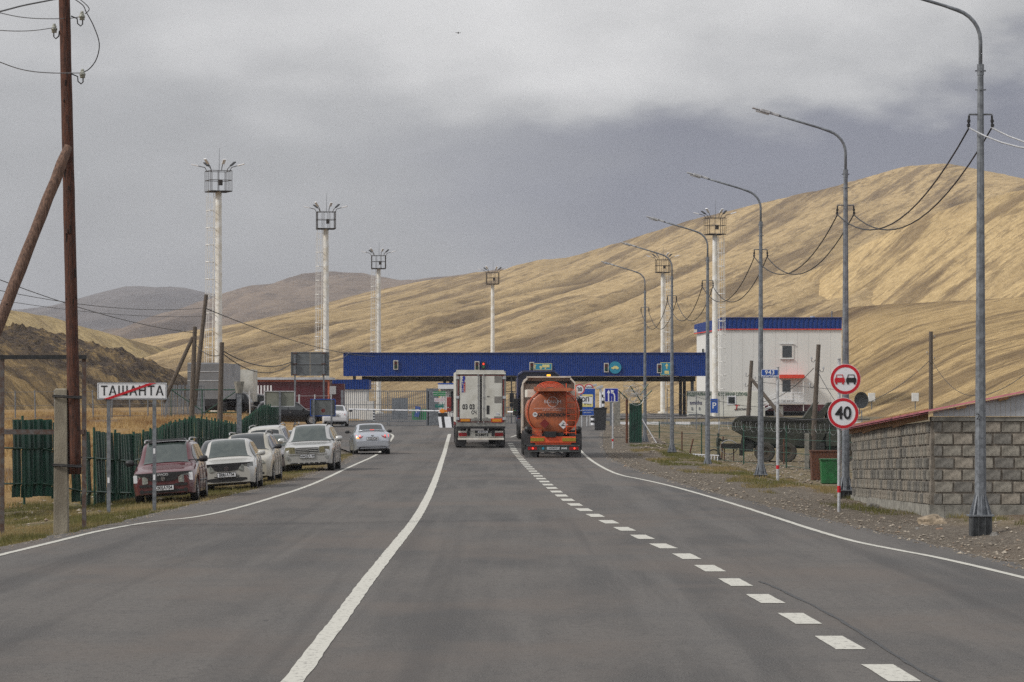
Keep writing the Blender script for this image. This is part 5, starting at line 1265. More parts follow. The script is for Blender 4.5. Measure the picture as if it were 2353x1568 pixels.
# ---- mesh fence with razor wire
FP = [(1478, 258), (1515, 252), (1612, 233), (1709, 216), (1807, 203), (1907, 192), (1998, 183)]
fp = [(px(a, b2), b2) for a, b2 in FP]
def fz(x, y): return gh(x, y)
ft = thing('mesh_fence', 'green wire mesh fence with razor wire coils before the army lorry', 'fence', (fp[0][0], fp[0][1], 0))
ox, oy = fp[0]
for i, (x, y) in enumerate(fp):
    z = fz(x, y); g = MB(); g.cyl((x-ox, y-oy, z-.2), (x-ox, y-oy, z+2.45), .045, n=6); g.build('post', post_green, ft)
def wires_between(parent, pts, o, hs, r, mat, nm, sag=.03, wob=.0):
    g = MB()
    for h in hs:
        P = []
        for (xa, ya), (xb, yb) in zip(pts, pts[1:]):
            for k in range(6):
                u = k/6; x, y = xa+(xb-xa)*u, ya+(yb-ya)*u
                P.append((x-o[0], y-o[1], fz(x, y)+h-sag*4*u*(1-u)+wob*noise.noise(Vector((x*.7, h*3, 0)))))
        x, y = pts[-1]; P.append((x-o[0], y-o[1], fz(x, y)+h)); g.tube(P, r, 4, False)
    return tag(g.build(nm, mat, parent), kind=None)
wires_between(ft, fp, fp[0], (.12, .9, 1.7, 2.3), .016, post_green, 'line_wire')
wires_between(ft, fp, fp[0], (2.95,), .03, wire_m, 'top_wire', .06, .1)
g = MB(); 
for (xa, ya), (xb, yb) in zip(fp, fp[1:]):
    L_ = math.hypot(xb-xa, yb-ya); n_ = int(L_/.3)
    for k in range(n_):
        u = k/n_; x, y = xa+(xb-xa)*u, ya+(yb-ya)*u; z = fz(x, y); g.cyl((x-ox, y-oy, z+.05), (x-ox, y-oy, z+2.15), .0022, n=3, caps=False)
for h in [.1+.4*i for i in range(6)]:
    for (xa, ya), (xb, yb) in zip(fp, fp[1:]): g.cyl((xa-ox, ya-oy, fz(xa, ya)+h), (xb-ox, yb-oy, fz(xb, yb)+h), .003, n=3, caps=False)
tag(g.build('mesh_infill', post_green, ft), kind='stuff')
g = MB(); P = []; tot = 0
for (xa, ya), (xb, yb) in zip(fp, fp[1:]):
    L_ = math.hypot(xb-xa, yb-ya); n_ = int(L_/.05)
    for k in range(n_):
        u = k/n_; x, y = xa+(xb-xa)*u, ya+(yb-ya)*u; tot += .05; a = tot*2*PI/1.3+5*noise.noise(Vector((tot*.4, 0, 0))); R_ = .29+.12*noise.noise(Vector((tot*.5, 3, 0)))
        P.append((x-ox+.12*math.cos(a), y-oy+R_*.6*math.cos(a), fz(x, y)+2.35+R_*math.sin(a)*.95+.1*noise.noise(Vector((tot*.6, 7, 0)))))
g.tube(P, .004, 3, False); tag(g.build('razor_coil', galv_light, ft), kind=None)
# second row of thin posts by the roadway beyond
ft2 = thing('wire_fence', 'thin posts with a wavy strand running before the customs van', 'fence', (px(1560, 300), 300, 0)); f2 = [(px(1533, 330), 330), (px(1600, 318), 318), (px(1652, 308), 308), (px(1780, 290), 290), (px(1860, 280), 280), (px(1980, 270), 270)]
for x, y in f2: g = MB(); z = gh(x, y); g.cyl((x-px(1560, 300), y-300, z-.2), (x-px(1560, 300), y-300, z+3.2), .045, n=6); g.build('post', galv, ft2)
wires_between(ft2, f2, (px(1560, 300), 300), (3.0, 1.5), .02, wire_m, 'line_wire', .1, .1)
for k, (xd, yb, yt, tilt, Y) in enumerate([(1567, 1038, 986, 0, 240), (1588, 1050, 1005, 14, 225), (1658, 1046, 1000, 4, 232), (1801, 1056, 1003, 0, 214)]):
    x = px(xd-8 if tilt > 10 else xd, Y); t_ = thing('rusty_stake', ['rusty stake beside the fourth lamp', 'leaning rusty stake left of the white ladder', 'rusty stake right of the soldier', 'rusty stake before the army lorry wheel'][k], 'stake', (x, Y, gh(x, Y))); g = MB(); h = (yb-yt)/F*Y*1.15; g.cyl((0, 0, -.1), (h*math.tan(rad(tilt)), 0, h), .05, n=5); g.build('stake', rust, t_)
# white ladder lying on the ground
Y = 222; xa, xb = px(1572, Y), px(1652, Y); t_ = thing('white_ladder', 'white ladder lying on its side on the grass left of the soldier', 'ladder', (xa, Y, gh(xa, Y)+.02))
g = MB(); L_ = xb-xa
for z in (.05, .52): g.cyl((0, 0, z), (L_, 0, z-.12), .035, n=6)
g.build('rail', sign_white, t_)
for k in range(11): g = MB(); x = .1+k*L_/11; g.cyl((x, 0, .04-.12*x/L_), (x+.03, 0, .52-.12*x/L_), .028, n=5); g.build('rung', sign_white, t_)
# tyres lying on the slope
for (xd, yd, lab) in ((1496, 1020, 'old tyre half sunk by the foot of the farthest lamp'), (1640, 1000, 'old tyre standing by the fourth lamp')):
    Y = 235; x = px(xd, Y)
    g = MB(); g.tube([(.42*math.cos(a*PI/12), 0, .42*math.sin(a*PI/12)+.30) for a in range(25)], .05, 6, False); o = g.build('old_tyre', rubber, None, (x, Y, gh(x, Y)-.1), smooth=True); tag(o, lab, 'tyre')

# ================================================================ army lorry
Y = 224; x = px(1762, Y); z = gh(x, Y)
al = thing('army_lorry', 'dark green army lorry with a boat shaped body and big chunky tyres behind the fence', 'lorry', (px(1803, Y), Y, z), rad(-90-3))
arm = M('army_green_paint', (.034, .037, .025), .7, 0, .25, 1.6, col2=(.020, .022, .016)); armd = M('army_dark', (.018, .018, .016), .8, 0, .2, 3)
# local: +y is forward (to the right in the picture), near side is +x
def yl(xd): return px(xd, Y)-px(1803, Y)
def zl(yd): return pz(yd, Y)-z
g = MB()
bw = 1.25
prof = [(yl(1690), zl(962)), (yl(1682), zl(972)), (yl(1682), zl(988)), (yl(1700), zl(998)), (yl(1738), zl(1017)), (yl(1880), zl(1029)), (yl(1906), zl(974)), (yl(1896), zl(961)), (yl(1700), zl(957))]
vs = [(sx*bw*(.9 if i in (2, 3, 4, 5) else 1), a, b2) for sx in (-1, 1) for i, (a, b2) in enumerate(prof)]
n_ = len(prof); g.add(vs, [tuple(range(n_)), tuple(range(2*n_-1, n_-1, -1))] + [(i, n_+i, n_+(i+1) % n_, (i+1) % n_) for i in range(n_)]); hull = g.build('hull_body', arm, al, bevel=.03)
g = MB(); g.box((bw+.04, (yl(1700)+yl(1890))/2, zl(966)), (.08, yl(1890)-yl(1700), .12)); g.box((bw+.03, yl(1735), zl(990)), (.05, .10, 1.0)); g.box((bw+.03, yl(1790), zl(995)), (.05, .10, 1.3)); g.box((bw+.03, yl(1845), zl(998)), (.05, .10, 1.4)); g.build('body_rail', armd, hull)
for (xa, xb) in ((1840, 1880), (1868, 1912)):
    g = MB(); a0, a1 = yl(xa), yl(xb); g.add([(bw, a0, zl(966)), (bw, a1-.3, zl(925)), (bw, a1, zl(925)), (bw, a0+.5, zl(968)), (-bw, a0, zl(966)), (-bw, a1-.3, zl(925)), (-bw, a1, zl(925)), (-bw, a0+.5, zl(968))], [(0, 1, 2, 3), (7, 6, 5, 4), (0, 4, 5, 1), (1, 5, 6, 2), (2, 6, 7, 3)]); g.build('raised_flap', arm, al)
bigw = wheel_mesh(.64, .42, .04).mesh('big_wheel', [M('dusty_tyre', (.060, .052, .043), .9, 0, .25, 12), M('army_wheel_hub', (.06, .045, .03), .8, 0, .2, 9)])
for yd in (1757, 1807, 1950):
    for sg in (1, -1): link('wheel', bigw, al, (sg*1.05, yl(yd), .62), (0, 0, 0 if sg > 0 else PI))
g = MB(); g.box((0, yl(1810), 1.02), (.9, 8.5, .3)); g.box((0, yl(1715), .9), (1.9, .9, .5)); g.box((0, yl(1800), 1.35), (1.7, yl(1890)-yl(1700), .75)); g.box((0, yl(1940), .95), (1.7, 2.6, .6)); g.box((.9, yl(1875), .95), (.6, 1.0, .6)); g.build('chassis', armd, al)  # chassis beam, with dark boxes added for the shadow mass under the hull
g = MB(); g.box((.95, yl(1705), .95), (.12, .25, 1.1), Matrix.Rotation(rad(-8), 3, 'X')); g.build('rear_leg', armd, al)
g = MB(); prof = [(yl(1896), 1.0), (yl(1896), zl(958)), (yl(1902), zl(942)), (yl(1938), zl(942)), (yl(1944), zl(970)), (yl(1975), zl(978)), (yl(1980), 1.0)]
vs = [(sx*1.15, a, b2) for sx in (-1, 1) for a, b2 in prof]; n_ = len(prof); g.add(vs, [tuple(range(n_)), tuple(range(2*n_-1, n_-1, -1))] + [(i, n_+i, n_+(i+1) % n_, (i+1) % n_) for i in range(n_)]); cb = g.build('cab', arm, al, bevel=.03)
g = MB(); g.box((1.16, yl(1918), zl(955)), (.02, 1.0, .42)); g.build('cab_window', glass_dark, cb); g = MB(); g.box((0, yl(1918), zl(941)+.03), (2.2, 1.1, .06)); g.build('cab_roof', galv_light, cb)
# ---- soldier
def person(x, y, label, h=1.76):
    z = gh(x, y); root = thing('person', label, 'person', (x, y, z), rad(-80))
    s = h/1.76
    J = {'pel': (0, 0, .95), 'sp1': (0, .01, 1.12), 'ch': (0, .0, 1.34), 'nk': (0, .01, 1.50), 'hd': (0, .03, 1.60), 'tp': (0, .02, 1.72),
         'hl': (-.10, 0, .90), 'kl': (-.11, .03, .50), 'al': (-.11, -.02, .10), 'tl': (-.12, .14, .05), 'hr': (.10, 0, .90), 'kr': (.12, .02, .50), 'ar': (.13, -.04, .10), 'tr': (.14, .12, .05),
         'sl': (-.20, 0, 1.42), 'el': (-.24, .22, 1.26), 'wl': (-.10, .45, 1.32), 'pl': (-.07, .53, 1.34), 'sr': (.20, 0, 1.42), 'er': (.25, .24, 1.27), 'wr': (.12, .47, 1.34), 'pr': (.08, .55, 1.36)}
    E = [('pel', 'sp1'), ('sp1', 'ch'), ('ch', 'nk'), ('nk', 'hd'), ('hd', 'tp'), ('pel', 'hl'), ('hl', 'kl'), ('kl', 'al'), ('al', 'tl'), ('pel', 'hr'), ('hr', 'kr'), ('kr', 'ar'), ('ar', 'tr'), ('ch', 'sl'), ('sl', 'el'), ('el', 'wl'), ('wl', 'pl'), ('ch', 'sr'), ('sr', 'er'), ('er', 'wr'), ('wr', 'pr')]
    Rr = {'pel': .15, 'sp1': .155, 'ch': .17, 'nk': .065, 'hd': .095, 'tp': .085, 'hl': .10, 'kl': .075, 'al': .055, 'tl': .045, 'hr': .10, 'kr': .075, 'ar': .055, 'tr': .045, 'sl': .085, 'el': .062, 'wl': .045, 'pl': .04, 'sr': .085, 'er': .062, 'wr': .045, 'pr': .04}
    ks = list(J)
    # fingers: short chains rooted in the palms
    for sd, bx in (('l', -1), ('r', 1)):
        p0 = Vector(J['p'+sd])
        for k in range(4):
            nm = f'f{sd}{k}'; J[nm] = tuple(p0+Vector(((k-1.5)*.022, .05, .004))); J[nm+'b'] = tuple(p0+Vector(((k-1.5)*.024, .085-.006*abs(k-1.3), -.012))); E += [('p'+sd, nm), (nm, nm+'b')]; Rr[nm] = .011; Rr[nm+'b'] = .009
        nm = f't{sd}h'; J[nm] = tuple(p0+Vector((-bx*.04, .015, .01))); J[nm+'b'] = tuple(p0+Vector((-bx*.052, .045, .012))); E += [('p'+sd, nm), (nm, nm+'b')]; Rr[nm] = .012; Rr[nm+'b'] = .010
    ks = list(J)
    me = bpy.data.meshes.new('body'); me.from_pydata([tuple(c*s for c in J[k]) for k in ks], [(ks.index(a), ks.index(b2)) for a, b2 in E], [])
    camo = M('camouflage_cloth', (.050, .062, .050), .9, 0, .3, 9, col2=(.016, .020, .018)); me.materials.append(camo)
    o = link('body', me, root); sk = o.modifiers.new('skin', 'SKIN'); sb_ = o.modifiers.new('sub', 'SUBSURF'); sb_.levels = 1; sb_.render_levels = 1
    for i, k in enumerate(ks): me.skin_vertices[0].data[i].radius = (Rr[k]*s*.95, Rr[k]*s*.95); me.skin_vertices[0].data[i].use_root = (k == 'pel')
    skin_m = M('skin_tone', (.42, .24, .16), .6, 0, .1, 10)
    g = MB(); g.cyl((0, .085, 1.57), (0, .115, 1.60), .05, .055, 10); g.box((0, .13, 1.60), (.02, .03, .035)); fc = g.build('face', skin_m, root, smooth=True)
    g = MB(); g.box((-.03, .118, 1.615), (.016, .006, .008)); g.box((.03, .118, 1.615), (.016, .006, .008)); g.box((0, .118, 1.568), (.035, .006, .008)); g.build('eyes_and_mouth', black, fc)
    g = MB(); g.cyl((0, .0, 1.66), (0, .0, 1.76), .105, .085, 12); g.box((0, .10, 1.672), (.15, .12, .015)); g.build('cap', camo, root)
    for sg in (-1, 1): g = MB(); g.box((sg*.12, .05, .06), (.11, .30, .13)); g.build('boot', black, root, bevel=.03)
    return root
person(px(1650, 231), 231, 'soldier in camouflage with arms held out, standing behind the fence')
# old yellow wheelbarrow-like drum frame near the lorry tail
Y = 226; x = px(1675, Y); t_ = thing('cable_reel', 'rusty reel on a stand between the soldier and the army lorry', 'reel', (x, Y, gh(x, Y)))
g = MB(); g.tube([(.55*math.cos(a*PI/10), 0, .9+.45*math.sin(a*PI/10)) for a in range(21)], .035, 5, False); g.build('hoop', galv_light, t_); g = MB(); g.box((0, 0, .95), (1.1, .5, .28), Matrix.Rotation(rad(5), 3, 'Y')); g.build('reel_core', rust, t_); g = MB(); g.cyl((-.3, 0, 0), (-.3, 0, .9), .04, n=5); g.cyl((.3, 0, 0), (.3, 0, .9), .04, n=5); g.build('stand', rust, t_)

# ================================================================ wooden poles on the right
def wood_pole(name, label, base, top, r0, r1, extra=None, stub=None, mat=None, ins=()):
    """base, top: world vectors"""
    t_ = thing(name, label, 'utility pole', base); d = top-base; g = MB()
    g.cyl((0, 0, -.2), d, r0, r1, 10); g.build('pole', mat or wood_old, t_)
    if extra is not None:
        g = MB(); a, b2 = extra; g.cyl(a-base, b2-base, r0*.85, r0*.7, 8); g.build('brace', mat or wood_old, t_)
    if stub: g = MB(); g.box(Vector(stub[0])+Vector((0, 0, stub[1]/2-.2)), (.24, .22, stub[1])); g.build('stub', concrete, t_)
    for (u, sd) in ins:
        p = d*u; g = MB(); s_ = sd
        g.tube([p, p+Vector((s_*.16, 0, -.05)), p+Vector((s_*.22, 0, -.16)), p+Vector((s_*.34, 0, -.14)), p+Vector((s_*.36, 0, .02))], .018, 5); h_ = g.build('hook', wire_m, t_)
        g = MB(); c_ = p+Vector((s_*.36, 0, 0)); g.cyl(c_, c_+Vector((0, 0, .14)), .05, .04, 8); g.cyl(c_+Vector((0, 0, .05)), c_+Vector((0, 0, .09)), .062, n=8); g.build('insulator', galv_light, h_)
    return t_
def W_(xd, yd, Y): return at(xd, yd, Y)
Y = 260; wood_pole('utility_pole', 'leaning grey wooden pole with a brace left of the kilometre plate', W_(1718, 975, Y), W_(1727, 829, Y), .17, .13, (W_(1806, 970, Y-2), W_(1724, 868, Y)), None, ins=((.78, -1), (.72, 1), (.62, -1)))
Y = 200; b_ = W_(1865, 1076, Y); wood_pole('utility_pole', 'grey wooden pole tied to a low concrete stub before the white building', b_, W_(1881, 792, Y), .17, .12, None, ((-.28, -.1, 0), 2.2), ins=((.88, -1), (.80, 1), (.67, -1)))
Y = 330; b_ = W_(2139, 932, Y); wood_pole('utility_pole', 'dark wooden pole alone on the slope above the pink roof', W_(2139, 938, Y), W_(2139, 762, Y), .21, .19, ins=((.93, 1), (.72, -1), (.65, 1)))
p1, p2, p3 = W_(1731, 868, 260), W_(1877, 852, 200), W_(2139, 830, 330)
cable('overhead_cable', W_(1870, 846, 200), W_(1740, 925, 262), .5, .02, 'cable from the white building pole down towards the braced pole')
cable('overhead_cable', W_(1875, 846, 200), W_(1925, 930, 195), .1, .018, 'cable from the white building pole down to the right')
cable('overhead_cable', W_(1728, 876, 260), W_(1960, 898, 210), .05, .016, 'nearly level thin wire crossing the white building front')
cable('overhead_cable', W_(2135, 830, 330), W_(1990, 928, 300), .4, .03, 'cable falling left from the lone slope pole')
cable('overhead_cable', W_(2143, 832, 330), W_(2260, 905, 290), 1.2, .025, 'cable sagging right from the lone slope pole')
cable('overhead_cable', W_(2353, 862, 120), W_(2250, 912, 105), .1, .012, 'cable meeting the pink roof near the nearest lamp')
# satellite dish and air boxes on the slope
Y = 300; x = px(1976, Y); t_ = thing('satellite_dish', 'grey mesh satellite dish behind the speed signs', 'satellite dish', (x, Y, pz(948, Y)), rad(25))
g = MB(); vs = []; fs = []; nn = 20
for k in range(5):
    r_ = .72*k/4; 
    for i in range(nn): a = 2*PI*i/nn; vs.append((r_*math.cos(a), .35*(r_/.72)**2*-1+.1, 1.05+r_*math.sin(a)))
for k in range(4):
    for i in range(nn): fs.append((k*nn+i, k*nn+(i+1) % nn, (k+1)*nn+(i+1) % nn, (k+1)*nn+i))
g.add(vs, fs); g.build('dish', M('dish_grey', (.09, .095, .10), .6, .3, .15, 5), t_, smooth=True)
g = MB()
for i in range(12): a = 2*PI*i/12; g.cyl((0, .08, 1.05), (.73*math.cos(a), -.26, 1.05+.73*math.sin(a)), .012, n=4)
g.cyl((0, .1, -.2), (0, .1, 1.0), .05, n=8); g.build('dish_frame', galv, t_)
for xd, lab in ((2003, 'left small white box on the slope above the pink roof'), (2103, 'right small white box on the slope beside the lone pole')):
    Y = 310; x = px(xd, Y); t_ = thing('meter_box', lab, 'box', (x, Y, pz(935, Y))); g = MB(); g.box((0, 0, .85), (.6, .4, .75)); g.build('box', white_paint, t_, bevel=.02); g = MB(); g.box((0, 0, .2), (.08, .08, .9)); g.build('leg', galv, t_)
# ================================================================ light towers
yellowed = M('tower_white_paint', (.76, .76, .74), .45, 0, .08, 2, col2=(.64, .60, .52))
cage_m = M('tower_cage_steel', (.055, .045, .038), .7, .2, .3, 8)
def tower(xd, Y, label, ladder, rot, hasladder=True, zb=None):
    x = px(xd, Y); z0 = gh(x, Y) if zb is None else zb; zf = 20.3; t_ = thing('light_tower', label, 'light tower', (x, Y, z0), 0, 'tall white floodlight towers')
    h = zf-z0; g = MB(); g.cyl((0, 0, 0), (0, 0, h), .35, .27, 16); g.cyl((0, 0, 0), (0, 0, .25), .7, n=16); g.build('mast', yellowed, t_, smooth=False)
    q = Matrix.Rotation(rot, 3, 'Z'); R_ = 1.12
    g = MB(); c8 = [q @ Vector((R_*math.cos(2*PI*k/8)*1.0, R_*math.sin(2*PI*k/8), 0)) for k in range(8)]
    c4 = [q @ Vector((sx*.93, sy*.93, 0)) for sx, sy in ((-1, -1), (1, -1), (1, 1), (-1, 1))]
    P = []
    for a, b2 in zip(c4, c4[1:]+c4[:1]): P += [a, a.lerp(b2, .34), a.lerp(b2, .67)]
    for zz in (0, .95, 1.75):
        for a, b2 in zip(P, P[1:]+P[:1]): g.cyl(a+Vector((0, 0, h+zz)), b2+Vector((0, 0, h+zz)), .034, n=4)
    for a in P: g.cyl(a+Vector((0, 0, h)), a+Vector((0, 0, h+1.75)), .032, n=4)
    for a in c4: g.cyl(Vector((0, 0, h-.05)), a+Vector((0, 0, h)), .06, n=4)
    g.box((0, 0, h+.04), (1.8, 1.8, .04), q); g.box((.2, -.3, h+.75), (.3, .3, .45), q); cg = g.build('platform_cage', cage_m, t_)
    g = MB(); g.cyl((.05, 0, h+1.7), (.08, 0, h+3.7), .03, .012, 6); g.build('antenna', galv, cg)
    for k, (ang, el, mt) in enumerate(((180, 28, 0), (238, 60, 0), (290, 55, 0), (50, 55, 1), (350, 30, 0), (130, 50, 1))):
        if k == 5 and rot > .5: continue
        d = Vector((math.cos(rad(ang)), math.sin(rad(ang)), 0)); b0 = d*1.0+Vector((0, 0, h+1.75)); e1 = b0+d*.15+Vector((0, 0, .3)); e2 = b0+d*(.75*math.cos(rad(el))+.1)+Vector((0, 0, .3+.32*math.sin(rad(el))))
        g = MB(); g.tube([b0, e1, e2], .035, 5); ar_ = g.build('lamp_arm', cage_m, cg)
        dd = (e2-e1).normalized(); qq = dd.to_track_quat('X', 'Z').to_matrix(); g = MB(); g.box(e2+dd*.25, (.62, .26, .10), qq); g.build('floodlight', sign_white if not mt else dark_steel, ar_, bevel=.02)
    if hasladder:
        s_ = ladder; lx = s_*.80; g = MB()
        for dx_ in (-.24, .24): g.cyl((lx+dx_, -.15, 2.0), (s_*.62+dx_, -.15, h+.2), .036, n=4)
        n_ = int((h-2)/.6)
        for k in range(n_): zz = 2.2+k*.6; u = (zz-2)/h; xx = lx+(s_*.62-lx)*u; g.cyl((xx-.24, -.15, zz), (xx+.24, -.15, zz), .028, n=4, caps=False)
        g.build('ladder', white_paint, t_)
        g = MB()
        for k in range(int((h-4)/1.45)):
            zz = 4+k*1.45; u = (zz-2)/h; xx = lx+(s_*.62-lx)*u
            g.tube([(xx+.24, -.1, zz), (xx+.34, -.55, zz), (xx, -.85, zz), (xx-.34, -.55, zz), (xx-.24, -.1, zz)], .038, 4)
            g.cyl((xx, -.12, zz), (0, 0, zz), .02, n=4)
        for px2, py2 in ((.34, -.55), (0, -.85), (-.34, -.55)): g.cyl((lx+px2, py2, 4), (s_*.62+px2, py2, h-.4), .028, n=4)
        g.build('ladder_cage', white_paint, t_)
    return t_
tower(502, 296, 'tallest light tower at the far left, its ladder hoops on the left', -1, .35)
tower(749, 360, 'light tower above the big grey sign back', -1, .15, zb=.8)
tower(870, 468, 'light tower behind the left end of the blue canopy', -1, .1, zb=.8)
tower(1132, 530, 'light tower behind the middle of the blue canopy, above the box lorry', 0, .1, False, zb=.8)
tower(1643, 372, 'light tower in front of the white building with the customs van', 1, .25, zb=-.2)
tower(1523, 482, 'light tower behind the right part of the canopy, ladder on its right', 1, .1, zb=.8)

# ================================================================ checkpoint canopy
CY = 385.0; s_ = F/CY
xa, xb = px(790, CY), px(1628, CY); zt_, zb_ = pz(812, CY), pz(864, CY)
cn_ = thing('checkpoint_canopy', 'long flat blue canopy of ribbed sheets spanning the road at the border checkpoint', 'canopy', ((xa+xb)/2, CY, .8)); ox = (xa+xb)/2; oz = .8
Wc_ = xb-xa; H_ = zt_-zb_; npan = 40; pw = Wc_/npan
g = MB()
for k in range(4):
    x0 = -pw/2+k*pw/4
    g.add([(x0, 0, -H_/2), (x0+pw*.11, 0, -H_/2), (x0+pw*.14, .025, -H_/2), (x0+pw*.22, .025, -H_/2), (x0+pw*.25, 0, -H_/2), (x0, 0, H_/2), (x0+pw*.11, 0, H_/2), (x0+pw*.14, .025, H_/2), (x0+pw*.22, .025, H_/2), (x0+pw*.25, 0, H_/2)], [(j, j+1, j+6, j+5) for j in range(4)])
pme = g.mesh('fascia_panel', blue_sheet)
for k in range(npan):
    link('fascia_panel', pme, cn_, (-Wc_/2+pw*(k+.5), 0, (zt_+zb_)/2-oz+.0))
g = MB(); g.box((0, 6.1, (zt_+zb_)/2-oz+.05), (Wc_, 11.8, H_-.2)); g.build('roof_box', dark_steel, cn_)
g = MB(); g.box((0, -.03, zt_-oz+.03), (Wc_+.1, .14, .10)); g.box((0, -.03, zb_-oz), (Wc_+.1, .12, .06)); g.build('edge_trim', blue_sheet, cn_)
g = MB(); g.box((-Wc_/2-.03, 6, (zt_+zb_)/2-oz), (.05, 12.0, H_)); g.build('side_fascia', blue_sheet, cn_)
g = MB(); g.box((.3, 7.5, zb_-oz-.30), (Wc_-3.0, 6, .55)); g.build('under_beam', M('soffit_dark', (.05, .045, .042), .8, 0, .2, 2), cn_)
for xd in (818, 838, 1022, 1036, 1303, 1560, 1572, 1590):
    x = px(xd, CY+7)-ox; g = MB(); hh = zb_-oz; g.box((x, 6.5 if xd not in (818, 1560) else 3.2, hh/2-.2), (.34, .34, hh+.4)); g.build('column', galv if xd in (818, 1303, 1590) else dark_steel, cn_)
def signal(xd, yd, lit, lab, sm=1.0):
    z = pz(yd, CY); t_ = thing('traffic_light', lab, 'traffic light', (px(xd, CY), CY-.12, z), 0, 'lane signals on the canopy edge')
    g = MB(); g.box((0, 0, 0), (.52*sm, .12, 1.02*sm)); g.build('housing', M('signal_backplate', (.62, .58, .50), .6, 0, .1, 6) if sm == 1 else dark_steel, t_); 
    g = MB(); g.box((0, -.065, 0), (.34*sm, .02, .84*sm)); hf = g.build('face', black, t_)
    for k, (zz, m_) in enumerate(((.2*sm, red_lit if lit else M('dark_red_lens', (.10, .008, .006), .3, 0, .1, 9)), (-.2*sm, M('dark_green_lens', (.006, .05, .018), .3, 0, .1, 9) if not lit else sign_green))):
        g = MB(); g.cyl((0, -.07, zz), (0, -.10, zz), .15*sm, n=16); g.build('lens', m_, hf)
        g = MB(); g.tube([(.17*sm*math.cos(a), -.14, zz+.17*sm*math.sin(a)) for a in [i*PI/6 for i in range(7)]], .015, 4); g.build('visor', black, hf)
signal(909.5, 839, 0, 'unlit signal at the left end of the canopy'); signal(1096, 841, 0, 'unlit signal just left of the lit red one'); signal(1111, 840, 1, 'small signal showing red above the box lorry', .8)
signal(1222, 843, 0, 'unlit signal left of the small lorry lane plate'); signal(1393, 845, 0, 'unlit signal left of the round car lane sign'); signal(1515, 847, 0, 'unlit signal left of the bus lane plate')
def csign(xd, yd, w, h, lab, kind):
    z = pz(yd, CY); t_ = thing('lane_plate', lab, 'lane sign', (px(xd, CY), CY-.14, z))
    if kind == 'round':
        g = MB(); g.ring(.001, .68, (0, 0), 0, .04, 32); f_ = g.build('plate', sign_teal, t_); g = MB(); g.plate([(-.42, -.12), (-.42, .02), (-.26, .05), (-.15, .17), (.2, .17), (.28, .05), (.4, .02), (.4, -.12)], -.02, -.005); g.cyl((-.22, -.01, -.13), (-.22, -.03, -.13), .08, n=10); g.cyl((.22, -.01, -.13), (.22, -.03, -.13), .08, n=10); g.build('car_symbol', sign_yellow, f_)
    else:
        f_ = panel(t_, w, h, (0, 0), 0, sign_teal, sign_yellow, .05, r=.04)
        g = MB()
        if kind == 'lorry':
            g.box((-w*.34, -.012, -.05), (.12, .01, h*.5)); g.plate([(-w*.34-.16, .06), (-w*.34, .06+h*.28), (-w*.34+.16, .06)], -.016, -.008)
            g.box((w*.2, -.012, .08), (.8, .01, h*.42)); g.box((-.12, -.012, -.02), (.26, .01, h*.28)); g.cyl((-.1, -.02, -.19), (-.1, -.01, -.19), .09, n=10); g.cyl((.4, -.02, -.19), (.4, -.01, -.19), .09, n=10)
        else:
            g.box((0, -.012, .22), (.12, .01, .45)); g.plate([(-.2, .30), (0, .62), (.2, .30)], -.016, -.008); g.box((0, -.012, -.38), (.5, .01, .34)); g.box((0, -.02, -.33), (.3, .01, .12))
        g.build('symbol', sign_yellow, f_)
csign(1245, 843, 2.25, .75, 'long teal plate with an arrow and a lorry symbol on the canopy', 'lorry'); csign(1413.5, 845, 0, 0, 'round teal plate with a car symbol on the canopy', 'round'); csign(1532, 848, 1.42, 1.42, 'square teal plate with an arrow and a bus symbol on the canopy', 'bus')
# ---- steel gate with two leaves, barrier boom, booth
GY = 241.0
gt_ = thing('steel_gate', 'grey steel sliding gate of thin upright bars left of the booth', 'gate', (px(790, GY), GY, .82)); ox = px(790, GY)
def gx(xd): return px(xd, GY)-ox
zlo, zmid, zhi = pz(969, GY)-.82, pz(930, GY)-.82, pz(899, GY)-.82
zb2 = pz(978, GY)-.82
for a, b2 in ((791, 890), (894, 984)):
    xa_, xb_ = gx(a), gx(b2); g = MB()
    for zz in (zlo, zhi): g.box(((xa_+xb_)/2, 0, zz), (xb_-xa_, .05, .06))
    g.box(((xa_+xb_)/2, 0, zmid-.02), (xb_-xa_, .04, .045)); g.box(((xa_+xb_)/2, 0, zb2), (xb_-xa_, .04, .04))
    for x in (xa_, xb_): g.box((x, 0, (zhi+zb2)/2), (.07, .06, zhi-zb2))
    fr_ = g.build('leaf_frame', galv, gt_)
    n_ = 21; g = MB(); g.cyl((0, 0, zlo), (0, 0, zhi), .024, n=5); bme = g.mesh('bar', galv)
    for k in range(1, n_): link('bar', bme, fr_, (xa_+(xb_-xa_)*k/n_, 0, 0))
    g = MB(); g.cyl((0, 0, zb2), (0, 0, zlo), .012, n=4); bm2 = g.mesh('lower_bar', galv)
    for k in range(1, 34): link('lower_bar', bm2, fr_, (xa_+(xb_-xa_)*k/34, 0, 0))
for xd, w in ((786, .16), (986.5, .30)): g = MB(); g.box((gx(xd), .05, 1.2), (w, .16, 2.5)); g.build('gate_post', galv, gt_)
gt2 = thing('steel_gate', 'grey steel gate of upright bars between the box lorry and the blue tractor', 'gate', (px(1168, GY+8), GY+8, .82)); ox2 = px(1168, GY+8)
g = MB()
for zz in (.1, 1.2, 2.2): g.box((.9, 0, zz), (2.2, .05, .05))
g.build('leaf_frame', galv, gt2)
for k in range(9): g = MB(); g.cyl((k*.23, 0, .1), (k*.23, 0, 2.2), .018, n=5); g.build('bar', galv, gt2)
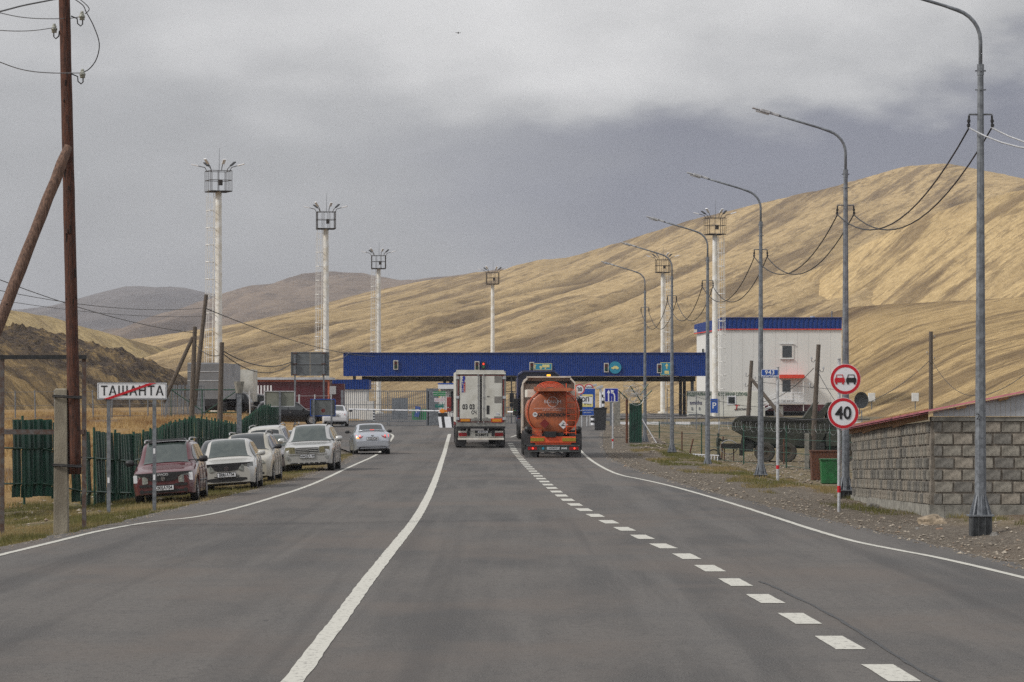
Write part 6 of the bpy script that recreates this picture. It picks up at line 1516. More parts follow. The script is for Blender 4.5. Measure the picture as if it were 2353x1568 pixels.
g = MB(); g.cyl((0, 0, 0), (2.4, 0, .0), .06, n=8); o = g.build('barrier_boom', sign_white, None, (px(1166, GY+5), GY+5, pz(947, GY+5)), smooth=True); tag(o, 'short white barrier boom seen between the two lorries', 'barrier')
BY_ = 238.6; t_ = thing('barrier', 'long white barrier boom with orange hinge cover before the steel gate', 'barrier', (px(1016, BY_), BY_, .82)); z = pz(945, BY_)-.82
g = MB(); L_ = px(1012, BY_)-px(797, BY_); g.cyl((-L_, 0, z+.12), (0, 0, z), .055, n=8); bo_ = g.build('boom', sign_white, t_)
for k in range(7): u = (k+.5)/7; g = MB(); g.cyl((-L_*u-.12, 0, z+.12*u), (-L_*u+.0, 0, z+.12*u), .057, n=8); g.build('stripe', galv_light, bo_)
g = MB(); g.cyl((.02, -.14, z), (.02, .14, z), .16, n=14); g.box((.1, 0, z), (.55, .2, .16)); g.build('hinge_cover', M('orange_cover', (.80, .26, .02), .5, 0, .1, 5), t_)
g = MB(); g.box((.05, .05, (z-.15)/2), (.62, .45, z-.1)); g.build('cabinet', black, t_, bevel=.02)
bt_ = thing('guard_booth', 'white guard booth with blue roof edge and green notices left of the box lorry', 'booth', (px(1005, 246), 246, .82)); ox = px(1005, 246); Yb = 246
def bxp(xd): return px(xd, Yb)-ox
zz1, zz0 = pz(893, Yb)-.82, 0
g = MB(); xa_, xb_ = bxp(1012), bxp(1068); g.box(((xa_+xb_)/2, 1.2, zz1/2), (xb_-xa_, 2.4, zz1)); g.build('wall', white_paint, bt_)
for k in range(9): g = MB(); g.box((xa_+.1+k*.18, -.015, zz1/2), (.02, .03, zz1-.1)); g.build('wall_rib', galv_light, bt_)
g = MB(); g.box(((xa_+xb_)/2, .9, zz1+.14), (xb_-xa_+.3, 3.2, .34)); g.build('roof', sign_white, bt_); g = MB(); g.box(((xa_+xb_)/2, .9, zz1+.34), (xb_-xa_+.34, 3.24, .08)); g.build('roof_edge', sign_blue, bt_)
g = MB(); g.box((bxp(993), .8, 1.2), (.85, 1.2, 2.75)); g.build('side_cabinet', galv, bt_); g = MB(); g.box((bxp(1040), -.03, 1.35), (.5, .04, .7)); g.build('window', glass_dark, bt_); g = MB(); g.box((bxp(1044), -.06, 1.75), (.5, .06, 1.2)); g.build('dark_shutter', black, bt_)
def notice(xd0, xd1, y0, y1, mat, lab, txt=None, tm=None):
    Yn = 244; w = px(xd1, Yn)-px(xd0, Yn); h = (y1-y0)/F*Yn; x = (px(xd0, Yn)+px(xd1, Yn))/2; t_ = thing('notice_board', lab, 'notice', (x, Yn, pz((y0+y1)/2, Yn))); g = MB(); g.box((0, 0, 0), (w, .04, h)); p_ = g.build('board', mat, t_)
    if txt:
        for k, s2 in enumerate(txt): text(s2, h*.30, p_, (0, -.025, h*.22-k*h*.45), tm, sx=min(1, 1.0))
notice(996, 1024, 899.5, 910.5, sign_green, 'upper green notice with two white lines on the booth', ['МНОГОСТОРОННИЙ', 'ПУНКТ ПРОПУСКА'], sign_white)
notice(998, 1022, 915, 924, sign_white, 'white notice with faded red writing on the booth', ['СТОЙ КОНТРОЛЬ', 'ПРОЕЗД ЗАКРЫТ'], sign_red)
notice(1000, 1020, 929, 937, M('teal_notice', (.01, .16, .13), .5, 0, .1, 4), 'lower small teal notice on the booth', ['ТАШАНТА'], sign_white)
notice(1181, 1197, 940, 948, sign_green, 'small green plate seen between the two lorries', ['ВЪЕЗД'], sign_white)
t_ = thing('concrete_barrier', 'black and white striped concrete block before the booth', 'barrier', (px(1028, 231), 231, .68)); 
wdt = px(1046, 231)-px(1010, 231)
for k in range(5):
    x0 = -wdt/2+k*wdt/5; g = MB(); sh_ = .22; g.add([(x0+sh_*0, -.25, 0), (x0+wdt/5, -.25, 0), (x0+wdt/5-.1, -.1, .78), (x0-.1, -.1, .78), (x0, .25, 0), (x0+wdt/5, .25, 0), (x0+wdt/5-.1, .1, .78), (x0-.1, .1, .78)], [(0, 1, 2, 3), (5, 4, 7, 6), (3, 2, 6, 7), (0, 3, 7, 4), (1, 5, 6, 2)]); g.build('stripe', sign_black if k in (1, 4) else sign_white, t_)
# ---- yard behind the gate
Yk = 330
def yard(name, lab, cat, x0, x1, yt, Y, mat, d=2.5, zb0=.8, roofm=None, rh=0):
    xa_, xb_ = px(x0, Y), px(x1, Y); t_ = thing(name, lab, cat, ((xa_+xb_)/2, Y, zb0)); h = pz(yt, Y)-zb0; w = xb_-xa_
    n_ = max(2, int(w/1.1)); 
    for k in range(n_): g = MB(); g.box((-w/2+w*(k+.5)/n_, d/2, h/2), (w/n_-.025, d, h)); g.build('wall_panel', mat, t_)
    g = MB(); g.box((0, d/2+.02, h/2-.02), (w-.05, d-.05, h-.06)); g.build('wall_core', mat, t_)
    if roofm: g = MB(); g.box((0, d/2, h+rh/2), (w+.3, d+.3, rh)); g.build('roof_band', roofm, t_)
    return t_, w, h
t_, w, h = yard('flat_building', 'low white building with blue roof band behind the steel gate', 'building', 700, 843, 895, 336, pale_wall, 6, roofm=None)
nr = 24
for k in range(nr): g = MB(); ww_ = (w+.4)/nr; g.plate([(0, 0), (ww_*.45, 0), (ww_*.45, .95), (0, .95)], -.18, -.14); g.box((ww_*.5, -.13, .475), (ww_, .02, .95)); o = g.build('roof_panel', blue_sheet, t_, (-w/2-.2+k*ww_, 0, h))
g = MB(); g.box((0, 3, h+.46), (w+.36, 6.2, .90)); g.build('roof_core', blue_sheet, t_)
yard('container', 'narrow white container standing right of the low building', 'container', 826, 858, 922, 318, white_paint, 2.4)
yard('container', 'grey cabinet behind the gate in the middle', 'container', 900, 937, 915, 322, galv, 1.5)
t_, w, h = yard('waste_shelter', 'green waste shelter with a blue sign behind the gate', 'shelter', 947, 985, 940, 315, sign_green, 1.5)
g = MB(); g.box((-w*.18, -.1, h*.75), (.45, .04, .95), Matrix.Rotation(rad(8), 3, 'Y')); q = g.build('blue_plate', sign_blue, t_); text('P', .5, q, (-w*.18, -.13, h*.78), sign_white)
yard('container', 'pale metal cabinet beside the green shelter', 'container', 1008, 1024, 925, 312, galv_light, 1.2)
yard('kiosk', 'red kiosk post beside the striped bollard behind the gate', 'kiosk', 1041, 1051, 952, 300, M('brick_red_paint', (.35, .06, .04), .6, 0, .1, 4), .5)
striped_post(846+13, 940, 285, .10, 'black and white bollard behind the left gate leaf', 9); striped_post(1011, 946, 262, .12, 'black and white bollard behind the right gate leaf', 7)
# frame between lorries
t_ = thing('scaffold', 'dark steel scaffold standing between the box lorry and the blue tractor', 'scaffold', (px(1172, 262), 262, .8)); g = MB()
for x in (-.35, .1, .45): g.cyl((x, 0, 0), (x, 0, 3.6), .05, n=5)
for zz in (1.2, 2.4, 3.2, 3.6): g.box((.05, 0, zz), (.8, .06, .06))
g.build('scaffold_tubes', dark_steel, t_)

# ================================================================ white building on the right
WY = 405.0; xa_, xb_ = px(1656, WY), px(1934, WY); zt2, zr, zb3 = pz(731, WY), pz(757, WY), pz(930, WY)
wbld = thing('checkpoint_building', 'tall white panel building with dark blue parapet and a red line below it', 'building', ((xa_+xb_)/2, WY, -.2)); w = xb_-xa_; oz = -.2
npn = 11
for k in range(npn): g = MB(); g.box((-w/2+w*(k+.5)/npn, .15, (zr+zb3)/2-oz), (w/npn-.012, .3, zr-zb3-.02)); g.build('wall_panel', pale_wall, wbld)
g = MB(); g.box((0, 7.1, (zr+zb3)/2-oz), (w-.05, 13.6, zr-zb3-.06)); g.build('wall_core', M('panel_joint', (.30, .30, .29), .7, 0, .05, 2), wbld)
pn = 27
g = MB(); pw = w/pn
g.add([(0, 0, 0), (pw*.45, 0, 0), (pw*.55, .05, 0), (pw*.9, .05, 0), (pw, 0, 0), (0, 0, 1.29), (pw*.45, 0, 1.29), (pw*.55, .05, 1.29), (pw*.9, .05, 1.29), (pw, 0, 1.29)], [(j, j+1, j+6, j+5) for j in range(4)]); ppm = g.mesh('parapet_panel', blue_sheet)
for k in range(pn): link('parapet_panel', ppm, wbld, (-w/2+k*pw, -.12, zr-oz+.06))
g = MB(); g.box((0, 7, zr-oz+.68), (w-.02, 14.1, 1.28)); g.box((0, -.1, zt2-oz+.03), (w+.1, .2, .08)); g.build('parapet_core', blue_sheet, wbld)
g = MB(); g.box((0, -.10, zr-oz+.0), (w+.06, .14, .11)); g.build('red_line', orange_red, wbld)
g = MB(); xl = px(1606, WY+10)
sidw = 0
# left wing set back, with its own slanted parapet
x0, x1 = px(1606, WY+8)-wbld.location.x, -w/2-.0
g.add([(x1, 0.3, zb3-oz), (x0, 13, zb3-oz), (x0, 13, zr-oz), (x1, .3, zr-oz)], [(0, 1, 2, 3)]); g.box(((x0+x1)/2+.6, 12.8, (zr+zb3)/2-oz), (x1-x0-1.2, 1, zr-zb3)); g.build('side_wall', pale_wall, wbld)
g = MB(); g.add([(x1, .0, zr-oz), (x0-.3, 12.9, zr-oz-.2), (x0-.3, 12.9, zt2-oz-.5), (x1, 0, zt2-oz)], [(0, 1, 2, 3)]); g.build('side_parapet', blue_sheet, wbld)
g = MB(); g.add([(x1-.02, -.03, zr-oz-.10), (x0-.33, 12.85, zr-oz-.3), (x0-.33, 12.85, zr-oz-.2), (x1-.02, -.03, zr-oz+.02)], [(0, 1, 2, 3)]); g.build('side_red_line', orange_red, wbld)
g = MB(); g.box((px(1616, WY+8)-wbld.location.x, 8.5, pz(818, WY)-oz), (.25, .1, 1.9), Matrix.Rotation(rad(-60), 3, 'Z')); g.build('side_window', glass_dark, wbld)
def bX(xd): return px(xd, WY)-wbld.location.x
def bZ(yd): return pz(yd, WY)-oz
g = MB(); g.box((bX(1808.5), -.04, bZ(808.5)), (1.5, .08, 1.68)); wf = g.build('window_frame', white_paint, wbld); g = MB(); g.box((bX(1808.5), -.09, bZ(808.5)), (1.1, .03, 1.35)); g.build('pane', glass_dark, wf); g = MB(); g.box((bX(1808.5), -.10, bZ(791)), (1.7, .14, .05)); g.box((bX(1808.5), -.10, bZ(826)), (1.6, .16, .05)); g.build('sill', galv_light, wf)
g = MB(); g.box((bX(1818), -.75, bZ(865.5)), (2.85, 1.5, .42)); g.build('door_canopy', orange_red, wbld); g = MB(); g.cyl((bX(1844), -1.3, bZ(945)), (bX(1844), -1.3, bZ(868)), .05, n=6); g.build('canopy_post', white_paint, wbld)
g = MB(); g.box((bX(1807), -.05, bZ(895)), (1.4, .1, 2.6)); dr = g.build('door', white_paint, wbld); g = MB(); g.box((bX(1807), -.11, bZ(887)), (.95, .03, 1.35)); g.build('door_glass', glass_dark, dr)
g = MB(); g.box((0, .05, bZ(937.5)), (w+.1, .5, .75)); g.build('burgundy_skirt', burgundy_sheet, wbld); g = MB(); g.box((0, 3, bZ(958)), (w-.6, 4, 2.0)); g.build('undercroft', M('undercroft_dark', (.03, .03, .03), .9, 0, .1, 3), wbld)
for xd in (1790, 1900): g = MB(); g.box((bX(xd), -.3, bZ(955)), (.9 if xd < 1850 else .3, .4, 2.2)); g.build('pier', white_paint, wbld)
g = MB(); ya = -1.5; g.box((bX(1813), -.9, bZ(926)), (3.6, 1.2, .14)); g.build('landing', galv_light, wbld)
rl = MB()
x0, x1, z0_ = bX(1786), bX(1843), bZ(925)
for zz in (0, .35, .7, 1.15): rl.cyl((x0, ya, z0_+zz), (x1, ya, z0_+zz), .03, n=5)
for k in range(7): x = x0+(x1-x0)*k/6; rl.cyl((x, ya, z0_), (x, ya, z0_+1.15), .028, n=5)
xs_, zs_ = bX(1707), bZ(963)
for zz in (0, .35, .7, 1.15): rl.cyl((xs_, ya, zs_+zz), (x0, ya, z0_+zz), .03, n=5)
for k in range(7): u = k/7; x = xs_+(x0-xs_)*u; z = zs_+(z0_-zs_)*u; rl.cyl((x, ya, z), (x, ya, z+1.15), .028, n=5)
rl.build('handrail', sign_white, wbld)
g = MB(); n_ = 12
for k in range(n_): u = (k+.5)/n_; g.box((xs_+(x0-xs_)*u, ya+.7, zs_+(z0_-zs_)*u-.05), ((x0-xs_)/n_, 1.2, .05))
g.add([(xs_, ya-.03, zs_-.25), (x0, ya-.03, z0_-.25), (x0, ya-.03, z0_), (xs_, ya-.03, zs_)], [(0, 1, 2, 3)]); g.build('stairs', galv_light, wbld)
g = MB(); g.tube([(bX(1917), 3, zt2-oz), (bX(1917), 3, zt2-oz+.9)], .08, 6); g.build('vent_pipe', galv, wbld); g = MB(); g.cyl((bX(1872), 3, zt2-oz), (bX(1872), 3, zt2-oz+.3), .28, n=10); g.build('roof_vent', galv_light, wbld)
g = MB(); g.box((x1-w*0-0, 0, 0), (.01, .01, .01)); 
g = MB(); g.box((bX(1600)+0, 2, bZ(760)), (.35, .3, .35)); g.build('floodlight', cream_paint, wbld)
# ---- customs van
VY = 386.0; cv = thing('customs_van', 'white scanner container van with green Cyrillic customs lettering', 'van', (px(1650, VY), VY, -.1)); oz = -.1; ox = px(1650, VY)
def vX(xd): return px(xd, VY)-ox
def vZ(yd): return pz(yd, VY)-oz
vanw = M('van_cream_white', (.66, .66, .60), .5, 0, .06, 1.5)
g = MB(); g.box(((vX(1580)+vX(1742))/2, 1.2, (vZ(899)+vZ(972))/2), (vX(1742)-vX(1580), 2.4, vZ(899)-vZ(972))); bd = g.build('container', vanw, cv, bevel=.03)
text('ФЕДЕРАЛЬНАЯ ТАМОЖЕННАЯ СЛУЖБА', .47, bd, ((vX(1584)+vX(1716))/2, -.02, vZ(906.5)), M('dark_green_print', (.01, .09, .04), .6, 0, .05, 4), bold=.014, sx=.745)
text('smiths', .62, bd, (vX(1599), -.02, vZ(926)), M('navy_print', (.03, .03, .10), .6, 0, .05, 4), bold=.012, sx=.85); text('T', .8, bd, (vX(1691), -.02, vZ(937)), sign_red, shear=.3, bold=.02); text('-досмотр', .42, bd, (vX(1706), -.02, vZ(940.5)), sign_black, shear=.3, bold=.008)
for xd in (1624, 1662): g = MB(); g.box((vX(xd), -.01, vZ(936)), (.035, .03, 3.2)); g.build('door_seam', galv, bd)
for xd in (1590, 1607): g = MB(); g.box((vX(xd), -.03, vZ(939)), (.12, .06, .3)); g.build('lock', galv, bd)
g = MB(); g.box((vX(1598), -.02, vZ(953)), (1.5, .04, .12)); g.build('step_rail', galv, bd)
g = MB(); g.box((vX(1681), -.02, vZ(920)), (1.0, .05, 1.0)); wf = g.build('window_frame', sign_white, bd); g = MB(); g.box((vX(1681), -.05, vZ(920)), (.72, .03, .72)); g.build('pane', glass_dark, wf)
g = MB(); g.box((vX(1665), .9, vZ(978)), (8.5, 1.6, .3)); g.build('chassis', dark_steel, cv)
for xd in (1600, 1612, 1720): 
    for yy in (.1, 2.0): link('wheel', lw, cv, (vX(xd), yy, .45), (0, 0, -PI/2))
g = MB(); g.box((vX(1748), 1.2, vZ(955)), (1.0, 2.2, 2.0)); g.build('cab', vanw, cv, bevel=.1)
Yp = 368; t_ = thing('parking_plate', 'blue plate with a white P on the light tower', 'sign', (px(1641, Yp), Yp, pz(933, Yp))); f_ = panel(t_, .78, 1.5, (0, 0), 0, sign_blue, r=.04); text('P', .9, f_, (0, -.01, .0), sign_white, bold=.01)
# kerbs and low guard rail before the platform
kb = MB(); x0, x1 = 8.6, 30
for k in range(22):
    g = MB()
t_ = thing('striped_kerb', 'black and white painted kerb edging the customs yard', 'kerb', (9, 326, 0))
for k in range(20): x = 9+k*1.4; z = gh(x, 326); g = MB(); g.box((k*1.4, 0, z+.10), (1.37, .25, .26)); g.build('kerb_stone', sign_white if k % 2 else galv, t_)

# ================================================================ left: sheds, signs, poles, fences
t_, w, h = yard('burgundy_shed', 'long dark red metal shed with a pale roof edge and white slats', 'shed', 553, 757, 873, 300, burgundy_sheet, 5, zb0=1.0)
g = MB(); g.box((0, 2.5, h+.10), (w+.5, 5.6, .20)); g.build('roof', M('pale_roof_sheet', (.50, .52, .56), .5, 0, .1, 2), t_); g = MB(); g.box((0, -.06, h-.10), (w, .06, .12)); g.box((w/2-.07, -.05, h/2), (.16, .06, h-.2)); g.build('orange_trim', M('salmon_trim', (.55, .16, .09), .5, 0, .1, 4), t_)
for k in range(9): g = MB(); g.box((px(563, 300)-px(655, 300)+k*.28, -.05, h-.95), (.14, .06, .95)); g.build('white_slat', sign_white, t_)
g = MB(); g.box((w/2+.7, 1, h*.45), (1.1, 2, h*.9)); g.build('dark_annex', burgundy_sheet, t_); g = MB(); g.box((w/2+.3, -.1, h-.9), (.55, .3, .7)); g.build('air_unit', galv_light, t_)
def signback(x0, x1, y0, y1, Y, posts, lab, fm, nx_=2, ny_=2, clamps=None, pm_=galv, edge_m=None, ybase=None):
    xa_, xb_ = px(x0, Y), px(x1, Y); xc = (xa_+xb_)/2; z0 = min(gh(px(p_, Y), Y) for p_ in posts); t_ = thing('sign_back', lab, 'road sign', (xc, Y, z0)); za, zb_ = pz(y1, Y)-z0, pz(y0, Y)-z0
    w, h = xb_-xa_, zb_-za
    for i in range(nx_):
        for j in range(ny_): g = MB(); g.box((-w/2+w*(i+.5)/nx_, 0, za+h*(j+.5)/ny_), (w/nx_-.02, .03, h/ny_-.02)); g.build('sheet', fm, t_)
    g = MB(); 
    for zz in [za+h*j/ny_ for j in range(ny_+1)]: g.box((0, -.03, zz), (w+.03, .05, .05))
    for xx in (-w/2, w/2): g.box((xx, -.03, (za+zb_)/2), (.05, .05, h))
    g.build('edge_frame', edge_m or galv, t_)
    for p_ in posts:
        x = px(p_, Y)-xc; g = MB(); g.box((x, -.10, zb_/2-.2), (.12, .10, zb_+.4)); g.build('post', pm_, t_)
        if clamps:
            for zz in (zb_-.05, za+h/2, za+.05): g = MB(); g.box((x, -.17, zz), (.30, .06, .06)); g.build('clamp', rust, t_)
    return t_
gsb = M('sign_back_grey', (.135, .15, .16), .6, .2, .1, 2.5)
signback(669, 756, 810, 863, 252, (678, 744), 'big grey back of a direction sign on two posts, the highest one', gsb, 2, 2, True)
signback(608, 677, 899.5, 934.5, 205, (643.5,), 'pale green grey sign back on a single post at the end of the green fence', M('sign_back_green', (.19, .20, .165), .6, 0, .08, 2), 2, 1, edge_m=galv_light)
signback(713.5, 770.5, 918, 956, 222, (721, 762), 'small dark sign back with a blue edge behind the silver off-roader', M('sign_back_dark', (.13, .14, .14), .6, .1, .15, 3), 1, 1, edge_m=sign_blue)
Y = 228; t_ = thing('no_stop_disc', 'small dark red disc hanging at the blue edged sign back', 'disc', (px(743, 221.5), 221.5, pz(944, 221.5))); g = MB(); g.ring(.001, .13, (0, 0), -.22, -.19, 16); g.build('disc', M('dark_red_disc', (.12, .012, .01), .5, 0, .1, 6), t_)
# town sign
Y = 83.5; xc = px(304, Y); z0 = gh(xc, Y); ts = thing('town_sign', 'white town sign with black Cyrillic name crossed by a red diagonal stripe', 'road sign', (xc, Y, z0))
zc = pz(899, Y)-z0; w, h = px(385, Y)-px(223, Y), (919.5-879)/F*Y
pl = panel(ts, w, h, (0, zc), -.06, sign_white, sign_black, .014, r=.02); g = MB(); g.plate(rrect(w-.012, h-.012, .02, (0, zc)), -.0665, -.0602); 
fr_ = MB(); ww, hh = w-.07, h-.07
for a, b2, c_, d_ in ((0, zc+hh/2, ww, .008), (0, zc-hh/2, ww, .008), (-ww/2, zc, .008, hh), (ww/2, zc, .008, hh)): fr_.box((a, -.068, b2), (c_, .003, d_))
fr_.build('border_line', sign_black, pl)
text('ТАШАНТА', .315, pl, (0, -.068, zc-.005), sign_black, bold=.004, spacing=1.14, sx=.88)
g = MB(); x0, x1 = px(238, Y)-xc, px(360, Y)-xc; g.plate([(x0, zc-h/2+.02), (x0+.17, zc-h/2+.02), (x1, zc+h/2-.02), (x1-.17, zc+h/2-.02)], -.076, -.071); g.build('red_stripe', sign_red, pl)
for xd, yb in ((250, 1162), (355, 1160)):
    x = px(xd, Y)-xc; zb_ = pz(yb, Y)-z0; g = MB(); g.box((x, -.02, (zc+zb_)/2-.1), (.085, .07, zc-zb_+.2)); g.build('post', galv, ts)
    for zz, m_ in ((.75 if xd < 300 else .82, sign_white), (1.45, sign_white)):
        if xd < 300 and zz > 1: continue
        g = MB(); g.box((x, -.058, zz), (.05, .004, .13)); g.build('sticker', m_, ts)
# empty sign frame
Y = 72.0; xa_, xb_ = px(5, Y), px(220, 74); f_ = thing('empty_sign_frame', 'empty rusty grey steel sign frame of two posts and two rails at the left edge', 'frame', (xa_, Y, gh(xa_, Y)))
z0 = gh(xa_, Y); zt_ = pz(821, Y)-z0; zm_ = pz(993, Y)-z0; g = MB(); g.box((0, 0, zt_/2-.15), (.085, .07, zt_+.3)); g.build('post', M('rusty_grey_steel', (.10, .095, .095), .7, .2, .3, 8, col2=(.085, .045, .03)), f_); g = MB(); g.box((xb_-xa_, 0, zt_/2-.15), (.085, .07, zt_+.3)); g.build('post', MATS['rusty_grey_steel'], f_)
L_ = xb_-xa_; g = MB(); g.box((L_/2, -.02, zt_), (L_+.1, .09, .085)); g.build('top_rail', dark_steel, f_); g = MB(); g.box((L_/2, -.02, zm_), (L_, .06, .10)); g.build('lower_rail', MATS['rusty_grey_steel'], f_)

# big near pole
Y = 69.5; xs0, xs1 = px(173, Y), px(160, Y); zb_ = pz(1090, Y); zs = gh(px(141, Y), Y)
np_ = thing('utility_pole', 'big red brown wooden pole wired to a concrete stub with a timber brace', 'utility pole', (px(141, Y), Y, zs)); o_ = Vector((px(141, Y), Y, zs))
g = MB(); P = []; R_ = []; n_ = 26
for k in range(n_+1):
    u = k/n_; z = zb_+(12.4-zb_)*u; x = xs0+(px(148, Y)-xs0)*((z-zb_)/(pz(0, Y)-zb_)) ; P.append(Vector((x+.008*noise.noise(Vector((z*1.7, 0, 0))), Y, z))-o_); R_.append((.128-.020*u)*(1+.05*noise.noise(Vector((z*2.5, 4, 0)))))
g.tube(P, R_, 14); pole_o = g.build('pole', wood_red, np_, smooth=True)
g = MB(); rr = random.Random(2)
for k in range(26):
    u = rr.random(); i = int(u*n_); p = P[i]; a = rr.uniform(-2.6, -.5); g.cyl(p+Vector((math.cos(a)*.10, math.sin(a)*.10, rr.uniform(-.2, .2))), p+Vector((math.cos(a)*.131, math.sin(a)*.131, 0)), .022, .012, 6)
g.build('knot', M('knot_dark', (.02, .01, .007), .9, 0, .2, 9), pole_o)
zst = pz(893, Y)-zs; g = MB(); vs = []
for z, w_, d_ in ((-.4, .295, .26), (zst-.03, .25, .22), (zst, .22, .19)):
    for sx, sy in ((-1, -1), (1, -1), (1, 1), (-1, 1)): vs.append((sx*w_/2, sy*d_/2, z))
fs = [(4*k+i, 4*k+(i+1) % 4, 4*k+4+(i+1) % 4, 4*k+4+i) for k in range(2) for i in range(4)] + [(8, 9, 10, 11)]
g.add(vs, fs); g.build('concrete_stub', M('stub_concrete', (.25, .225, .175), .9, 0, .2, 3, bump=.5, bscale=50, stretch=(1, 1, .4), col2=(.15, .13, .10)), np_, bevel=.012)
for yd in (912, 1070):
    z = pz(yd, Y)-zs; g = MB(); g.tube([(-.15, -.15, z+.0), (.05, -.17, z-.01), (.36, -.16, z-.03), (.40, .0, z-.02), (.36, .16, z-.02), (-.15, .16, z), (-.16, 0, z), (-.15, -.15, z)], .016, 5)
    g.tube([(-.15, -.15, z+.03), (.05, -.17, z+.02), (.36, -.16, z+.0), (.40, .0, z+.01), (.36, .16, z+.01), (-.15, .16, z+.03), (-.16, 0, z+.03), (-.15, -.15, z+.03)], .012, 5); g.build('wire_binding', wire_m, np_)
g = MB(); a = Vector((px(160, Y)+.0, Y-.18, pz(338, Y)))-o_; b2 = Vector((px(-120, Y), Y-2.3, pz(1150, Y)))-o_; P2 = [a.lerp(b2, k/20)+Vector((.015*noise.noise(Vector((k*.8, 0, 9))), 0, 0)) for k in range(21)]; g.tube(P2, [.085]+[.112+.012*noise.noise(Vector((k*.6, 0, 2)))+.0012*k for k in range(20)], 12); br_ = g.build('brace', wood_strut, np_, smooth=True)
g = MB()
for k in (9, 13, 16): p = P2[k]; g.cyl(p+Vector((.02, -.09, 0)), p+Vector((.02, -.135, 0)), .03, .015, 6)
g.build('knot', MATS['knot_dark'], br_)
def hookins(xd, yd, sd, par):
    c_ = Vector((px(xd, Y), Y-.02, pz(yd, Y)))-o_; g = MB(); xpole = c_.x-sd*.36
    g.tube([(c_.x-sd*.22, c_.y, c_.z+.03), (c_.x-sd*.10, c_.y, c_.z-.02), (c_.x-sd*.09, c_.y, c_.z-.12), (c_.x-sd*.03, c_.y, c_.z-.17), (c_.x+sd*.01, c_.y, c_.z-.13), (c_.x+sd*.01, c_.y, c_.z)], .014, 6); h_ = g.build('hook', wire_m, par, smooth=True)
    g = MB(); g.cyl(c_+Vector((0, 0, -.05)), c_+Vector((0, 0, .09)), .052, .044, 10); g.cyl(c_+Vector((0, 0, .0)), c_+Vector((0, 0, .04)), .062, n=10); g.cyl(c_+Vector((0, 0, .09)), c_+Vector((0, 0, .13)), .035, .025, 8); g.build('insulator', M('glass_insulator', (.36, .37, .32), .3, 0, .3, 30), h_, smooth=True)
    return c_+o_+Vector((0, 0, .07))
i1 = hookins(189, 41, 1, np_); i2 = hookins(125, 70, -1, np_); i3 = hookins(190, 174, 1, np_)
def free_wire(name, pts, r, lab, mat=None, grp=None): g = MB(); g.tube(pts, r, 5); tag(g.build(name, mat or wire_m, None, smooth=True), lab, 'cable', grp)
def wp_(xd, yd, Y_): return at(xd, yd, Y_)
def bez(pts, n=24):
    pts = [Vector(p) for p in pts]; out = []
    m = len(pts)
    for i in range(m-1):
        p0, p1, p2, p3 = pts[max(0, i-1)], pts[i], pts[i+1], pts[min(m-1, i+2)]
        for k in range(n//(m-1)): u = k/(n//(m-1)); out.append(.5*((2*p1)+(-p0+p2)*u+(2*p0-5*p1+4*p2-p3)*u*u+(-p0+3*p1-3*p2+p3)*u**3))
    return out+[pts[-1]]
gw = M('aluminium_wire', (.16, .16, .165), .5, .4, .1, 4)
free_wire('overhead_cable', bez([wp_(189, 38, Y), wp_(150, 43, Y), wp_(70, 42, Y-4), wp_(0, 30, Y-8), wp_(-150, -10, Y-16)]), .009, 'thin wire from the upper right insulator of the big pole', gw)
free_wire('overhead_cable', bez([wp_(125, 64, Y), wp_(70, 71, Y-4), wp_(0, 70, Y-8), wp_(-150, 55, Y-16)]), .009, 'thin wire from the left insulator of the big pole', gw)
free_wire('overhead_cable', bez([wp_(190, 168, Y), wp_(120, 168, Y-2), wp_(60, 162, Y-4), wp_(0, 143, Y-8), wp_(-150, 80, Y-16)]), .010, 'thin wire from the lowest insulator of the big pole', gw)
free_wire('overhead_cable', bez([wp_(152, -6, Y-.2), wp_(100, 4, Y-3), wp_(50, 14, Y-5), wp_(0, 27, Y-8), wp_(-150, 62, Y-16)]), .016, 'thick dark cable at the top left corner')
free_wire('overhead_cable', bez([wp_(168, -4, Y), wp_(190, 12, Y-.2), wp_(198, 28, Y-.3), wp_(215, 60, Y-.3), wp_(228, 100, Y-.3), wp_(222, 135, Y-.2), wp_(206, 158, Y-.1), wp_(192, 166, Y)], 35), .011, 'dark wire loop bulging to the right of the big pole')
free_wire('overhead_cable', bez([wp_(175, -8, Y), wp_(197, 10, Y-.2), wp_(205, 22, Y-.2), wp_(196, 32, Y-.1)]), .009, 'short wire end at the top of the big pole')

# wooden poles left middle
Y = 190; b_ = W_(440, 962, Y); wood_pole('utility_pole', 'straight weathered pole with a diagonal brace left of the tallest tower', b_, W_(448, 751, Y), .15, .115, (W_(375, 925, Y), W_(443, 775, Y)), None)
Y = 215; wood_pole('utility_pole', 'dark leaning pole crossing behind the straight weathered one', W_(446, 925, Y), W_(474, 677, Y), .16, .12, None, None)
Y = 180; wood_pole('utility_pole', 'weathered pole right of the tallest tower mast', W_(505, 970, Y), W_(510, 787, Y), .15, .11, None, None)
Y = 150; x = px(549.5, Y); t_ = thing('grey_post', 'grey concrete post with a wide top behind the parked cars', 'post', (x, Y, gh(x, Y))); g = MB(); hh = pz(877, Y)-gh(x, Y); g.box((0, 0, hh/2-.2), (.20, .2, hh+.4)); g.build('post', galv, t_); g = MB(); g.cyl((0, 0, hh-.5), (0, 0, hh), .15, .24, 8); g.build('flared_top', concrete, t_)
cable('overhead_cable', W_(-60, 620, 120), W_(448, 765, 190), .35, .017, 'long wire sloping down from the left edge to the braced pole')
cable('overhead_cable', W_(-60, 655, 140), W_(470, 708, 215), .45, .015, 'upper thin wire from the left edge to the leaning pole')
cable('overhead_cable', W_(-60, 680, 140), W_(464, 727, 215), .3, .012, 'middle thin wire from the left edge to the leaning pole')
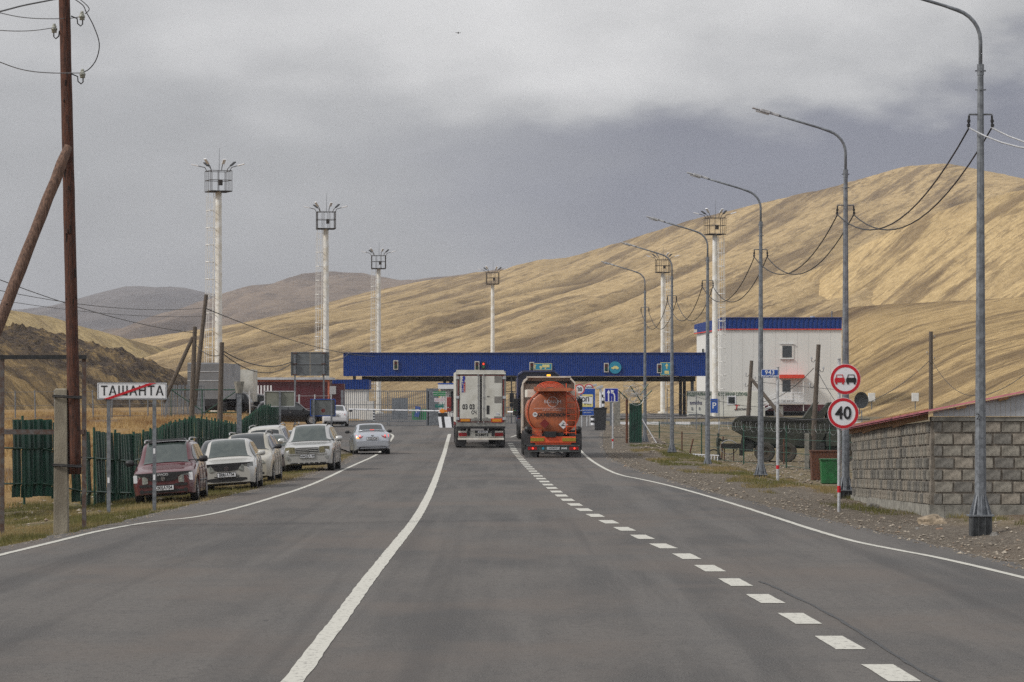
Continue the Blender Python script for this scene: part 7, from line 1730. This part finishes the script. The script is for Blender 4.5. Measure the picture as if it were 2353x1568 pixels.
cable('overhead_cable', W_(470, 708, 215), W_(860, 820, 380), .6, .03, 'long thin wire from the leaning pole to the canopy roof')
cable('overhead_cable', W_(511, 806, 180), W_(670, 832, 252), .55, .032, 'upper sagging cable from the weathered pole to the big sign')
cable('overhead_cable', W_(511, 812, 180), W_(670, 835, 252), .85, .028, 'lower sagging cable from the weathered pole to the big sign')
cable('overhead_cable', W_(448, 790, 190), W_(509, 815, 180), .3, .02, 'short cable between the braced pole and the weathered pole')
cable('overhead_cable', W_(756, 830, 252), W_(805, 808, 385), .3, .03, 'cable rising from the big sign to the canopy corner')

# green corrugated fence
ST = [(-120, 84, 2.08), (-60, 86, 2.08), (100, 90, 2.0), (185, 92, 1.74), (300, 98, 1.54), (360, 106, 1.66), (395, 116, 1.76), (440, 128, 1.88), (475, 135, 1.78), (545, 165, 1.38), (556, 168, 1.55), (605, 196, 2.27), (641, 222, 2.14)]
pts = [(px(a, b2), b2, c_) for a, b2, c_ in ST]
gf = thing('green_fence', 'battered dark green corrugated sheet fence running behind the parked cars', 'fence', (pts[0][0], pts[0][1], 0)); o_ = Vector((pts[0][0], pts[0][1], 0))
rr = random.Random(11); acc = 0; k = 0
segs = []
for (xa_, ya_, ta), (xb_, yb_, tb) in zip(pts, pts[1:]):
    L_ = math.hypot(xb_-xa_, yb_-ya_); segs.append((acc, acc+L_, (xa_, ya_, ta), (xb_, yb_, tb))); acc += L_
def fpt(s):
    for a, b2, p, q in segs:
        if s <= b2: u = (s-a)/(b2-a); return [p[i]+(q[i]-p[i])*u for i in range(3)]
    return list(segs[-1][3])
shm = {}
def sheet(wd, seed):
    g = MB(); n_ = max(2, int(round(wd/.29))); H2 = 1.98; vs = []; xs2 = []
    q = random.Random(seed)
    for i in range(n_):
        a = wd*i/n_; b2 = wd/n_; xs2 += [(a, 0), (a+b2*.42, .0), (a+b2*.5, .055), (a+b2*.92, .055)]
    xs2.append((wd, 0)); lean = q.uniform(-.03, .03)
    rowsz = (0, .28, .33, 1.2, 1.25, H2)
    for z in rowsz:
        for (x, y) in xs2:
            rail = -.03 if z in (.33, 1.25) else 0
            vs.append((x+lean*z*.3, y+rail+.02*math.sin(x*5+seed), z+(q.uniform(-.008, .008) if z in (0, H2) else 0)))
    m = len(xs2); fs = [(j*m+i, j*m+i+1, (j+1)*m+i+1, (j+1)*m+i) for j in range(len(rowsz)-1) for i in range(m-1)]
    g.add(vs, fs); return g.mesh('sheet_panel', fence_green)
sheets = [sheet(.58, i) for i in range(6)]
s = 0; i = 0
gapset = [(1.9, 2.7), (3.55, 4.3), (7.2, 7.9), (9.6, 10.1), (45.5, 46.3)]
while s < acc-.6:
    x, y, t2 = fpt(s); x2, y2, t3 = fpt(s+.58); rz = math.atan2(y2-y, x2-x)
    in_gap = any(a < s+.29 < b2 for a, b2 in gapset)
    far_ = y > 150
    st_ = .6 if not far_ else .6
    if not in_gap:
        jit = .03+.05*noise.noise(Vector((s*.15, 0, 0)))
        ztop = t2+.07*noise.noise(Vector((s*.6, 3, 0)))+.02*noise.noise(Vector((s*2.5, 6, 0)))
        o = link('sheet_panel', sheets[rr.randrange(6)], gf, Vector((x, y, ztop-1.98))-o_, (rr.uniform(-.03, .03), rr.uniform(-.012, .012), rz+rr.uniform(-.12, .12)*(1 if s < 80 else .6)))
    i += 1; s += st_
s = 0; pm2 = MB(); pm2.cyl((0, 0, -.2), (0, 0, 2.06), .035, n=6); pme2 = pm2.mesh('fence_post', post_green)
while s < acc:
    x, y, t2 = fpt(s); link('fence_post', pme2, gf, Vector((x, y, t2-1.98+.02))-o_+Vector((.07, .09, 0)), (0, rr.uniform(-.03, .03), 0)); s += 2.4
g = MB()
for hh in (.35, 1.25):
    P = []
    for k in range(int(acc/1.2)): x, y, t2 = fpt(k*1.2); P.append(Vector((x+.05, y+.07, t2-1.98+hh))-o_)
    g.tube(P, .022, 4)
g.build('rail', post_green, gf)
# wire fence and gate in the field beyond
def picket_row(name, lab, cat, x0, x1, Y0_, Y1_, yt0, yt1, n_, r, mat, h, posts_only=False):
    xa_, xb_ = px(x0, Y0_), px(x1, Y1_); t_ = thing(name, lab, cat, (xa_, Y0_, 0)); g = MB(); g.cyl((0, 0, -.2), (0, 0, h), r, n=5); pme_ = g.mesh('post', mat)
    for k in range(n_): u = k/(n_-1); x = xa_+(xb_-xa_)*u; y = Y0_+(Y1_-Y0_)*u; link('post', pme_, t_, (x-xa_, y-Y0_, gh(x, y)), (rr.uniform(-.03, .03), rr.uniform(-.03, .03), 0))
    g = MB()
    for hz_ in ((h*.95, h*.5, h*.1)):
        P = [(xa_+(xb_-xa_)*k/12-xa_, (Y1_-Y0_)*k/12, gh(xa_+(xb_-xa_)*k/12, Y0_+(Y1_-Y0_)*k/12)+hz_) for k in range(13)]; g.tube(P, .014, 4)
    g.build('rail_wire', mat, t_); return t_
picket_row('field_fence', 'thin wire field fence on the dry slope at the far left', 'fence', -60, 420, 225, 250, 0, 0, 12, .05, galv, 2.0)
t_ = picket_row('picket_fence', 'grey upright paling fence left of the straight weathered pole', 'fence', 372, 470, 252, 258, 0, 0, 30, .045, galv, 2.3)
Y = 205; xa_ = px(393, Y); t_ = thing('field_gate', 'green tube field gate with a diagonal brace by the weathered poles', 'gate', (xa_, Y, gh(xa_, Y))); g = MB(); L_ = px(548, Y)-xa_; z0 = gh(xa_, Y); zt_ = pz(896, Y)-z0; zb_ = pz(948, Y)-z0
g.tube([(0, 0, zb_-.2), (0, 0, zt_), (L_, 0, zt_), (L_, 0, zb_-.1)], .04, 5); g.cyl((0, 0, zt_), (L_*.46, 0, zb_+.1), .03, n=5); g.cyl((L_*.46, 0, zt_), (L_*.46, 0, zb_-.3), .04, n=5); g.cyl((L_, 0, zt_), (L_*.5, 0, zb_), .03, n=5); g.cyl((L_*.46, 0, zb_), (L_, 0, zb_), .03, n=5); g.build('gate_frame', post_green, t_)
t_ = picket_row('yard_fence', 'mesh fence with pale posts before the burgundy shed', 'fence', 575, 760, 262, 268, 0, 0, 6, .06, galv_light, 2.2)
# far bird
g = MB(); g.box((0, 0, 0), (.16, .42, .14)); bd_ = thing('bird', 'small dark bird high in the sky left of the centre', 'bird', at(1053, 77, 190)); g = MB(); P = [(0, .2, 0), (0, .1, .03), (0, -.05, .03), (0, -.2, 0)]; g.tube(P, [.01, .04, .045, .01], 8); g.build('body', black, bd_)
for sg in (1, -1): g = MB(); g.add([(0, .08, .02), (sg*.16, .02, .05), (sg*.13, -.07, .045), (0, -.06, .02), (0, .08, .005), (sg*.16, .02, .04), (sg*.13, -.07, .035), (0, -.06, .005)], [(0, 1, 2, 3), (7, 6, 5, 4), (0, 4, 5, 1), (1, 5, 6, 2), (2, 6, 7, 3)]); g.build('wing', black, bd_)
# ================================================================ ground cover
rg = np.random.default_rng(5)
def tufts(name, pts, hmin, hmax, w, blades, mat, spread):
    V = []; Fc = []
    for (x, y, z, sc_) in pts:
        for b_ in range(blades):
            a = rg.uniform(0, 2*PI); h = rg.uniform(hmin, hmax)*sc_; ox = rg.normal(0, spread); oy = rg.normal(0, spread); l = rg.uniform(.1, .55)*h
            ca, sa = math.cos(a), math.sin(a); n0 = len(V)
            V += [(x+ox-w/2, y+oy, z-.01), (x+ox+w/2, y+oy, z-.01), (x+ox+ca*l, y+oy+sa*l, z+h)]; Fc.append((n0, n0+1, n0+2))
    me = bpy.data.meshes.new(name); me.from_pydata(V, [], Fc); me.materials.append(mat); return tag(link(name, me), kind='stuff')
def grass_mat(key, ca, cb, cc):
    m = bpy.data.materials.new(key); m.use_nodes = True; t = m.node_tree; b = t.nodes['Principled BSDF']; b.inputs['Roughness'].default_value = .9; b.inputs['Specular IOR Level'].default_value = .1
    geo = N(t, 'ShaderNodeNewGeometry'); n_ = gno(t, geo.outputs['Position'], 3.5, 4); n2_ = gno(t, geo.outputs['Position'], .18, 3, (1, .5, 1))
    c = mixc(t, maprange(t, n_, .38, .62), ca, cb); c = mixc(t, maprange(t, n2_, .45, .6), c, cc); t.links.new(c, b.inputs['Base Color']); return m
P = []
while len(P) < 30000:
    y = 84+rg.random()**.8*190; x = -13.2-rg.random()*(26+y*.09)
    if y > 200: x -= 4
    if noise.noise(Vector((x*.25, y*.08, 0))) < -.12: continue
    P.append((x, y, gh(x, y), .35+.9*max(0, .4+noise.noise(Vector((x*.4, y*.13, 5))))))
tufts('dry_grass', P, .12, .50, .022, 5, grass_mat('dry_grass_blades', (.30, .185, .075), (.52, .38, .19), (.22, .125, .06)), .13)
P = []
while len(P) < 26000:
    y = 52+rg.random()**1.3*115; rl = interp(ROAD_L, y); x = rl-.15-rg.random()*(rl+13.5)
    if noise.noise(Vector((x*.9, y*.3, 0))) < -.25: continue
    P.append((x, y, gh(x, y), 1))
tufts('verge_grass', P, .025, .10, .010, 4, grass_mat('green_grass_blades', (.085, .088, .028), (.17, .155, .06), (.29, .225, .11)), .05)
P = []
while len(P) < 15000:
    y = 55+rg.random()*130; rr_ = interp(ROAD_R, y); x = rr_+1.4+rg.random()*8
    if noise.noise(Vector((x*.7, y*.16, 3))) < .0+.1*(y < 90): continue
    P.append((x, y, gh(x, y), 1))
tufts('bank_grass', P, .03, .12, .012, 4, grass_mat('bank_grass_blades', (.09, .10, .03), (.18, .165, .06), (.28, .21, .10)), .06)
def stones(name, pts, mat):
    base = np.array([(1, 0, 0), (-1, 0, 0), (0, 1, 0), (0, -1, 0), (0, 0, 1), (0, 0, -1)], float); fb = [(0, 2, 4), (2, 1, 4), (1, 3, 4), (3, 0, 4), (2, 0, 5), (1, 2, 5), (3, 1, 5), (0, 3, 5)]
    V = []; Fc = []
    for (x, y, z, s_) in pts:
        j = base*(s_*rg.uniform(.55, 1.3, (6, 1)))*np.array([1, 1, .55]); a = rg.uniform(0, PI); ca, sa = math.cos(a), math.sin(a); n0 = len(V)
        for p in j: V.append((x+p[0]*ca-p[1]*sa, y+p[0]*sa+p[1]*ca, z+p[2]+s_*.15))
        Fc += [(a_+n0, b_+n0, c_+n0) for a_, b_, c_ in fb]
    me = bpy.data.meshes.new(name); me.from_pydata(V, [], Fc); me.materials.append(mat); return tag(link(name, me), kind='stuff')
sm = bpy.data.materials.new('mixed_stones'); sm.use_nodes = True; t = sm.node_tree; b = t.nodes['Principled BSDF']; b.inputs['Roughness'].default_value = .9
geo = N(t, 'ShaderNodeNewGeometry'); n_ = gno(t, geo.outputs['Position'], 5, 3); n2_ = gno(t, geo.outputs['Position'], 2.1, 2)
c = mixc(t, maprange(t, n_, .38, .62), (.12, .10, .08), (.36, .315, .255)); c = mixc(t, maprange(t, n2_, .55, .62), c, (.24, .18, .13)); t.links.new(c, b.inputs['Base Color'])
P = []
for _ in range(12000):
    y = 50+rg.random()**1.5*190; rr_ = interp(ROAD_R, y); x = rr_-.25+abs(rg.normal(0, 1))*2.6
    if noise.noise(Vector((x*.8, y*.2, 7))) < -.2 and x > rr_+.6: continue
    P.append((x, y, gh(x, y), .010+.036*rg.random()**3+(.04 if rg.random() < .012 else 0)))
for _ in range(4500):
    y = 165+rg.random()*90; x = 6.5+rg.random()*16; P.append((x, y, gh(x, y), .02+.10*rg.random()**3))
for _ in range(5000):
    y = 50+rg.random()**1.3*120; rl = interp(ROAD_L, y); x = rl+.3-abs(rg.normal(0, .55)); P.append((x, y, gh(x, y) if x < rl else road_z(y), .008+.018*rg.random()**2))
for _ in range(900):
    y = 75+rg.random()*100; x = -13.5+rg.random()*4; P.append((x, y, gh(x, y), .02+.07*rg.random()**3))
stones('gravel_stones', P, sm)
